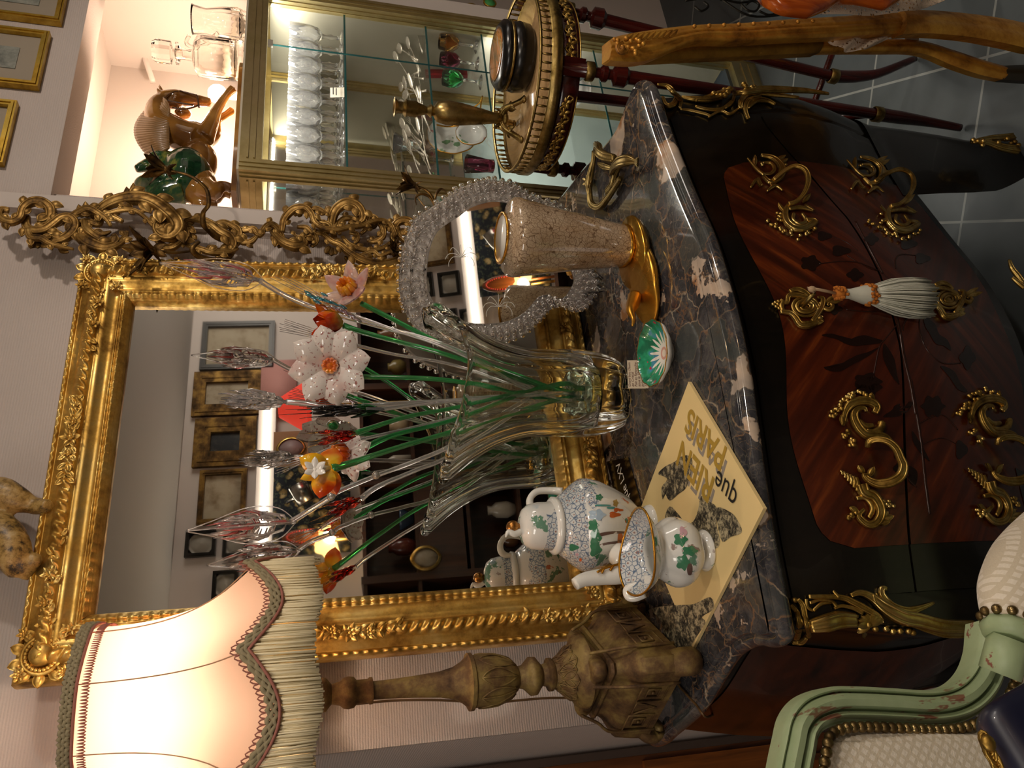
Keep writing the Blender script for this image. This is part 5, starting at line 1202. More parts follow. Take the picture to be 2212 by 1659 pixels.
def line_text(body, p0, p1, hpx, mat, zo, bold=.0, nm='lettering'):
    a, b = bpx(cD(p0)), bpx(cD(p1)); U_ = (b - a); W = U_.length; U_.normalize(); V_ = Vector((-U_.y, U_.x, 0)); h = (bpx(cD(hpx)) - a).dot(V_)
    vs_, fs = text_mesh(body, 1, 0, 0, 'LEFT', bold); mx = max(p.x for p in vs_); mn = min(p.x for p in vs_); my = max(p.y for p in vs_)
    MB().add([a + U_ * ((p.x - mn) / (mx - mn) * W) + V_ * (p.y / my * h) + Vector((0, 0, zo)) for p in vs_], fs).build(nm, mat, T, False)
line_text('PARIS', (1150, 860), (830, 500), (1110, 1020), M_GREYP, .0002, .015, 'shadow_lettering'); line_text('RIEN', (1045, 1110), (790, 810), (990, 1280), M_GREYP, .0002, .015, 'shadow_lettering')
line_text('PARIS', (1150, 745), (830, 400), (1100, 960), M_GOLDP, .0008, .02); line_text('RIEN', (1045, 1010), (765, 680), (985, 1220), M_GOLDP, .0008, .02)
line_text('que', (1245, 1120), (1075, 925), (1200, 1225), M_BLKP, .0012, .0)
t = NT('engraving_print'); n = t.noise(t.co(), 90, 6, .8); t.set(color=t.ramp(n.outputs[0], [(.42, '1E1A14'), (.5, '5E5642'), (.58, 'B4A684')]), rough=.75); M_ENG = t.m
def patch(nm, pts, cf=cD, zo=.0005):
    P = [bpx(cf(q)) for q in pts]; P = catmull(P, 3, True); c_ = sum(P, Vector()) / len(P); n_ = len(P)
    MB().add([c_ + Vector((0, 0, zo))] + [p + Vector((0, 0, zo)) for p in P], [(0, 1 + i, 1 + (i + 1) % n_) for i in range(n_)]).build(nm, M_ENG, T, False)
patch('city_engraving', [(560, 960), (620, 900), (700, 860), (780, 805), (850, 830), (840, 960), (800, 1080), (740, 1130), (660, 1190), (620, 1130), (600, 1180), (590, 1080), (640, 1010), (600, 980)])
patch('city_engraving', [(930, 1150), (1000, 1200), (1060, 1250), (1060, 1400), (1090, 1540), (1050, 1600), (960, 1560), (880, 1440), (800, 1400), (860, 1370), (900, 1280)])
patch('city_engraving', [(1060, 1250), (1180, 1290), (1240, 1360), (1275, 1460), (1180, 1500), (1110, 1540), (1070, 1400)], zo=.0006)
patch('city_engraving', [(620, 1330), (660, 1240), (720, 1290), (780, 1370), (800, 1440), (820, 1560), (720, 1480), (640, 1460)])
cE = crop(1180, 1239, 3.95)
patch('city_engraving', [(900, 300), (1100, 270), (1260, 260), (1400, 200), (1430, 300), (1330, 370), (1360, 420), (1270, 560), (1220, 640), (1120, 650), (1020, 560), (980, 400)], cE)
# enamel bowl
bx_, by_ = .640, 1.112
T = thing('enamel_bowl', 'small shallow bowl with green inside and white painted flower petals on the marble', 'bowl', (bx_, by_, .871))
RB = .060
t = NT('green_enamel'); v = t.co(); s_ = t.sep(v); ang = t.math('ARCTAN2', s_[1], s_[0]); rad = t.math('SQRT', t.math('ADD', t.math('MULTIPLY', s_[0], s_[0]), t.math('MULTIPLY', s_[1], s_[1])))
ray_ = t.math('SINE', t.math('ADD', t.math('MULTIPLY', ang, 17), t.math('MULTIPLY', t.noise(v, 40, 2).outputs[0], 3))); lim = t.math('ADD', .030, t.math('MULTIPLY', ray_, .011))
g = t.ramp(t.noise(v, 45, 4).outputs[0], [(.4, '1E6E50'), (.55, '2E9A6E'), (.65, '4A8AA8')]); g = t.mix(t.math('LESS_THAN', rad, lim), g, 'E8E4DA'); g = t.mix(t.math('LESS_THAN', rad, .012), g, 'D8A090'); g = t.mix(t.math('LESS_THAN', rad, .007), g, 'E8D8C8')
sp = t.vor(v, 60); g = t.mix(t.math('MULTIPLY', t.math('LESS_THAN', sp.outputs[0], .2), t.math('GREATER_THAN', rad, .042)), g, 'B03A50')
t.set(color=g, rough=.1, coat=.6); M_ENAM = t.m
sc_ = lambda a, z: 1 + .02 * math.cos(12 * a) * (1 if z > .885 else 0)
TB = Matrix.Rotation(math.radians(12), 3, 'X')
MB().lathe([(0, .0095), (.02, .010), (.04, .017), (.055, .027), (.0605, .0345)], 72, (bx_, by_, .871), lambda a, z: 1 + .02 * math.cos(12 * a) * (z > .02), cap=False).build('inside', M_ENAM, T)
MB().lathe([(.020, 0), (.022, .0), (.023, .006), (.040, .012), (.056, .024), (.0612, .0345), (.0605, .0348)], 72, (bx_, by_, .871), lambda a, z: 1 + .02 * math.cos(12 * a) * (z > .02), cap=False).build('outside', WHITE_PORC, T)
MB().lathe([(.0602, .0342), (.0616, .0342), (.0616, .0354), (.0602, .0354)], 72, (bx_, by_, .871), lambda a, z: 1 + .02 * math.cos(12 * a), cap=False).build('gold_rim', G_BASE, T)
# painted porcelain teapot and cream jug
def m_porc(name, seed, dense):
    t = NT(name); v = t.co(loc=(seed, seed * .7, 0)); sz = t.sep(t.tc.outputs['Object'])[2]
    base = '#'; c = t.mix(0.0, 'DDDCD6', 'DDDCD6')
    e = t.vor(v, 120, 'DISTANCE_TO_EDGE'); cell = t.vor(v, 120)
    ringm = t.ramp(e.outputs[0], [(.02, 1.0), (.09, 0.0)]); pat = t.mix(ringm, t.mix(t.math('LESS_THAN', cell.outputs[0], .22), 'C9CCCB', '9A7A72'), '5A6E88')
    lo, hi = dense
    band = t.math('MULTIPLY', t.math('GREATER_THAN', sz, lo), t.math('LESS_THAN', sz, hi))
    car = t.ramp(t.noise(v, 13, 2).outputs[0], [(.60, 1.0), (.61, 0.0)])
    c = t.mix(t.math('MULTIPLY', band, car), c, pat)
    n1 = t.noise(v, 22, 4, .65); n2 = t.noise(t.co(loc=(3 + seed, 1, 2)), 26, 4, .6); n3 = t.noise(t.co(loc=(7, 3 + seed, 1)), 30, 4, .6); n4 = t.noise(t.co(loc=(1, 9, seed)), 20, 3)
    nb = t.math('SUBTRACT', 1.0, band)
    c = t.mix(t.math('MULTIPLY', nb, t.ramp(n1.outputs[0], [(.58, 0.0), (.60, .9)])), c, '4A8266'); c = t.mix(t.math('MULTIPLY', nb, t.ramp(n2.outputs[0], [(.66, 0.0), (.68, .9)])), c, 'C0602C')
    c = t.mix(t.math('MULTIPLY', nb, t.ramp(n3.outputs[0], [(.63, 0.0), (.66, .8)])), c, '7A5A50'); c = t.mix(t.math('MULTIPLY', nb, t.ramp(n4.outputs[0], [(.62, 0.0), (.68, .6)])), c, '9AB4C8')
    t.set(color=c, rough=.1, coat=.7); return t.m
TX_, TY_ = .380, 1.305
T = thing('teapot', 'lidded Chinese porcelain teapot painted with figures and a blue diaper shoulder', 'teapot', (TX_, TY_, .871))
tzz = lambda px: ay(px, 1125, TY_).z; tr_ = lambda n_: pr_(n_, ay(1280, 1125, TY_))
zt = [(1385, 26), (1370, 40), (1350, 60), (1320, 78), (1290, 92), (1266, 98), (1252, 97), (1236, 86), (1218, 70), (1202, 57)]
lob = lambda a, z: 1 + .025 * abs(math.sin(4 * a)) - .012
bz = tzz(1262)
Mp = m_porc('famille_rose_porcelain', 1.0, (tzz(1262) - .871, tzz(1200) - .871))
MB().lathe([(tr_(38), .871), (tr_(40), .874), (tr_(36), .884), (tr_(26), tzz(1392))], 48, (TX_, TY_, 0)).build('foot', Mp, T)
TB_ = MB().lathe([(tr_(r), tzz(p)) for p, r in zt], 96, (TX_, TY_, 0), lob).build('body', Mp, T); BVT = bvh_of([TB_]); TPOT = T
MB().lathe([(tr_(50), tzz(1204)), (tr_(60), tzz(1200)), (tr_(61), tzz(1192)), (tr_(53), tzz(1186))], 64, (TX_, TY_, 0)).build('collar', WHITE_PORC, T)
MB().lathe([(tr_(52), tzz(1190)), (tr_(52), tzz(1186)), (tr_(50), tzz(1178)), (tr_(50), tzz(1160)), (tr_(46), tzz(1140)), (tr_(36), tzz(1128)), (tr_(18), tzz(1121)), (0.001, tzz(1119))], 64, (TX_, TY_, 0)).build('lid', m_porc('lid_porcelain', 3.0, (tzz(1190) - .871, tzz(1166) - .871)), T)
mb = MB(); mb.ell((TX_, TY_, tzz(1106)), tr_(14), 14, 10); mb.tube([(TX_, TY_, tzz(1122)), (TX_, TY_, tzz(1112))], tr_(8), 10); mb.build('gilt_finial', gilt('copper_gilt', 'C08848', 'A06A30', '6A4018', .25, 30), T)
MB().tube(catmull([(TX_ - .01, TY_ - .005, tzz(1120)), (TX_ - .016, TY_ - .01, tzz(1105)), (TX_ - .012, TY_ - .012, tzz(1092)), (TX_ - .022, TY_ - .014, tzz(1084))], 4), [.006, .006, .005, .001], 8).build('finial_leaf', WHITE_PORC, T)
P = catmull([ay(*q) for q in ((1215, 1062, 1.33), (1190, 1060, 1.34), (1160, 1062, 1.345), (1145, 1078, 1.345), (1148, 1096, 1.34), (1165, 1104, 1.335), (1190, 1102, 1.33), (1200, 1098, 1.32))], 5)
MB().tube(P, [.008, .007, .0065, .008, .0065, .006], 10).build('handle', WHITE_PORC, T)
P = catmull([ay(*q) for q in ((1330, 1195, 1.25), (1352, 1208, 1.235), (1358, 1225, 1.225), (1340, 1240, 1.222), (1300, 1246, 1.225), (1262, 1252, 1.225), (1242, 1262, 1.225))], 5)
sp_ = MB().tube(P, [.020, .024, .021, .017, .014, .012, .010], 14); sp_.build('spout', WHITE_PORC, T)
mb = MB(); 
for q in ([(1340, 1205), (1350, 1215), (1345, 1228)], [(1350, 1215), (1325, 1222), (1305, 1228), (1290, 1236)], [(1325, 1222), (1318, 1232)], [(1305, 1228), (1300, 1238)]): mb.tube(catmull([ay(*p, 1.208) for p in q], 4), .0022, 5)
mb.build('gilt_painting', G_BASE, T)
JX, JY = .277, 1.125
zj0 = .878
T = thing('cream_jug', 'small Chinese porcelain jug with a wide gilt-edged lip, standing on the booklet', 'jug', (JX, JY, zj0))
jz = lambda px: ay(px, 1200, JY).z; jr = lambda n_: pr_(n_, ay(1480, 1200, JY))
kz = lambda px: zj0 + (jz(px) - jz(1552)) 
Mj = m_porc('jug_porcelain', 5.0, (9, 9.1)); Mj2 = m_porc('jug_lining_porcelain', 6.0, (kz(1440) - zj0, kz(1380) - zj0))
MB().lathe([(jr(44), zj0), (jr(45), zj0 + .003), (jr(38), zj0 + .009), (jr(28), kz(1530))], 48, (JX, JY, 0)).build('foot', Mj, T)
body = [(1532, 32), (1520, 56), (1500, 69), (1478, 70), (1460, 60), (1446, 52), (1434, 56), (1420, 72), (1402, 86)]
def jmod(a, z):
    top = max(0, min(1, (z - kz(1445)) / (kz(1400) - kz(1445)))); lip = math.exp(-((((a - math.radians(-60) + PI) % (2 * PI)) - PI) / .55) ** 2)
    return 1 + .07 * abs(math.cos(3 * a)) * (1 - top) + top * (.10 * math.cos(2 * (a - math.radians(120)))) + .22 * lip * top
def jlift(a, z):
    top = max(0, min(1, (z - kz(1445)) / (kz(1400) - kz(1445)))); return top * (.005 * math.cos(2 * (a - math.radians(120))) - .002)
def jsurf(nm, L, mat):
    mb = MB(); L = catmull([(r, 0, z) for r, z in L], 3); n_ = len(L)
    def fn(u, v):
        p = L[int(round(v * (n_ - 1)))]; a = 2 * PI * u; r = p.x * jmod(a, p.z); return Vector((JX + r * math.cos(a), JY + r * math.sin(a), p.z + jlift(a, p.z)))
    mb.grid(fn, 72, n_, cu=True); return mb.build(nm, mat, T)
JB_ = jsurf('body', [(jr(r), kz(p)) for p, r in body], Mj); BVJ = bvh_of([JB_])
jsurf('lining', [(jr(r) - .0025, kz(p) + .0005) for p, r in reversed(body)], Mj2)
edge = [Vector((JX + jr(85.5) * jmod(a, kz(1400)) * math.cos(a), JY + jr(85.5) * jmod(a, kz(1400)) * math.sin(a), kz(1400) + jlift(a, kz(1400)))) for a in [2 * PI * k / 72 for k in range(73)]]
MB().tube(edge, .0019, 6).build('gilt_lip', G_BASE, T)
P = catmull([ay(*q) for q in ((1392, 1282, 1.165), (1372, 1290, 1.175), (1358, 1288, 1.18), (1356, 1274, 1.18), (1372, 1266, 1.175), (1400, 1262, 1.165))], 5)
MB().tube(P, .0075, 10).build('handle', WHITE_PORC, T)
# cast brass bracket lying at the back right
c7 = crop(860, 380, 3.95)
T = thing('brass_bracket', 'cast antique brass fitting with a lever handle lying on the right end of the marble', 'brass fitting', az(1330, 370, .871))
mb = MB(); pb = lambda px, py: (az(px, py, .883), Vector((0, 0, 1)))
S = lambda cf, pts, r, lift=None: px_scroll(mb, cf, pts, r, pb, lift=lift)
S(c3, [(1125, 1290), (1115, 1380), (1095, 1480), (1080, 1580), (1075, 1640)], [7, 6, 9, 9, 6]); S(c7, [(1610, 40), (1635, 130), (1645, 220), (1680, 262), (1730, 262), (1790, 190), (1850, 100), (1900, 20)], [6, 7, 8, 8, 8, 7, 6])
S(c3, [(1130, 1290), (1180, 1245), (1240, 1265), (1270, 1310), (1310, 1345), (1350, 1360)], [6, 9, 10, 11, 9], [0, .02, .03, .015]); S(c3, [(1345, 1370), (1330, 1430), (1300, 1500), (1280, 1580), (1230, 1640)], [8, 6, 8, 9, 7])
S(c3, [(1300, 1485), (1360, 1430), (1420, 1395), (1480, 1375), (1520, 1385)], [5, 8, 12, 12, 4], [.01, .02, .02, .01]); S(c3, [(1155, 1395), (1220, 1420), (1290, 1440)], [3, 9, 3])
for k in range(7): px_leaf(mb, c3, (1075, 1550), (1075 + 42 * math.cos(k * .9), 1550 + 60 * math.sin(k * .9)), 9, pb, 1)
for k in range(5): px_leaf(mb, c3, (1460, 1385), (1515, 1345 + 20 * k), 7, lambda a, b: (az(a, b, .895), Vector((0, 0, 1))), 0)
px_bumps(mb, c3, [(1075, 1550), (1120, 1300), (1290, 1440), (1250, 1600)], 6, pb)
mb.build('bracket_casting', G_ANT, T)

# painted scenes on the teapot and jug: thin enamel shapes laid on the glaze
cT = crop(940, 960, 3.95); HUE = {'green': '3E7A58', 'orange': 'C2602A', 'brown': '6A5048', 'blue': 'A8BCCC', 'teal': '4E9490', 'pink': 'C8A0A8', 'white': 'DEDDD6', 'ochre': 'A88A4A'}
def decals(par, bv, cf, L, pre):
    by = {}
    for hue, pts in L:
        by.setdefault(hue, MB())
        m_ = by[hue]; P = catmull([(a, b, 0) for a, b in pts], 3, True); c_ = sum(P, Vector()) / len(P); n_ = len(P); vs_ = []
        hit = True
        for (q, r) in [(c_, 1)] + [(p, .5) for p in P] + [(p, 1.0) for p in P]:
            w_ = c_.lerp(q, r); h_ = bv.ray_cast(ORG, ray(*cf((w_.x, w_.y))))
            if h_[0] is None: hit = False; break
            vs_.append(h_[0] - ray(*cf((w_.x, w_.y))) * .0012)
        if hit: m_.add(vs_, [(0, 1 + i, 1 + (i + 1) % n_) for i in range(n_)] + [(1 + i, 1 + n_ + i, 1 + n_ + (i + 1) % n_, 1 + (i + 1) % n_) for i in range(n_)])
    for hue, m_ in by.items():
        if m_.v: m_.build(hue + '_painting', simple(pre + '_' + hue, HUE[hue], .15, coat=.5), par)
def bl(cx, cy, rx, ry, n=5): return [(cx + rx * (1 + .2 * math.cos(n * a)) * math.cos(a), cy + ry * (1 + .2 * math.cos(n * a)) * math.sin(a)) for a in [k * PI / 7 for k in range(14)]]
decals(TPOT, BVT, cT, [('white', [(1285, 420), (1400, 440), (1600, 520), (1700, 640), (1640, 760), (1560, 880), (1400, 930), (1320, 960), (1310, 700)]), ('white', bl(1210, 950, 80, 120, 2)),
    ('blue', bl(1380, 600, 70, 45)), ('ochre', bl(1540, 500, 22, 30)), ('green', bl(1350, 690, 42, 50)), ('green', bl(1370, 800, 45, 80)), ('green', bl(1370, 900, 48, 70)), ('green', bl(1180, 880, 40, 28, 3)), ('green', bl(1205, 1050, 26, 32, 3)), ('green', bl(1400, 450, 30, 26)),
    ('brown', [(1400, 760), (1480, 745), (1560, 740), (1620, 745), (1620, 760), (1540, 762), (1470, 772), (1410, 785)]), ('brown', [(1390, 860), (1470, 835), (1550, 825), (1620, 800), (1625, 815), (1550, 845), (1470, 855), (1400, 875)]),
    ('orange', bl(1530, 600, 48, 24, 3)), ('orange', bl(1560, 560, 40, 16, 3)), ('teal', bl(1500, 540, 30, 12, 2)), ('teal', bl(1430, 520, 60, 10, 2)), ('orange', [(1560, 770), (1600, 772), (1600, 900), (1590, 910), (1580, 800), (1570, 900), (1560, 905)]), ('pink', bl(1210, 940, 14, 12)), ('orange', bl(1240, 985, 12, 16)), ('brown', [(1650, 640), (1700, 700), (1720, 760), (1690, 740), (1660, 690)])], 'pot')
cJ = crop(1280, 1020, 3.95)
decals(T, BVJ, lambda q: q, [('green', bl(1470, 1165, 14, 14)), ('green', bl(1490, 1190, 16, 10)), ('green', bl(1475, 1215, 14, 16)), ('orange', bl(1500, 1155, 12, 8)), ('teal', bl(1510, 1170, 9, 12, 3)), ('orange', bl(1505, 1250, 15, 12)), ('orange', bl(1518, 1240, 8, 14, 3)), ('pink', bl(1475, 1150, 8, 12, 3)), ('teal', bl(1515, 1265, 8, 9)), ('brown', bl(1490, 1230, 5, 16, 2))], 'jug')
# ---------------------------------------------------------------- glass display cabinet in the alcove
VYF = 1.69; VXL = ay(515, 365, VYF).x; VXR = 2.26; VYB = 2.06; VZT = ay(515, 365, VYF).z
M_ALU = gilt('champagne_aluminium', 'C8B98C', 'B0A070', '8E7E50', .28, 3, .9, .03)
VIT = thing('display_cabinet', 'tall glass display cabinet with champagne metal frame in the alcove', 'display cabinet', ((VXL + VXR) / 2, 1.87, FZ))
def prof_post(x0, x1, y0, y1, z0, z1):
    mb = MB(); mb.bx(x0, x1, y0, y1, z0, z1)
    for q in (.25, .6): mb.bx(x0 + (x1 - x0) * q, x0 + (x1 - x0) * q + .004, y0 - .004, y0, z0, z1)
    for q in (.3, .65): mb.bx(x0 - .004, x0, y0 + (y1 - y0) * q, y0 + (y1 - y0) * q + .004, z0, z1)
    return mb
for (x0, y0) in ((VXL, VYF), (VXR - .042, VYF), (VXL, VYB - .042), (VXR - .042, VYB - .042)): prof_post(x0, x0 + .042, y0, y0 + .042, FZ, VZT).build('corner_post', M_ALU, VIT, False)
for (z0, z1) in ((VZT - .058, VZT), (FZ, FZ + .10)):
    mb = MB(); mb.bx(VXL + .042, VXR - .042, VYF, VYF + .03, z0, z1).bx(VXL, VXL + .03, VYF + .042, VYB - .042, z0, z1).bx(VXR - .03, VXR, VYF + .042, VYB - .042, z0, z1).bx(VXL + .042, VXR - .042, VYB - .03, VYB, z0, z1)
    for k in (.3, .6): mb.bx(VXL + .042, VXR - .042, VYF - .004, VYF, lerp(z0, z1, k), lerp(z0, z1, k) + .005).bx(VXL - .004, VXL, VYF + .042, VYB - .042, lerp(z0, z1, k), lerp(z0, z1, k) + .005)
    mb.build('rail', M_ALU, VIT, False)
MB().bx(VXL + .004, VXR - .004, VYF + .004, VYB - .004, VZT, VZT + .006).build('top_panel', simple('pale_board', 'C9C2B0', .5), VIT, False)
MB().bx(VXL + .03, VXR - .03, VYF + .03, VYB - .03, FZ + .10, FZ + .112).build('bottom_deck', simple('dark_blue_baize', '2A3238', .9), VIT, False)
t = NT('grey_mirror_back'); t.set(color=(.74, .72, .66), metal=1.0, rough=.04); MB().bx(VXL + .04, VXR - .04, VYB - .034, VYB - .031, .97, VZT - .06).build('mirror_back', t.m, VIT, False)
MB().bx(VXL + .04, VXR - .04, VYB - .034, VYB - .031, FZ + .11, .968).build('back_panel', simple('grey_green_cloth', '8E9C96', .9), VIT, False)
MB().bx(VXR - .012, VXR - .008, VYF + .043, VYB - .043, FZ + .10, VZT - .058).build('side_panel', simple('grey_olive_cloth', 'A29E8C', .9), VIT, False)
t = NT('pane_glass'); tb_ = t.n.new('ShaderNodeBsdfTransparent'); tb_.inputs[0].default_value = (.99, .993, .99, 1); gb_ = t.n.new('ShaderNodeBsdfGlossy'); gb_.inputs['Roughness'].default_value = .01
lw_ = t.n.new('ShaderNodeLayerWeight'); fr_ = type('o', (), {})(); fr_.outputs = [t.math('MULTIPLY_ADD', t.math('POWER', lw_.outputs['Facing'], 4), .5, .02)]; mx_ = t.n.new('ShaderNodeMixShader'); t.l(fr_.outputs[0], mx_.inputs[0]); t.l(tb_.outputs[0], mx_.inputs[1]); t.l(gb_.outputs[0], mx_.inputs[2]); t.l(mx_.outputs[0], t.out.inputs[0]); M_PANE = t.m
t = NT('glass_edge'); t.set(color=(.015, .09, .09), rough=.2, coat=.2); M_EDGE = t.m
xd = ay(562, 85, VYF).x
SH = [ay(749, 330, VYF).z, ay(947, 340, VYF).z, .945, ay(1300, 150, VYF).z]
SHN = []
for z in SH:
    g_ = MB().bx(VXL + .035, VXR - .035, VYF + .035, VYB - .04, z - .006, z).build('glass_shelf', M_PANE, VIT, False)
    MB().bx(VXL + .035, VXR - .035, VYF + .0335, VYF + .035, z - .006, z).build('polished_edge', M_EDGE, g_, False)
d_ = MB().bx(VXL + .043, xd, VYF + .012, VYF + .016, FZ + .105, VZT - .06).build('sliding_door', M_PANE, VIT, False)
MB().bx(xd, xd + .0015, VYF + .0115, VYF + .0165, FZ + .105, VZT - .06).bx(VXL + .0425, VXL + .0445, VYF + .0115, VYF + .0165, FZ + .105, VZT - .06).build('polished_edge', M_EDGE, d_, False)
MB().bx(xd - .06, VXR - .043, VYF + .022, VYF + .026, FZ + .105, VZT - .06).build('sliding_door', M_PANE, VIT, False)
MB().bx(xd - .015, xd + .01, VYF + .004, VYF + .012, VZT - .075, VZT - .06).build('door_clip', simple('grey_plastic', 'A8A294', .4), VIT, False)
# crystal glasses in rows
M_CRY = NT('cut_crystal').set(color=(.96, .96, .95), rough=.02, trans=.95, ior=1.5, coat=.6).m
z = SH[0] + .0008
def goblet(x, y, label):
    T = thing('crystal_goblet', label, 'glass', (x, y, z), 'crystal goblets in rows on the top shelf')
    cut = lambda a, zz: 1 + .12 * abs(math.cos(7 * a)) - .06
    MB().lathe([(0, z + .064), (.010, z + .065), (.022, z + .078), (.028, z + .105), (.031, z + .165), (.0295, z + .165), (.0265, z + .105), (.019, z + .082), (0, z + .072)], 28, (x, y, 0), cut, cap=False).build('bowl', M_CRY, T)
    MB().lathe([(0, z), (.027, z + .0005), (.026, z + .003), (.008, z + .008), (.0045, z + .025), (.009, z + .038), (.0045, z + .052), (.008, z + .065)], 16, (x, y, 0)).build('stem_and_foot', M_CRY, T); return T
ORD = ['first', 'second', 'third', 'fourth', 'fifth', 'sixth', 'seventh', 'eighth', 'ninth', 'tenth', 'eleventh', 'twelfth', 'thirteenth']; ROW = ['front', 'second', 'third', 'back']
glab = lambda i, j: 'cut crystal goblet, %s from the left in the %s row on the top shelf' % (ORD[i], ROW[j])
g0 = goblet(VXL + .075, VYF + .075, glab(0, 0))
n_ = 0
for j in range(4):
    for i in range(9):
        if i == j == 0: continue
        x = VXL + .075 + i * .072 + (.03 if j % 2 else 0); y = VYF + .075 + j * .072
        if x < VXR - .06: dup(g0, (x, y, z), rz=i * .4 + j, label=glab(i, j))
# silver cutlery fanned on the second shelf
M_SILV = gilt('tarnished_silver', 'ECE6DA', 'CEC6B6', '8A8274', .26, 25, .6, .05)
zc = SH[1] + .0008
def cutlery(kind, label):
    T = thing('silver_' + kind, label, kind, (0, 0, 0), 'silver cutlery fanned out on the second shelf')
    MB().tube([(0, 0, .003), (.05, 0, .006), (.10, 0, .004), (.135, 0, .006)], [.0055, .003, .002, .003], 6, flat=((0, 0, 1), .5)).build('handle', M_SILV, T)
    if kind == 'spoon': MB().ell((.160, 0, .007), (.028, .017, .004), 14, 8).build('bowl', M_SILV, T)
    else:
        mb = MB(); mb.tube([(.135, 0, .006), (.150, 0, .004)], [.003, .011], 6, flat=((0, 0, 1), .25))
        for q in (-1.5, -.5, .5, 1.5): mb.tube([(.150, q * .0055, .004), (.170, q * .0055, .003), (.195, q * .0052, .007)], [.0016, .0016, .0008], 5)
        mb.build('tines', M_SILV, T)
    return T
P0 = {k: cutlery(k, l) for k, l in (('spoon', 'tarnished silver spoon in the fan of cutlery on the second cabinet shelf'), ('fork', 'tarnished silver fork in the fan of cutlery on the second cabinet shelf'))}
random.seed(17); used = {'spoon': 0, 'fork': 0}
for i in range(26):
    k = 'spoon' if i % 3 else 'fork'; x = VXL + .09 + (i % 13) * .046; y = VYF + .07 + .05 * (i // 13) + random.uniform(-.005, .01); ang = math.radians(random.uniform(-25, 35) if i % 13 < 7 else random.uniform(0, 50)); zz_ = zc + .006 * (i % 4) + .012 * (i // 13)
    if not used[k]: o = P0[k]; used[k] = 1; o.location = (x, y, zz_)
    else: o = dup(P0[k], (x, y, zz_))
    o.rotation_euler = (0, math.radians(-4 - 6 * (i % 3)), ang); o['label'] = 'tarnished silver %s, %s from the left in the %s layer of the fanned cutlery' % (k, ORD[i % 13], 'front' if i < 13 else 'back')
# white price card and small crystal dish
T = thing('price_card', 'little white price card propped among the goblets', 'card', (ay(722, 205, VYF + .05).x, VYF + .047, SH[0])); c = T.location
mb = MB(); mb.box((c.x, c.y - .008, c.z + .022), (.040, .0008, .042), rot=Matrix.Rotation(-.2, 3, 'X')); mb.build('card', simple('white_card', 'D0C8B8', .8), T, False)
mb = MB(); 
for i in range(4): mb.box((c.x, c.y - .0095 + .002 * i - .003, c.z + .034 - .009 * i), (.030, .0004, .003), rot=Matrix.Rotation(-.2, 3, 'X'))
mb.build('written_lines', M_BLKP, T, False)
x_ = ay(855, 270, VYF + .16).x; MB().lathe([(.012, zc), (.02, zc + .002), (.02, zc + .05), (.035, zc + .09), (.033, zc + .09), (.015, zc + .03)], 16, (x_, VYF + .24, 0), lambda a, q: 1 + .05 * math.cos(8 * a)).build('crystal_dish', M_CRY, label='small cut crystal dish standing behind the silver cutlery', cat='dish')
# third shelf: cases, frames, goblets, plates
z3 = SH[2] + .0008
M_RED = simple('red_leather', '8E1A22', .35); M_GREENF = simple('green_card', '4FA85A', .6)
def case(px, py, Y, w_, h_, tilt, label):
    x = ay(px, py, Y).x; T = thing('red_case', label, 'jewellery case', (x, Y, z3), 'red cases leaning in the cabinet'); R_ = Matrix.Rotation(tilt, 3, 'X'); c = Vector((x, Y, z3 + h_ / 2 * math.cos(tilt) + .006))
    MB().box(c, (w_, .014, h_), rot=R_).build('case', M_RED, T, False); MB().box(c + R_ @ Vector((0, -.0075, 0)), (w_ * .8, .001, h_ * .82), rot=R_).build('inset_border', simple('dark_red_inset', '701018', .4), T, False)
case(1020, 60, 1.93, .11, .15, -.12, 'tall open red leather case behind the round green frames')
case(980, 95, 1.96, .085, .20, -.08, 'narrow red leather case standing at the back beside the amber goblet')
case(990, 150, 1.92, .09, .15, -.15, 'red leather case with a grey edge behind the purple goblet')
def round_frame(px, py, Y, r, mat, label, nm='round_frame', rim=G_FRAME):
    c = ay(px, py, Y); T = thing(nm, label, 'frame', (c.x, Y, c.z - r), 'round frames in a cluster' if mat is M_GREENF else None)
    R_ = Matrix.Rotation(PI / 2, 3, 'X'); mb = MB(); mb.lathe([(r * .82, -.003), (r, -.003), (r, .003), (r * .82, .003)], 36, c, None, R_, cap=False)
    for k in range(30): a = 2 * PI * k / 30; mb.ell(c + Vector((r * math.cos(a), -.002, r * math.sin(a))), r * .07, 6, 4)
    mb.build('frame', rim, T); MB().lathe([(0, -.001), (r * .84, -.001), (r * .84, .001), (0, .001)], 30, c, None, R_).build('backing_disc', mat, T)
round_frame(1020, 18, VYF + .11, .024, M_GREENF, 'round gilt frame with green backing, upper left of the three'); round_frame(1058, 6, VYF + .10, .024, M_GREENF, 'round gilt frame with green backing, upper right of the three'); round_frame(1052, 36, VYF + .095, .022, M_GREENF, 'round gilt frame with green backing, lowest of the three')
round_frame(1062, 61, VYF + .075, .026, simple('silver_print', 'B8B2B0', .5), 'round silver frame with a pale portrait below the green ones', rim=M_SILV)
MB().bx(ay(1040, 15, VYF + .1).x - .06, ay(1040, 50, VYF + .1).x + .08, VYF + .10, VYF + .125, z3, z3 + .045).build('frame_stand', simple('pale_lime_box', 'BDBE8C', .6), label='pale lime box holding up the cluster of round frames', cat='box')
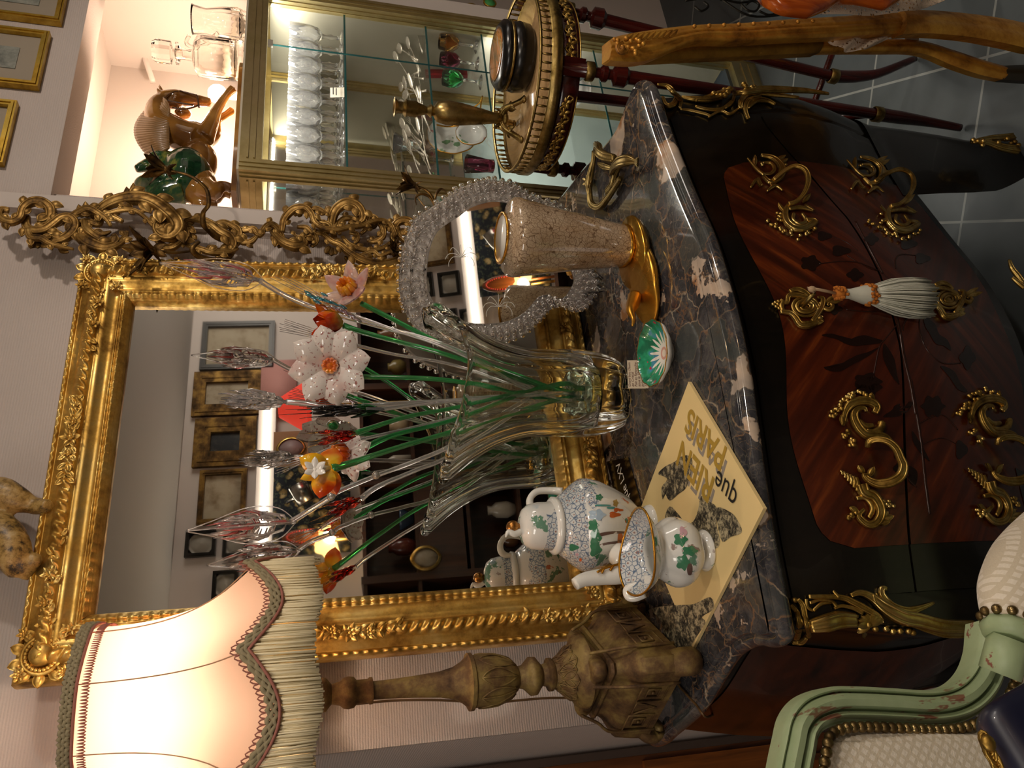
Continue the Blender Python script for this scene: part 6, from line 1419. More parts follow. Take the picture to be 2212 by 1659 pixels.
def wine(px, py, Y, mat, nm, label, s=1.0):
    x = ay(px, py, Y).x; T = thing(nm, label, 'glass', (x, Y, z3)); cut = lambda a, zz: 1 + .05 * math.cos(10 * a)
    MB().lathe([(0, z3 + .062 * s), (.014 * s, z3 + .064 * s), (.027 * s, z3 + .08 * s), (.029 * s, z3 + .105 * s), (.025 * s, z3 + .13 * s), (.023 * s, z3 + .13 * s), (.026 * s, z3 + .10 * s), (0, z3 + .07 * s)], 24, (x, Y, 0), cut, cap=False).build('coloured_bowl', mat, T)
    MB().lathe([(0, z3), (.026 * s, z3 + .001), (.02 * s, z3 + .004), (.005, z3 + .012), (.0045, z3 + .05 * s), (.008, z3 + .062 * s)], 18, (x, Y, 0)).build('stem_and_foot', M_CRY, T)
wine(1040, 102, VYF + .09, GLASS_A, 'coloured_goblet', 'amber coloured goblet on a clear stem in front of the red case'); wine(1040, 140, VYF + .10, GLASS_P, 'coloured_goblet', 'dark purple cut goblet standing between the amber and the green one'); wine(1040, 178, VYF + .09, GLASS_G, 'coloured_goblet', 'green cut goblet on a clear stem near the candlestick top')
def m_floral(nm, seed):
    t = NT(nm); v = t.co(loc=(seed, 0, 0)); c = t.mix(t.ramp(t.noise(v, 16, 3).outputs[0], [(.60, 0.0), (.63, 1.0)]), 'D8DCD8', 'B8505C'); c = t.mix(t.ramp(t.noise(t.co(loc=(0, seed, 3)), 20, 3).outputs[0], [(.62, 0.0), (.64, .9)]), c, '5A8A5A'); t.set(color=c, rough=.12, coat=.5); return t.m
MF = m_floral('floral_porcelain', 2.0)
def plate(px, py, Y, r, label):
    c = ay(px, py, Y); c.z = z3 + r * .985 + .003; T = thing('floral_plate', label, 'plate', (c.x, Y, c.z - r)); R_ = Matrix.Rotation(math.radians(78), 3, 'X')
    MB().lathe([(0, 0), (r * .62, 0), (r * .70, .008), (r, .016), (r, .019), (r * .68, .012), (r * .6, .004), (0, .004)], 48, c, lambda a, q: 1 + .012 * math.cos(10 * a), R_).build('plate', MF, T)
    MB().lathe([(r * .985, .0155), (r * 1.01, .0155), (r * 1.01, .0195), (r * .985, .0195)], 48, c, lambda a, q: 1 + .012 * math.cos(10 * a), R_, cap=False).build('gilt_edge', G_BASE, T)
plate(1000, 300, VYF + .20, .086, 'large white porcelain plate with rose sprays standing at the back of the third shelf'); plate(1055, 300, VYF + .10, .05, 'small flowered white plate in front of the large plate')
x_ = ay(1030, 265, VYF + .15).x; mb = MB()
for q in (-1, 1): mb.tube(catmull([(x_ + .05 * q, VYF + .08, z3 + .004), (x_ + .035 * q, VYF + .11, z3 + .02), (x_ + .02 * q, VYF + .16, z3 + .10), (x_ + .03 * q, VYF + .15, z3 + .15)], 5), .0028, 6)
mb.tube(catmull([(x_ + .05, VYF + .08, z3 + .004), (x_, VYF + .095, z3 + .012), (x_ - .05, VYF + .08, z3 + .004)], 5), .0028, 6); mb.build('plate_stand', G_BASE, label='gilt wire plate stand between the two flowered plates', cat='plate stand')
x_ = ay(1040, 352, VYF + .06).x; MB().lathe([(.018, z3), (.021, z3 + .002), (.020, z3 + .02), (.029, z3 + .088), (.0275, z3 + .088), (.018, z3 + .02), (0, z3 + .016)], 28, (x_, VYF + .07, 0), lambda a, q: 1 + .03 * math.cos(7 * a + q * 60)).build('ruby_tumbler', GLASS_P, label='ruby red cut glass tumbler at the left end of the third shelf', cat='glass')
# fourth shelf and bottom deck
z4 = SH[3] + .0008; c = ay(1285, 200, VYF + .12)
T = thing('porcelain_tureen', 'white porcelain bowl with leaf border on the lower glass shelf', 'bowl', (c.x, VYF + .12, z4)); MB().lathe([(.03, z4), (.032, z4 + .006), (.025, z4 + .012), (.055, z4 + .04), (.062, z4 + .075), (.060, z4 + .075), (0, z4 + .03)], 36, (c.x, VYF + .12, 0)).build('bowl', WHITE_PORC, T); MB().lathe([(.0605, z4 + .06), (.063, z4 + .066), (.0605, z4 + .072)], 36, (c.x, VYF + .12, 0), lambda a, q: 1 + .01 * math.cos(16 * a), cap=False).build('leaf_border', simple('leaf_green', '3E6A48', .3), T)
c = ay(1215, 45, VYF + .16); T = thing('wooden_picture_frame', 'dark wooden picture frame standing on the lower glass shelf behind the round tray table', 'picture frame', (c.x, VYF + .16, z4)); R_ = Matrix.Rotation(-.12, 3, 'X')
mb = MB(); ct = Vector((c.x + .02, VYF + .17, z4 + .098)); 
for sx, sz, dx, dz in ((-.075, 0, .022, .19), (.075, 0, .022, .19), (0, .084, .13, .022), (0, -.084, .13, .022)): mb.box(ct + R_ @ Vector((sx, 0, sz)), (dx, .018, dz), rot=R_)
mb.build('frame', M_WALNUT, T, False); MB().box(ct + Vector((0, .004, 0)), (.13, .004, .15), rot=R_).build('picture', simple('sepia_print', '4A4030', .5), T, False)
zb_ = FZ + .1128; c = ay(1490, 130, VYF + .12); zc_ = c.z
T = thing('blue_vase', 'turquoise vase with daisies at the bottom of the display cabinet', 'vase', (c.x, VYF + .12, zb_)); M_TURQ = simple('turquoise_glaze', '1E7EA0', .12, coat=.6)
MB().lathe([(.03, zb_), (.032, zb_ + .01), (.05, zb_ + .08), (.075, zb_ + .17), (.062, zb_ + .235), (.035, zb_ + .27), (.04, zb_ + .29), (.034, zb_ + .29), (.03, zb_ + .26), (0, zb_ + .2)], 36, (c.x, VYF + .12, 0)).build('body', M_TURQ, T)
mb = MB(); M_DAISY = simple('white_daisy', 'E8E8DC', .6)
for (dx, dz) in ((-.012, 0), (.018, -.012), (.004, .022)):
    f_ = Vector((c.x + dx, VYF + .12 - .078, c.z + dz))
    for k in range(14): a = 2 * PI * k / 14; d = Vector((math.cos(a), -.15, math.sin(a))); mb.leaf(f_, d, d.cross(Vector((0, -1, 0))).normalized(), .018, .006, (0, -1, 0), .05, 0, .0005)
mb.build('daisy_relief', M_DAISY, T)
mb = MB()
for (dx, dz) in ((-.012, 0), (.018, -.012), (.004, .022)): mb.ell((c.x + dx, VYF + .12 - .080, c.z + dz), .004, 7, 5)
mb.build('daisy_centres', simple('yellow_centre', 'C8B030', .6), T)

# ---------------------------------------------------------------- on top of the cabinet
zt_ = VZT + .0065
def figure(name, blobs, tubes, mat, parent, vox=.004):
    mb = MB()
    for c, r, *R_ in blobs: mb.ell(c, r, 20, 14, rot=R_[0] if R_ else None)
    for P, r in tubes: mb.tube(catmull(P, 4), r, 14)
    o = mb.build(name, mat, parent); m = o.modifiers.new('rm', 'REMESH'); m.mode = 'VOXEL'; m.voxel_size = vox; m.use_smooth_shade = True
    s_ = o.modifiers.new('sm', 'SMOOTH'); s_.factor = .6; s_.iterations = 3; return o
HY = VYF + .10
hp = lambda px, py, dy=0: ay(px, py, HY + dy)
t = NT('amber_brown_glaze'); n = t.noise(t.co(), 9, 4); t.set(color=t.ramp(n.outputs[0], [(.35, '5E3A14'), (.5, '8A5E24'), (.65, 'A87C3C')]), rough=.1, coat=.7); M_AMBG = t.m
t = NT('green_glaze'); n = t.noise(t.co(), 10, 4, .6, 1.5); t.set(color=t.ramp(n.outputs[0], [(.4, '12301C'), (.55, '1E4A2A'), (.68, '8A8A3A')]), rough=.1, coat=.7); M_GRG = t.m
M_MANE = simple('tan_mane_glaze', '8A6A44', .3, coat=.3)
z_pl = zt_ + .014
HRS = thing('ceramic_horse', 'brown glazed ceramic horse with arched neck and green saddle standing on a plinth', 'horse figurine', (hp(400, 320).x, HY, zt_))
f_ = lambda px, py, dy=0: hp(px, py, dy)
figure('horse_body', [(f_(420, 300), (.055, .045, .050)), (f_(430, 350), (.075, .048, .050)), (f_(425, 400), (.06, .05, .055)), (f_(372, 222, 0), (.020, .018, .030)), (f_(395, 245), (.018, .017, .024))],
       [([f_(425, 305), f_(385, 290), f_(345, 262), f_(340, 232), f_(352, 215)], [.050, .046, .040, .030, .022]), ([f_(350, 212), f_(380, 212), f_(415, 216), f_(440, 219), f_(456, 222)], [.021, .026, .019, .015, .013]), ([f_(448, 219), f_(454, 226)], [.011, .008]),
        ([f_(352, 206, -.01), f_(342, 196, -.012), f_(338, 188, -.013)], [.008, .006, .001]), ([f_(354, 204, .01), f_(346, 190, .012), f_(345, 181, .013)], [.008, .006, .001]),
        ([f_(440, 300, -.02), f_(455, 268, -.025), f_(470, 235, -.025), f_(490, 205, -.025), f_(503, 192, -.025)], [.030, .022, .014, .011, .014]), ([f_(440, 305, .02), f_(462, 290, .025), f_(468, 262, .025), f_(488, 248, .025), f_(502, 238, .025)], [.028, .022, .015, .011, .013]),
        ([f_(440, 405, -.025), f_(462, 415, -.03), f_(478, 400, -.03), f_(502, 408, -.03)], [.034, .024, .013, .014]), ([f_(440, 410, .025), f_(462, 425, .03), f_(480, 415, .03), f_(500, 420, .03)], [.034, .024, .013, .014]), ([f_(420, 430), f_(440, 446), f_(470, 440)], [.016, .018, .006])], M_AMBG, HRS)
mb = MB()
for k in range(26):
    u = k / 25; a = (lerp(325, 350, u ** 2) - 38 * math.sin(PI * min(1, u * 1.05)), lerp(340, 206, u)); b = (lerp(372, 372, u), lerp(318, 238, u))
    for sd in (-1, 1): mb.tube(catmull([f_(a[0], a[1], 0), f_(lerp(a[0], b[0], .5) - 3, lerp(a[1], b[1], .5), sd * .030), f_(b[0] - 6, b[1], sd * .040)], 4), [.006, .0075, .003], 6)
mb.build('combed_mane', M_MANE, HRS)
figure('saddle_cloth', [(f_(405, 378), (.085, .066, .068)), (f_(345, 350), (.014, .042, .034)), (f_(330, 405), (.018, .050, .048))], [([f_(340, 345), f_(358, 362), f_(352, 390), f_(325, 412)], [.036, .044, .044, .03]), ([f_(292, 366, 0), f_(315, 358), f_(340, 350)], [.010, .018, .02]), ([f_(310, 425), f_(350, 420), f_(390, 412)], [.012, .04, .05])], M_GRG, HRS)
mb = MB()
for P in ([(352, 214), (372, 200), (385, 198)], [(425, 205), (428, 218), (430, 232)], [(372, 232), (400, 236), (428, 228)], [(388, 196), (425, 206)]): mb.tube(catmull([f_(a, b, -.024) for a, b in P], 4), .0028, 6)
mb.tube([f_(352 + 6 * q, 216 + q, -.023) for q in range(0, 12)], .0025, 5); mb.build('bridle', simple('dark_bridle_glaze', '4A3018', .2), HRS)
xa, xb = hp(510, 440).x, hp(510, 165).x
MB().bx(xa, xb, HY - .055, HY + .055, zt_, z_pl).build('plinth', M_AMBG, HRS, False)
def on_top(px, Y): return zt_
# decanter and jug
GC = NT('decanter_crystal').set(color=(.98, .97, .95), rough=0.0, trans=1.0, ior=1.42).m
Yd = VYF + .07; xd_ = ay(460, 125, Yd).x; dz = lambda px: zt_ + (ay(px, 125, Yd).z - ay(522, 125, Yd).z); dr = lambda n: pr_(n, ay(460, 125, Yd))
fl = lambda a, z_: 1 + (.05 * abs(math.cos(9 * a)) - .025) * (1 if z_ < dz(455) else .2)
T = thing('glass_decanter', 'square shouldered crystal decanter with faceted stopper on top of the display cabinet', 'decanter', (xd_, Yd, zt_))
MB().lathe([(0, zt_), (dr(38), zt_ + .001), (dr(42), dz(515)), (dr(44), dz(460)), (dr(43), dz(420)), (dr(30), dz(411)), (dr(12), dz(407)), (dr(11), dz(382)), (dr(23), dz(376)), (dr(23), dz(371)), (dr(8), dz(371)), (dr(8), dz(405)), (dr(26), dz(416)), (dr(38), dz(430)), (dr(38), dz(500)), (0, dz(504))], 54, (xd_, Yd, 0), fl, cap=False).build('bottle', GC, T)
MB().lathe([(0, dz(385)), (dr(7), dz(384)), (dr(7), dz(370)), (dr(10), dz(364)), (dr(24), dz(360)), (dr(25), dz(330)), (dr(20), dz(319)), (0, dz(318))], 12, (xd_, Yd, 0), cap=False).build('stopper', GC, T, False)
xp = ay(460, 48, Yd).x; T = thing('glass_pitcher', 'fluted clear glass pitcher with looping handle on the cabinet, right of the decanter', 'jug', (xp, Yd, zt_))
MB().lathe([(0, zt_), (dr(30), zt_ + .001), (dr(36), dz(500)), (dr(33), dz(460)), (dr(27), dz(430)), (dr(30), dz(402)), (dr(32), dz(398)), (dr(28), dz(402)), (dr(25), dz(430)), (dr(30), dz(465)), (dr(31), dz(505)), (0, dz(510))], 48, (xp, Yd, 0), lambda a, z_: 1 + .04 * math.cos(14 * a) * (z_ < dz(460)) + .25 * max(0, math.cos(a)) ** 6 * (z_ > dz(415)), cap=False).build('body', GC, T)
MB().tube(catmull([ay(470, 72, Yd), ay(440, 92, Yd), ay(415, 100, Yd), ay(402, 92, Yd), ay(408, 78, Yd)], 6), .006, 10).build('handle', GC, T)
# lit globe bulb behind the horse
t = NT('glowing_bulb'); t.set(color=(1, .9, .75), emis=(1, .80, .58), es=10.0)
T = thing('alcove_bulb', 'bare glowing round bulb behind the horse in the alcove', 'light bulb', (1.86, 1.93, zt_)); c = ay(470, 203, 1.93)
MB().ell(c, .030, 16, 12).build('globe', t.m, T); MB().lathe([(.03, zt_), (.03, zt_ + .008), (.014, zt_ + .012), (.014, c.z - .02)], 16, (c.x, c.y, 0)).build('holder', WHITE_PORC, T)

# ---------------------------------------------------------------- round tray table (gueridon)
GX, GY, GZ = 1.515, 1.305, .985; GR = .212
M_MAH = m_wood('dark_mahogany', '220806', '4A1610', 1, .18)
GT = thing('tray_table', 'round mahogany side table with pierced brass gallery right of the commode', 'side table', (GX, GY, FZ))
MB().lathe([(0, GZ), (GR, GZ), (GR, GZ - .014), (GR - .012, GZ - .016), (0, GZ - .016)], 72, (GX, GY, 0)).build('table_top', m_wood('pale_burr', '9A7A50', 'B8966A', 1, .12), GT)
mb = MB(); mb.lathe([(GR, GZ - .024), (GR + .007, GZ - .022), (GR + .007, GZ - .004), (GR + .003, GZ - .001), (GR + .003, GZ + .003), (GR - .001, GZ + .003), (GR - .001, GZ - .024)], 90, (GX, GY, 0), cap=False)
mb.lathe([(GR - .002, GZ + .026), (GR + .004, GZ + .026), (GR + .005, GZ + .030), (GR + .002, GZ + .033), (GR - .003, GZ + .030)], 90, (GX, GY, 0), cap=False)
for k in range(72):
    a = 2 * PI * k / 72; d = Vector((math.cos(a), math.sin(a), 0)); c = Vector((GX, GY, 0)) + d * (GR + .001); mb.tube([c + Vector((0, 0, GZ + .002)), c + Vector((0, 0, GZ + .012)), c + Vector((0, 0, GZ + .027))], [.0022, .0036, .0018], 5)
mb.build('brass_gallery', G_ANT, GT)
MB().lathe([(GR - .02, GZ - .075), (GR - .012, GZ - .072), (GR - .012, GZ - .022), (GR - .02, GZ - .020)], 72, (GX, GY, 0), cap=False).build('frieze', M_MAH, GT)
mb = MB(); random.seed(23)
for q in range(4):
    for i in range(11):
        a = q * PI / 2 + PI / 4 + .15 + (i + .5) * (PI / 2 - .3) / 11; d = Vector((math.cos(a), math.sin(a), 0)); s_ = Vector((-d.y, d.x, 0)); c = Vector((GX, GY, GZ - .047)) + d * (GR - .009)
        sg = 1 if i % 2 else -1; mb.tube(catmull([c - s_ * .014 - Vector((0, 0, .014 * sg)), c - s_ * .002, c + s_ * .010 + Vector((0, 0, .014 * sg)), c + s_ * .016 + Vector((0, 0, .004 * sg)), c + s_ * .010], 4), .0024, 5)
        for k in range(4): b = k * PI / 2 + .4; e = (s_ * math.cos(b) + Vector((0, 0, 1)) * math.sin(b)); mb.leaf(c, e, d.cross(e), .014, .008, d, .1, 0, .0006)
    a0, a1 = q * PI / 2 + PI / 4 + .13, q * PI / 2 + PI * .75 - .13
    for zz_ in (GZ - .070, GZ - .025): mb.tube([Vector((GX, GY, zz_)) + Vector((math.cos(a), math.sin(a), 0)) * (GR - .010) for a in [lerp(a0, a1, k / 12) for k in range(13)]], .0018, 5)
mb.build('pierced_brass_panels', G_BRASS, GT)
LT = [(math.radians(225 + 10), (1.316, 1.095)), (math.radians(315 + 5), (1.600, 1.125)), (math.radians(45), (1.70, 1.47)), (math.radians(135), (1.36, 1.50))]
for a, (fx, fy) in LT:
    top = Vector((GX + (GR - .022) * math.cos(a), GY + (GR - .022) * math.sin(a), GZ - .02)); R_ = Matrix.Rotation(a, 3, 'Z')
    lg = MB().box(top - Vector((0, 0, .03)), (.036, .042, .062), rot=R_); dn = Vector((fx, fy, FZ + .1)) ; bot = ay(1800, 165, 1.16) if fx == 1.600 else Vector((lerp(top.x, fx, .65), lerp(top.y, fy, .65), .14))
    ax__ = (bot - top); L = ax__.length; q_ = (-ax__).to_track_quat('Z', 'Y').to_matrix()
    pr = [(0, .018), (.062, .018), (.066, .021), (.082, .021), (.086, .012), (.10, .012), (.106, .019), (.116, .019), (.122, .012), (.130, .012), (.136, .025), (.160, .026), (.170, .016), (L - .02, .013), (L, .013)]
    lg.lathe([(r, -d) for d, r in pr], 14, top, None, q_)
    o = lg.build('leg', M_MAH, GT, auto=40)
    for d0, d1, r in ((.064, .086, .0225), (L - .012, L + .012, .019)):
        rg = MB(); rg.lathe([(r - .003, -d0), (r, -d0 - .003), (r, -d1 + .003), (r - .003, -d1)], 18, top, None, q_, cap=False); rg.build('brass_collar', G_ANT, o)
    d = Vector((fx, fy, 0)) - Vector((bot.x, bot.y, 0)); mb = MB().tube(catmull([bot, bot + d * .1 + Vector((0, 0, -.07)), bot + d * .35 + Vector((0, 0, -.15)), Vector((fx, fy, FZ + .012))], 6), [.017, .016, .012, .009], 10); mb.build('splayed_foot', M_MAH, o)
mb = MB(); 
for i in (0, 1): 
    mb.tube([Vector((lerp(GX + (GR - .022) * math.cos(LT[i][0]), LT[i][1][0], .65), lerp(GY + (GR - .022) * math.sin(LT[i][0]), LT[i][1][1], .65), .15)), Vector((GX, GY, .16)), Vector((lerp(GX + (GR - .022) * math.cos(LT[i + 2][0]), LT[i + 2][1][0], .65), lerp(GY + (GR - .022) * math.sin(LT[i + 2][0]), LT[i + 2][1][1], .65), .15))], .009, 8)
mb.build('cross_stretcher', M_MAH, GT)
# lacquer box and candlestick on the tray
c = az(1142, 128, GZ + .001); T = thing('lacquer_box', 'round black lacquer box with a painted lid and gilt band on the tray table', 'box', (c.x, c.y, GZ))
RBX = .078; c = Vector((c.x, c.y, 0)); MB().lathe([(.066, GZ + .0005), (.080, GZ + .012), (.083, GZ + .035), (.078, GZ + .058)], 60, c).build('box_body', BLACK, T); MB().lathe([(.0800, GZ + .058), (.083, GZ + .061), (.082, GZ + .074), (.070, GZ + .084), (.064, GZ + .0845)], 60, c).build('lid', BLACK, T)
MB().lathe([(.0795, GZ + .056), (.0836, GZ + .057), (.0836, GZ + .062), (.0795, GZ + .063)], 72, c, lambda a, z_: 1 + .006 * math.cos(40 * a), cap=False).build('gilt_band', G_ANT, T)
t = NT('painted_lid'); n = t.noise(t.co(scale=(6, 20, 6)), 3, 4, .6, .5); t.set(color=t.ramp(n.outputs[0], [(.3, '2A3026'), (.45, '7A5A34'), (.6, 'B8743C'), (.7, '8A9088')]), rough=.08, coat=.6)
MB().lathe([(0, GZ + .0865), (.055, GZ + .0862), (.063, GZ + .0848)], 48, c).build('painted_scene', t.m, T)
b0 = az(1128, 262, GZ + .001); KX, KY = b0.x, b0.y; kz_ = lambda px: GZ + .001 + (ay(px, 245, KY).z - ay(1132, 245, KY).z); kr = lambda n: pr_(n * .95, ay(1000, 245, KY))
T = thing('brass_candlestick', 'tall antique brass candlestick with leafy tripod foot on the tray table', 'candlestick', (KX, KY, GZ))
MB().lathe([(kr(9), kz_(1095)), (kr(14), kz_(1085)), (kr(12), kz_(1074)), (kr(17), kz_(1050)), (kr(25), kz_(1000)), (kr(27), kz_(972)), (kr(22), kz_(952)), (kr(10), kz_(944)), (kr(15), kz_(938)), (kr(8), kz_(930)), (kr(12), kz_(920)), (kr(14), kz_(912)), (kr(18), kz_(906)), (kr(17), kz_(888)), (kr(20), kz_(884)), (kr(13), kz_(878)), (kr(13), kz_(868)), (kr(21), kz_(860)), (kr(19), kz_(859)), (kr(9), kz_(866)), (kr(8), kz_(880))], 32, (KX, KY, 0), cap=False).build('shaft', G_ANT, T, auto=45)
mb = MB()
for k in range(3):
    a = 2 * PI * k / 3 + .9; d = Vector((math.cos(a), math.sin(a), 0)); s_ = Vector((-d.y, d.x, 0)); c = Vector((KX, KY, 0))
    P = catmull([c + Vector((0, 0, kz_(1088))) + d * .008, c + d * .026 + Vector((0, 0, kz_(1092))), c + d * .042 + Vector((0, 0, kz_(1110))), c + d * .052 + Vector((0, 0, kz_(1122))), c + d * .064 + Vector((0, 0, kz_(1128)))], 5); scroll(mb, P, [.012, .011, .008, .008, .005], Vector((0, 0, 1)))
    for q in (-1, 1): mb.leaf(c + d * .030 + Vector((0, 0, kz_(1098))), (d * .3 + s_ * q + Vector((0, 0, -.4))).normalized(), d, .026, .018, Vector((0, 0, 1)), -.1, 3, .001)
    mb.ell(c + d * .055 + Vector((0, 0, kz_(1130) + .004)), (.010, .009, .006), 8, 6)
for k in range(10): a = 2 * PI * k / 10; d = Vector((math.cos(a), math.sin(a), 0)); mb.leaf(Vector((KX, KY, kz_(1095))) + d * .008, (d * .5 + Vector((0, 0, 1))).normalized(), d.cross(Vector((0, 0, 1))), .028, .014, d, .2, 2, .0008)
mb.ell((KX, KY, kz_(1094)), (.022, .022, .010), 14, 8)
zm = min(p.z for p in mb.v); mb.v = [p + Vector((0, 0, max(0, GZ + .001 - p.z))) for p in mb.v]
mb.build('leafy_tripod_foot', G_ANT, T)
# ---------------------------------------------------------------- green painted armchair, lower left
AY = .72
t = NT('worn_green_paint'); v = t.co(); n = t.noise(v, 10, 5, .7); n2 = t.noise(t.co(scale=(1, 1, 3)), 26, 4)
c = t.mix(n2.outputs[0], '8A9A72', 'A0AE88'); c = t.mix(t.ramp(t.noise(t.co(scale=(1, 1, .35)), 38, 4, .7).outputs[0], [(.60, 0.0), (.63, 1.0)]), c, '7A4A3A'); c = t.mix(t.ramp(n.outputs[0], [(.5, 0.0), (.7, .5)]), c, '77875C'); t.set(color=c, rough=.5); t.bump(n.outputs[0], .15, .001); M_GREENW = t.m
t = NT('trellis_fabric'); v = t.co(rot=(0, math.radians(45), 0)); s_ = t.sep(v)
fx_ = t.math('FRACT', t.math('MULTIPLY', s_[0], 120)); fz_ = t.math('FRACT', t.math('MULTIPLY', s_[2], 120))
m_ = t.math('MAXIMUM', t.math('LESS_THAN', fx_, .38), t.math('LESS_THAN', fz_, .38)); wv_ = t.noise(t.co(), 420, 2)
c = t.mix(m_, 'DDD3C2', 'C8BBA4'); c = t.mix(t.math('MULTIPLY', wv_.outputs[0], .35), c, 'A8987E'); t.set(color=c, rough=.9, sheen=.2); t.bump(t.math('SUBTRACT', wv_.outputs[0], t.math('MULTIPLY', m_, .8)), .4, .0015); M_TREL = t.m
CH = thing('armchair', 'green painted armchair with cream trellis upholstery and brass nails at the lower left', 'armchair', (.05, .60, FZ))
path = [(1668, 1720), (1676, 1659), (1688, 1600), (1702, 1545), (1735, 1505), (1790, 1484), (1850, 1482), (1930, 1486), (2010, 1490), (2062, 1478), (2095, 1448), (2112, 1405), (2116, 1360), (2118, 1340)]
cen = [(a + 22, b + 12) if b > 1500 else ((a + 8, b + 20) if a < 2040 else (a + 20, b + 10)) for a, b in path]
def frame_pt(q, dy=0): return ay(q[0], q[1], AY + dy)
PTH = catmull([frame_pt(q) for q in path], 8)
def chair_rail(P, w_, name, sgn=1):
    """moulded rail: flat ogee section swept along the path, facing the camera"""
    secp = [(-.5, -.030), (-.5, -.003), (-.46, .004), (-.40, .006), (-.35, .004), (-.34, -.001), (-.31, -.001), (-.29, .006), (-.14, .012), (.04, .010), (.12, .002), (.13, -.002), (.17, -.002), (.19, .005), (.27, .009), (.35, .006), (.40, .001), (.41, -.002), (.46, -.002), (.5, -.005), (.5, -.030)]
    mb = MB(); m = len(P); vs_ = []; nf = (ORG - P[m // 2]); nf.z *= .3; nf.normalize()
    for i in range(m):
        t_ = (P[min(i + 1, m - 1)] - P[max(i - 1, 0)]).normalized(); sd = t_.cross(nf).normalized() * sgn
        for a, b in secp: vs_.append(P[i] + sd * (w_ * a) + nf * b)
    k = len(secp); mb.add(vs_, [(i * k + j, i * k + j + 1, (i + 1) * k + j + 1, (i + 1) * k + j) for i in range(m - 1) for j in range(k - 1)] + [tuple(range(k)), tuple((m - 1) * k + j for j in range(k))] + [(i * k, (i + 1) * k, (i + 1) * k + k - 1, i * k + k - 1) for i in range(m - 1)])
    return mb.build(name, M_GREENW, CH, auto=45), nf
wr = pr_(74, PTH[len(PTH) // 2])
t0_ = (PTH[11] - PTH[10]).normalized()
nf0 = (ORG - PTH[len(PTH) // 2]); nf0.z *= .3; nf0.normalize()
inn_dir = ay(2000, 1600, AY) - ay(1850, 1480, AY)
def sidev(P, i):
    t_ = (P[min(i + 1, len(P) - 1)] - P[max(i - 1, 0)]).normalized(); s_ = t_.cross(nf0).normalized()
    return s_
sg_ = 1 if sidev(PTH, 40).dot(inn_dir) > 0 else -1
CPTH = [PTH[i] + sidev(PTH, i) * sg_ * wr * .5 for i in range(len(PTH))]
chair_rail(CPTH, wr, 'back_frame', 1)
NP_ = [PTH[i] + sidev(PTH, i) * sg_ * (wr + .003) + nf0 * .013 for i in range(len(PTH))]
mb = MB(); acc = 0; last = NP_[0]; M_NAIL = gilt('aged_brass_nails', '8E7A52', '6A5634', '3E3220', .3, 40, .95)
nl = []
for i in range(1, len(NP_)):
    seg = (NP_[i] - NP_[i - 1]).length; acc += seg
    if acc >= .0093: nl.append(NP_[i]); acc = 0
    elif seg > .0093: nl.append(NP_[i])
# resample evenly
def resample(P, st):
    out = [P[0]]; need = st
    for i in range(1, len(P)):
        a, b = P[i - 1], P[i]; L = (b - a).length
        while L >= need: a = a + (b - a) * (need / L); out.append(a.copy()); L = (b - a).length; need = st
        need -= L
    return out
for k_, p in enumerate(resample(NP_, pr_(19.5, NP_[40]))):
    MB().ell(p, (.0056, .0056, .0056), 10, 7).build('brass_nail', M_NAIL, CH)
# upholstery: padded panel inside the frame, bulging towards the room
UP = [p - nf0 * .012 for p in NP_]; far = [ay(a, b, AY - .01) for a, b in ((2330, 1330), (2450, 1400), (2500, 1600), (2400, 1850), (2000, 1900), (1760, 1850))]
loop = UP + far; cu = ay(2230, 1600, AY)
mb = MB(); nl_ = len(loop); vs_ = []
R_ = 10
for r in range(R_ + 1):
    f_ = 1 - r / R_
    for p in loop: vs_.append(cu.lerp(p, f_) + nf0 * (.020 * (1 - f_ ** 2)))
mb.add(vs_, [(r * nl_ + i, r * nl_ + (i + 1) % nl_, (r + 1) * nl_ + (i + 1) % nl_, (r + 1) * nl_ + i) for r in range(R_) for i in range(nl_)]); mb.build('upholstered_back', M_TREL, CH)
# padded arm with a green collar and its own nails
pa = [(2122, 1338), (2128, 1290), (2150, 1240), (2190, 1195), (2250, 1150), (2330, 1110)]
AP = catmull([ay(a + 62, b + 14, .655) for a, b in pa], 6)
mb = MB(); mb.tube(AP, [.024, .036, .043, .048, .048], 22); mb.build('arm_pad', M_TREL, CH)
mb = MB(); c0 = AP[0]; d0 = (AP[2] - AP[0]).normalized(); mb.tube([c0 - d0 * .016, c0 - d0 * .006, c0 + d0 * .000], [.024, .028, .026], 8); mb.tube([c0 - d0 * .05 + Vector((0, .015, -.005)), c0 - d0 * .014], [.019, .020], 8); mb.build('arm_collar', M_GREENW, CH)
for k in range(12):
    a = 2 * PI * k / 12; u_ = d0.orthogonal().normalized(); v_ = d0.cross(u_); p = c0 + d0 * .004 + (u_ * math.cos(a) + v_ * math.sin(a)) * .0265; MB().ell(p, .0052, 10, 7).build('brass_nail', M_NAIL, CH)
# legs to the floor (below the frame)
for (x, y) in ((-.15, .70), (.22, .62), (-.12, .28), (.25, .25)): MB().tube([(x, y, .30), (x, y, FZ + .002)], [.028, .018], 10).build('leg', M_GREENW, CH)
MB().bx(-.17, .27, .23, .72, .28, .36).build('seat_frame', M_GREENW, CH)
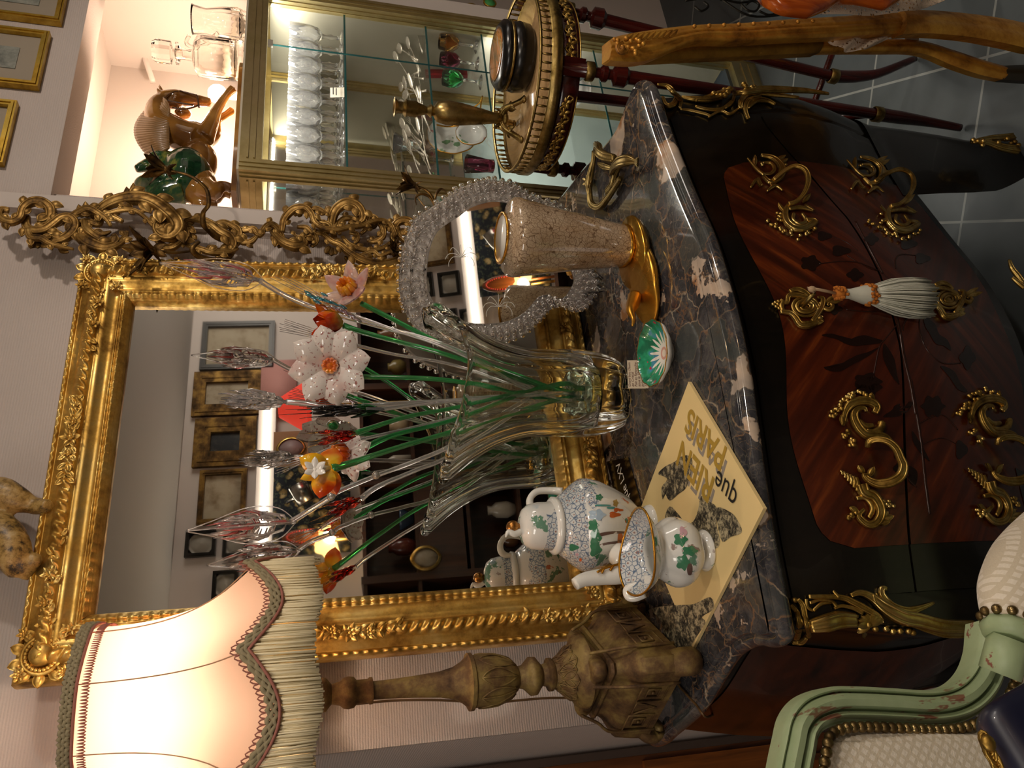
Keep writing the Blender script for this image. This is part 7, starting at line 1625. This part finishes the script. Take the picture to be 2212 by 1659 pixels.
# dark blue handbag with a gilt chain, nearest corner
HB = .50
LEA = simple('navy_leather', '14162A', .38, coat=.25)
HBG = thing('handbag', 'navy leather handbag with gilt chain lying on the armchair, lower left corner', 'handbag', ay(2200, 1600, HB))
A0, A1 = ay(2114, 1560, HB), ay(2290, 1415, HB); B1 = ay(2480, 1640, HB - .03); B0 = ay(2215, 1760, HB - .03)
mb = MB(); cc_ = (A0 + A1 + B0 + B1) / 4; nb_ = (A1 - A0).cross(B0 - A0).normalized(); nb_ = nb_ if nb_.dot(ORG - cc_) > 0 else -nb_
def bag(u, v):
    a = 2 * PI * u; e = .28; cx, cy = math.copysign(abs(math.cos(a)) ** e, math.cos(a)), math.copysign(abs(math.sin(a)) ** e, math.sin(a)); th = PI * v; s_ = math.sin(th) ** .35; h = .020 * math.cos(th)
    p = cc_ + (A1 - A0 + B1 - B0) * .25 * cx * s_ + (B0 - A0 + B1 - A1) * .25 * cy * s_
    return p + nb_ * h
mb.grid(bag, 48, 16, cu=True); mb.build('bag_body', LEA, HBG)
mb = MB(); P = catmull([ay(2128, 1600, HB - .03), ay(2138, 1625, HB - .03), ay(2150, 1645, HB - .03), ay(2160, 1672, HB - .03)], 4)
for i in range(0, len(P) - 1): d = (P[i + 1] - P[i]).normalized(); u_ = d.cross(nb_ if i % 2 else (nb_ + d.cross(nb_)).normalized()); mb.tube([P[i] + d * (.006 * math.cos(q * PI / 5)) + u_ * (.0035 * math.sin(q * PI / 5)) for q in range(11)], .0012, 5)
mb.ell(P[2] + nb_ * .003, (.006, .004, .005), 8, 6); mb.build('gilt_chain', G_BRASS, HBG)

# ---------------------------------------------------------------- gilt chair with violin and lace, upper right
GY0 = .80
GC_ = thing('gilt_chair', 'tall narrow carved gilt wood chair seen edge on in front of the tray table legs', 'chair', (1.15, .8, FZ))
def sweep_box(stations, mat, name, parent, Y, ridges=3, dep=.03):
    """stations: (px, py_top, py_bottom): a rail whose front face spans those rows"""
    mb = MB(); P0_ = catmull([ay(a, b, Y) for a, b, c in stations], 6); P1_ = catmull([ay(a, c, Y) for a, b, c in stations], 6); n_ = len(P0_); L = 14; vs_ = []
    for i in range(n_):
        nr = Vector((-.55, -.83, 0))
        for j in range(L + 1): u = j / L; vs_.append(P0_[i].lerp(P1_[i], u) + nr * (.010 * math.sin(PI * u) + .003 * abs(math.sin(ridges * PI * u))))
        vs_.append(P1_[i] - nr * dep); vs_.append(P0_[i] - nr * dep)
    k = L + 3; mb.add(vs_, [(i * k + j, i * k + (j + 1) % k, (i + 1) * k + (j + 1) % k, (i + 1) * k + j) for i in range(n_ - 1) for j in range(k)] + [tuple(range(k)), tuple((n_ - 1) * k + j for j in range(k))])
    return mb.build(name, mat, parent, auto=50)
sweep_box([(1315, 88, 128), (1335, 78, 132), (1400, 66, 130), (1500, 54, 92), (1600, 50, 90), (1700, 42, 84), (1800, 36, 80), (1900, 29, 74), (1952, 27, 72)], G_CHAIR, 'back_post', GC_, GY0, 4)
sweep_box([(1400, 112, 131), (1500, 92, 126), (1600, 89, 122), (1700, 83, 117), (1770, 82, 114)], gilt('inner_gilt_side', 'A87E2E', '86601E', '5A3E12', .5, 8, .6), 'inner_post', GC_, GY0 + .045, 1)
sweep_box([(1635, 112, 121), (1760, 85, 113), (1900, 84, 112), (1990, 88, 115), (2060, 108, 142), (2120, 128, 162), (2168, 142, 172)], G_CHAIR, 'rear_leg', GC_, GY0 + .05, 2, .02)
sweep_box([(1950, 22, 74), (2010, 22, 72), (2100, 30, 80), (2180, 42, 95), (2260, 60, 112), (2420, 90, 130)], G_CHAIR, 'front_leg', GC_, GY0 - .01, 2)
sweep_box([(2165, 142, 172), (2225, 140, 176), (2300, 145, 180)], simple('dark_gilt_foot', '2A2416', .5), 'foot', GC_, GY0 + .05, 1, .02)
mb = MB(); random.seed(41); pg = lambda a, b: (ay(a, b, GY0 - .022), Vector((-.5, -.85, 0)))
idq = lambda q: q
px_scroll(mb, idq, [(1345, 92), (1335, 100), (1340, 112), (1352, 108), (1348, 98)], [3, 5, 5, 3], pg)
for k in range(9): px_leaf(mb, idq, (1350 + 12 * k, 88 - k), (1366 + 12 * k, 74 - k), 9, pg, 2)
px_bumps(mb, idq, [(1330 + 6 * k, 88 + (k % 4) * 8) for k in range(10)], 4, pg, 2); px_bumps(mb, idq, [(1500 + 32 * k, 57 - k * 1.4) for k in range(9)], 4, pg)
mb.build('carved_crest', G_CHAIR, GC_)
xs0 = ay(1800, 60, GY0).x
MB().add([ay(1955, 70, GY0), ay(1955, 90, GY0 + .08), ay(1940, -160, GY0 + .05), ay(1955, -190, GY0 - .04), ay(1985, 72, GY0), ay(1985, 92, GY0 + .08), ay(1970, -160, GY0 + .05), ay(1985, -190, GY0 - .04)], [(0, 1, 2, 3), (7, 6, 5, 4), (0, 4, 5, 1), (1, 5, 6, 2), (2, 6, 7, 3), (3, 7, 4, 0)]).build('seat_rail', G_CHAIR, GC_, False)
t = NT('crocheted_lace'); v = t.co(); ho = t.vor(v, 130); al = t.ramp(ho.outputs[0], [(.28, 0.0), (.33, 1.0)]); t.set(color='D2BCA4', rough=.9); t.bump(t.noise(v, 500, 2).outputs[0], .6, .002)
tr2 = t.n.new('ShaderNodeBsdfTransparent'); m2 = t.n.new('ShaderNodeMixShader'); t.l(al, m2.inputs[0]); t.l(tr2.outputs[0], m2.inputs[1]); t.l(t.b.outputs[0], m2.inputs[2]); t.l(m2.outputs[0], t.out.inputs[0]); M_LACE = t.m
LC_ = thing('lace_cloth', 'cream crocheted lace cloth draped over the gilt chair under the violin', 'lace cloth', ay(1900, 10, GY0))
def lace(top, bot, Y, nm):
    A_ = catmull([ay(a, b, Y) for a, b in top], 6); B_ = catmull([ay(a, b, Y) for a, b in bot], 6); n_ = min(len(A_), len(B_)); mb = MB()
    mb.grid(lambda u, v: A_[int(round(u * (n_ - 1)))].lerp(B_[int(round(u * (n_ - 1)))], v) + Vector((-.5, -.8, 0)) * (.008 * math.sin(u * 17 + v * 3) + .012 * math.sin(PI * v)), n_, 10); return mb.build(nm, M_LACE, LC_, solid=.001)
lace([(1715, -60), (1800, -60), (1900, -60), (1990, -60), (2045, -60)], [(1722, 18), (1800, 33), (1900, 30), (1975, 23), (2035, 4)], GY0 - .045, 'front_fold')
lace([(1785, 80), (1820, 76), (1860, 74), (1900, 78), (1925, 80)], [(1788, 84), (1812, 104), (1835, 111), (1870, 106), (1922, 82)], GY0 + .025, 'lower_fold')
M_VIOL = m_wood('violin_varnish', '8A2E0C', 'C8641E', 1.5, .12, 'Z')
VI = thing('violin', 'orange varnished violin lying on lace at the upper right edge of the gilt chair', 'violin', ay(1780, 20, GY0 - .09))
mb = MB(); P0_ = [(1682, 38), (1720, 28), (1765, 20), (1810, 14), (1860, 8), (1905, 0)]
c0_, c1_ = ay(1682, 38, GY0 - .08), ay(1915, -2, GY0 - .08); d_ = (c1_ - c0_); L_ = d_.length; d_.normalize(); up_ = (ay(1790, -60, GY0 - .08) - ay(1800, 18, GY0 - .08)); up_ = (up_ - d_ * up_.dot(d_)).normalized(); nn_ = d_.cross(up_).normalized()
wprof = lambda u: interp([0, .06, .2, .36, .48, .6, .75, .92, 1], [.0, .045, .062, .052, .040, .050, .075, .060, 0], u)
for s_ in (0, 1):
    mb.grid(lambda u, v: c0_ + d_ * (L_ * 1.25 * u) + up_ * (.055 + wprof(u) * (1 if s_ else 1) * math.cos(2 * PI * v)) + nn_ * (.016 * math.copysign(abs(math.sin(2 * PI * v)) ** .4, math.sin(2 * PI * v)) * (1 if wprof(u) > 0 else 0)), 40, 24, cv=True)
    break
mb.build('violin_body', M_VIOL, VI)
mb = MB(); q_ = c0_ + d_ * (L_ * .40) + up_ * .02; fn_ = nn_ if nn_.dot(ORG - c0_) > 0 else -nn_
mb.tube(catmull([q_ + fn_ * .0175, q_ + d_ * .012 + up_ * .004 + fn_ * .0175, q_ + d_ * .026 - up_ * .003 + fn_ * .0175, q_ + d_ * .038 + fn_ * .0175], 4), [.0025, .0016, .0025], 6); mb.build('sound_hole', BLACK, VI)
# wrought iron scrolls beyond, at the top edge
T = thing('wrought_iron_stand', 'dark wrought iron scroll stand at the upper right beyond the gilt chair', 'iron stand', ay(1700, -10, 1.45)); mb = MB()
for q in ([(1480, 2), (1540, -6), (1600, 6), (1650, -8)], [(1600, 8), (1615, 22), (1632, 24), (1640, 10), (1625, 2), (1612, 10)], [(1640, 24), (1660, 32), (1680, 26), (1672, 10), (1655, 14)], [(1500, 14), (1515, 24), (1530, 14), (1520, 4)], [(1560, 0), (1620, 34), (1700, 30), (1760, 12)]): mb.tube(catmull([ay(a, b, 1.45) for a, b in q], 5), .004, 6)
e_ = ay(1700, -60, 1.45); mb.tube([ay(1560, 0, 1.45), Vector((e_.x, 1.45, .3)), Vector((e_.x, 1.45, FZ + .002))], .006, 6)
mb.build('iron_scrolls', simple('dark_iron', '2A2620', .5, .8), T)
# ---------------------------------------------------------------- pictures over the alcove, cherub, and the shop opposite (seen in the mirrors)
M_MOUNT = simple('grey_picture_mount', '9A8E7C', .7)
t = NT('pencil_print'); n = t.noise(t.co(), 14, 5, .7); t.set(color=t.ramp(n.outputs[0], [(.35, '5A5E58'), (.55, '8A8C82'), (.7, 'A8A698')]), rough=.6); M_PRINT = t.m
BY = 1.598
def hung(name, label, x0, x1, z0, z1, Y, fw, fm, mount, art, inset=.06, dirn=-1, group=None, depth=.018):
    T = thing(name, label, 'picture', ((x0 + x1) / 2, Y, z0), group); mb = MB()
    def bar(ax0, ax1, az0, az1):
        mb.bx(ax0, ax1, min(Y, Y + dirn * depth), max(Y, Y + dirn * depth), az0, az1)
    bar(x0, x0 + fw, z0, z1); bar(x1 - fw, x1, z0, z1); bar(x0 + fw, x1 - fw, z0, z0 + fw); bar(x0 + fw, x1 - fw, z1 - fw, z1)
    fw2 = fw * .35; d2 = depth + .004
    for (a, b, c, d) in ((x0 + fw * .3, x0 + fw * .3 + fw2, z0 + fw * .3, z1 - fw * .3), (x1 - fw * .3 - fw2, x1 - fw * .3, z0 + fw * .3, z1 - fw * .3), (x0 + fw * .3 + fw2, x1 - fw * .3 - fw2, z0 + fw * .3, z0 + fw * .3 + fw2), (x0 + fw * .3 + fw2, x1 - fw * .3 - fw2, z1 - fw * .3 - fw2, z1 - fw * .3)): mb.bx(a, b, min(Y, Y + dirn * d2), max(Y, Y + dirn * d2), c, d)
    mb.build('frame', fm, T, False)
    y1 = Y + dirn * .006; y2 = Y + dirn * .008
    MB().bx(x0 + fw * .9, x1 - fw * .9, min(Y, y1), max(Y, y1), z0 + fw * .9, z1 - fw * .9).build('mount', mount, T, False)
    if art: MB().bx(x0 + fw + inset, x1 - fw - inset, min(y1, y2), max(y1, y2), z0 + fw + inset, z1 - fw - inset).build('picture_sheet', art, T, False)
    return T
for (pl_, pr2, lab) in (((42, 364), (21, 226), 'gold framed print over the alcove, nearest the carved wall ornament'), ((112, 200), (88, 76), 'gold framed print over the alcove with a small grey landscape, middle one'), ((132, 58), (132, -90), 'gold framed print over the alcove, furthest right at the picture edge')):
    a, b = ay(*pl_, BY), ay(*pr2, BY); x0, x1 = min(a.x, b.x), max(a.x, b.x); z0 = ay(112 if 'middle' in lab else (42 if 'nearest' in lab else 134), 76 if 'middle' in lab else (226 if 'nearest' in lab else 56), BY).z
    hung('gold_framed_print', lab, x0, x1, z0, z0 + .30, BY + .001, .016, G_FRAME, M_MOUNT, M_PRINT, .045, -1, 'gold framed prints over the alcove')
# wooden cherub legs hanging above the mirror
CH2 = thing('carved_cherub', 'carved painted wood cherub hanging above the mirror, only its legs showing', 'carved cherub', ay(40, 1150, 1.55))
t = NT('worn_painted_wood'); n = t.noise(t.co(), 42, 5, .75); t.set(color=t.ramp(n.outputs[0], [(.38, '2A2016'), (.46, '7E6230'), (.56, 'A8884E'), (.68, 'B49A68')]), rough=.42); t.bump(n.outputs[0], .3, .002)
cp = lambda a, b, Y=1.54: ay(a, b, Y)
figure('legs', [], [([cp(-60, 1110, 1.555), cp(-10, 1070, 1.54), cp(30, 1076, 1.53), cp(62, 1090, 1.535)], [.045, .036, .026, .018]), ([cp(62, 1090, 1.535), cp(85, 1094, 1.53), cp(105, 1092, 1.51)], [.016, .016, .012]), ([cp(-60, 1160, 1.555), cp(-10, 1155, 1.53), cp(22, 1172, 1.51), cp(32, 1208, 1.51), cp(44, 1240, 1.525)], [.048, .042, .030, .029, .017]), ([cp(44, 1243, 1.525), cp(62, 1222, 1.515), cp(84, 1203, 1.50)], [.017, .016, .011]),
    ([cp(-160, 1140, 1.55), cp(-100, 1135, 1.55), cp(-60, 1135, 1.555)], [.05, .062, .058])], t.m, CH2, .005)
# reflected point on a plane y = Y behind the camera
MNN = MN.copy(); MPO = mp(.3, .5, .004)
def rf(px, py, Y):
    r = ray(px, py); p = ORG + r * ((MPO - ORG).dot(MNN) / r.dot(MNN)); r2 = r - 2 * r.dot(MNN) * MNN; return p + r2 * ((Y - p.y) / r2.y)
FY = -1.498
def opp(name, label, q0, q1, fw, fm, mount, art, inset, group='pictures on the opposite wall seen in the mirror', Y=FY, depth=.03):
    a, b = rf(*q0, Y), rf(*q1, Y); return hung(name, label, min(a.x, b.x), max(a.x, b.x), min(a.z, b.z), max(a.z, b.z), Y, fw, fm, mount, art, inset, 1, group, depth)
M_BRF = gilt('brown_gilt_frame', '8A6A30', '5E4420', '32240F', .45, 10, .7); M_DGREY = simple('charcoal_frame', '35332F', .4); M_SEPIA = simple('sepia_paper', 'A89A80', .7)
t = NT('old_drawing'); n = t.noise(t.co(), 8, 5, .6); t.set(color=t.ramp(n.outputs[0], [(.35, '7E6A4C'), (.5, 'A3967C'), (.7, 'ACA088')]), rough=.6); M_DRAW = t.m
t = NT('dark_oil_painting'); n = t.noise(t.co(), 9, 5, .6); t.set(color=t.ramp(n.outputs[0], [(.45, '14161A'), (.6, '33322E'), (.72, '9A8E7C')]), rough=.3); M_OIL = t.m
opp('framed_drawing', 'charcoal framed figure drawing reflected in the mirror, furthest right of the row', (440, 700), (592, 798), .035, M_DGREY, M_SEPIA, M_DRAW, .02)
opp('framed_picture', 'dark picture in a wide gilt frame reflected beside the charcoal framed drawing', (422, 808), (562, 897), .075, M_BRF, M_SEPIA, M_DRAW, .004)
opp('framed_painting', 'small dark painting in a deep gilt frame reflected at the middle of the row', (424, 908), (552, 1006), .095, M_BRF, M_OIL, M_OIL, .004)
opp('framed_landscape', 'brown landscape in a bronze frame reflected above the tapestry', (434, 1020), (530, 1130), .03, M_BRF, M_DRAW, M_DRAW, .004)
for q0, q1, lab in (((404, 1150), (466, 1202), 'dark square medallion frame reflected left of the landscape'), ((484, 1150), (535, 1202), 'dark square medallion frame reflected below the highest medallion'), ((462, 1236), (514, 1292), 'dark square medallion frame reflected nearest the lampshade'), ((525, 1236), (575, 1292), 'dark square medallion frame reflected just above the lampshade edge')):
    T = opp('medallion_frame', lab, q0, q1, .02, BLACK, BLACK, None, 0); a, b = rf(*q0, FY), rf(*q1, FY); c = (a + b) / 2; MB().lathe([(0, .018), (.03, .014), (.05, .008), (.062, .006), (.066, .012), (.072, .006)], 36, (c.x, FY, c.z), None, Matrix.Rotation(-PI / 2, 3, 'X')).build('medallion', simple('cream_relief', '9A9488', .4), T)
# lit valance strip
a, b = rf(560, 855, -1.42), rf(588, 1180, -1.42)
T = thing('light_valance', 'long white lit valance across the opposite wall, reflected as a bright band', 'wall light', ((a.x + b.x) / 2, -1.45, 2.0)); zt0, zt1 = b.z + .002, a.z
MB().bx(b.x - .6, a.x, -1.498, -1.43, zt0, zt1).build('white_board', M_PLASTER, T, False)
t = NT('glowing_tube'); t.set(color=(1, .95, .85), emis=(1, .92, .80), es=7.0); MB().tube([(b.x - .55, -1.415, (zt0 + zt1) / 2), (a.x - .05, -1.415, (zt0 + zt1) / 2)], .013, 10).build('tube_lamp', t.m, T)
# red lampshade
c = rf(640, 880, -1.0); s0 = rf(665, 815, -1.0); s1 = rf(665, 945, -1.0); R1 = abs(s0.x - s1.x) * .42; z0 = rf(668, 880, -1.0).z; z1 = rf(603, 880, -1.0).z
t = NT('lit_red_shade'); t.set(color='C8342C', rough=.8, emis='D8402E', es=.55)
T = thing('red_table_lamp', 'lamp with a glowing red cone shade reflected beside the white lily', 'lamp', (c.x, -1.0, FZ)); MB().lathe([(R1, z0), (R1 * .35, z1)], 36, (c.x, -1.0, 0), cap=False).build('red_shade', t.m, T)
MB().lathe([(.13, FZ), (.13, FZ + .02), (.02, FZ + .06), (.015, z0 + .05)], 20, (c.x, -1.0, 0)).build('lamp_stem', G_BRASS, T)
a, b = rf(600, 812, FY), rf(562, 905, FY); MB().bx(min(a.x, b.x), max(a.x, b.x) + .1, FY, FY + .03, min(a.z, b.z) - .12, max(a.z, b.z)).build('pink_board', simple('pink_panel', 'C89088', .7), label='pale pink panel on the opposite wall behind the red lampshade', cat='panel')
# oval portrait, tapestry, spotlight, beads, shell lamp
YT = -1.30
a, b = rf(592, 935, YT), rf(668, 1006, YT); T = thing('oval_portrait', 'oval portrait in a tan square mount reflected between red shade and tapestry', 'picture', ((a.x + b.x) / 2, YT, b.z)); c = (a + b) / 2
MB().bx(min(a.x, b.x), max(a.x, b.x), YT, YT + .012, min(a.z, b.z), max(a.z, b.z)).build('tan_mount', simple('tan_board', '9A7850', .6), T, False); RX = Matrix.Rotation(-PI / 2, 3, 'X')
ro = abs(a.z - b.z) * .42; MB().lathe([(ro * .85, .012), (ro, .012), (ro, .024), (ro * .85, .024)], 40, (c.x, YT, c.z), lambda q, z_: 1 - .2 * abs(math.cos(q)), RX, cap=False).build('oval_rim', G_BRASS, T); MB().lathe([(0, .014), (ro * .86, .014), (ro * .86, .018), (0, .018)], 40, (c.x, YT, c.z), lambda q, z_: 1 - .2 * abs(math.cos(q)), RX).build('portrait', simple('muted_portrait', '8A7A78', .5), T)
MB().bx(c.x - .03, c.x + .03, YT - .03, YT, 1.461, min(a.z, b.z) + .05).build('easel_back', M_WALNUT, T, False)
a, b = rf(592, 1002, -1.40), rf(720, 1175, -1.40)
t = NT('floral_tapestry'); v = t.co(); nd = t.noise(v, 14, 3); vv = t.mix(.06, v, nd.outputs['Color']); f_ = t.vor(vv, 17); g = t.ramp(f_.outputs[0], [(.22, 'D8C28C'), (.34, '8E7C4C'), (.42, '232B36')]); g = t.mix(t.ramp(t.noise(v, 50, 4, .7).outputs[0], [(.52, 0.0), (.58, .7)]), g, '5E6A58'); t.set(color=g, rough=.9)
MB().bx(min(a.x, b.x) - .05, max(a.x, b.x), -1.41, -1.40, min(a.z, b.z) - .1, max(a.z, b.z)).build('floral_tapestry', t.m, label='dark blue floral tapestry with cream blossoms hung opposite, reflected in both mirrors', cat='tapestry')
c = rf(655, 1068, -1.25); MB().tube([c + Vector((-.05, 0, -.02)), c + Vector((.05, .02, .03))], [.05, .055], 24).tube([c, c + Vector((0, -.12, .10))], .01, 8).build('spotlight', simple('brushed_steel', 'A8A49C', .25, 1.0), label='brushed steel cylinder spotlight in front of the tapestry, reflected', cat='spotlight')
c = rf(665, 1160, -1.2); T = thing('coral_necklace', 'coral red bead necklace on a wooden bust reflected beside the shell lamp', 'necklace', c); mb = MB()
for k in range(44):
    a_ = 2 * PI * k / 44; mb.ell(c + Vector((.035 * math.sin(a_), .02, .11 * math.cos(a_))), .006, 7, 5)
mb.build('beads', simple('coral', 'B8382A', .3), T); MB().ell(c, (.05, .015, .14), 16, 10).build('bust', M_CHERRY, T); MB().tube([c - Vector((0, 0, .12)), Vector((c.x, c.y, 1.461))], .008, 6).build('bust_stem', M_CHERRY, T)
c = rf(726, 1166, -1.2); t = NT('lit_shell'); t.set(color='F0C060', emis=(1, .66, .22), es=1.6, rough=.6); t3 = NT('shell_core'); t3.set(emis=(1, .85, .6), es=22.0)
T = thing('shell_lamp', 'scalloped yellow glass lamp glowing at the edge of the tapestry, reflected', 'lamp', c); mb = MB(); mb.grid(lambda u, v: c + Vector(((.02 + .085 * (1 + .07 * math.cos(12 * PI * u)) * v) * math.cos(PI * (u * 1.15 - .08)), .03 - .03 * v * v, (.02 + .105 * (1 + .07 * math.cos(12 * PI * u)) * v) * math.sin(PI * (u * 1.15 - .08)))), 40, 8); mb.build('scalloped_glass', t.m, T, solid=.003)
MB().ell(c + Vector((0, .028, .03)), .022, 12, 8).build('bulb', t3.m, T); MB().tube([c + Vector((0, 0, 0)), Vector((c.x, c.y, 1.461))], .008, 8).build('lamp_stem', G_BRASS, T)
lamp('shell_lamp_light', 'POINT', c + Vector((0, .08, .03)), 2.0, (1, .66, .35), .03)
# dark wooden cabinets along the opposite wall with shelves and curios
T = thing('shop_cabinet', 'long dark wooden shelf cabinet along the opposite wall, reflected below the flowers', 'cabinet', (1.6, -1.3, FZ)); M_DKW = m_wood('dark_shop_wood', '20110A', '4E2C16', .5, .4)
X0_, X1_ = .35, 3.4
MB().bx(X0_, X1_, -1.49, -1.47, FZ, 1.46).build('back_board', M_DKW, T, False)
for z in (FZ + .05, .28, .58, .88, 1.17, 1.46): MB().bx(X0_, X1_, -1.47, -1.16, z - .02, z).build('shelf', M_DKW, T, False)
for x in (X0_, .95, 1.5, 2.1, 2.75, X1_): MB().bx(x - .02, x + .02, -1.47, -1.14, FZ, 1.47).build('upright', M_DKW, T, False)
MB().bx(.955, 1.47, -1.16, -1.145, .9, 1.15).build('drawer_front', M_DKW, T, False)
random.seed(77); cols = ['8A8478', '6E4A2A', 'A89878', '3A4A5E', '7A6A3A', 'B0A898', '5A2A1E']
ki = 0
WORD = {0: 'squat jar', 1: 'tall bottle', 2: 'round bowl'}; CN = {'8A8478': 'grey', '6E4A2A': 'brown', 'A89878': 'tan', '3A4A5E': 'blue grey', '7A6A3A': 'olive', 'B0A898': 'pale', '5A2A1E': 'dark red'}
BAY = ['left end', 'second', 'middle', 'fourth', 'right end']; SHF = {.28: 'lowest', .58: 'second lowest', .88: 'middle', 1.17: 'second highest'}
for z in (.28, .58, .88, 1.17):
    for bi, (xa_, xb_) in enumerate(((.4, .9), (1.0, 1.45), (1.56, 2.05), (2.16, 2.7), (2.8, 3.35))):
        if z == .88 and bi == 1: continue
        for j in range(2):
            x = lerp(xa_, xb_, .28 + .45 * j) + random.uniform(-.04, .04); k = random.randrange(3); col = cols[(ki * 3 + j) % 7]; ki += 1; y = -1.26; h = random.uniform(.10, .17)
            pr = {0: [(.03, 0), (.05, h * .3), (.045, h * .7), (.025, h * .85), (.028, h)], 1: [(.03, 0), (.032, h * .6), (.012, h * .8), (.014, h * 1.1)], 2: [(.025, 0), (.06, h * .4), (.065, h * .5), (.055, h * .5), (0, h * .2)]}[k]
            nm = {0: 'jar', 1: 'bottle', 2: 'bowl'}[k]
            MB().lathe([(r, z + .0005 + q) for r, q in pr], 22, (x, y, 0)).build('curio_' + nm, simple('curio_' + col, col, .25), label='%s %s on %s shelf of reflected cabinet, %s bay, %s' % (CN[col], WORD[k], SHF[z], BAY[bi], ('left', 'right')[j]), cat=nm, group='curios in the reflected cabinet')
for (q, r, lab) in (((920, 1205), .085, 'gilt oval plaque hung on the reflected cabinet front near the teapot'),):
    c = rf(*q, -1.13); T = thing('gilt_plaque', lab, 'plaque', c); MB().lathe([(r * .8, 0), (r, 0), (r, .012), (r * .8, .012)], 36, (c.x, -1.139, c.z), lambda a, z_: 1 - .2 * abs(math.cos(a)), RX, cap=False).build('rim', G_BRASS, T); MB().lathe([(0, .002), (r * .82, .002), (r * .82, .006), (0, .006)], 36, (c.x, -1.139, c.z), lambda a, z_: 1 - .2 * abs(math.cos(a)), RX).build('painted_panel', M_DRAW, T)
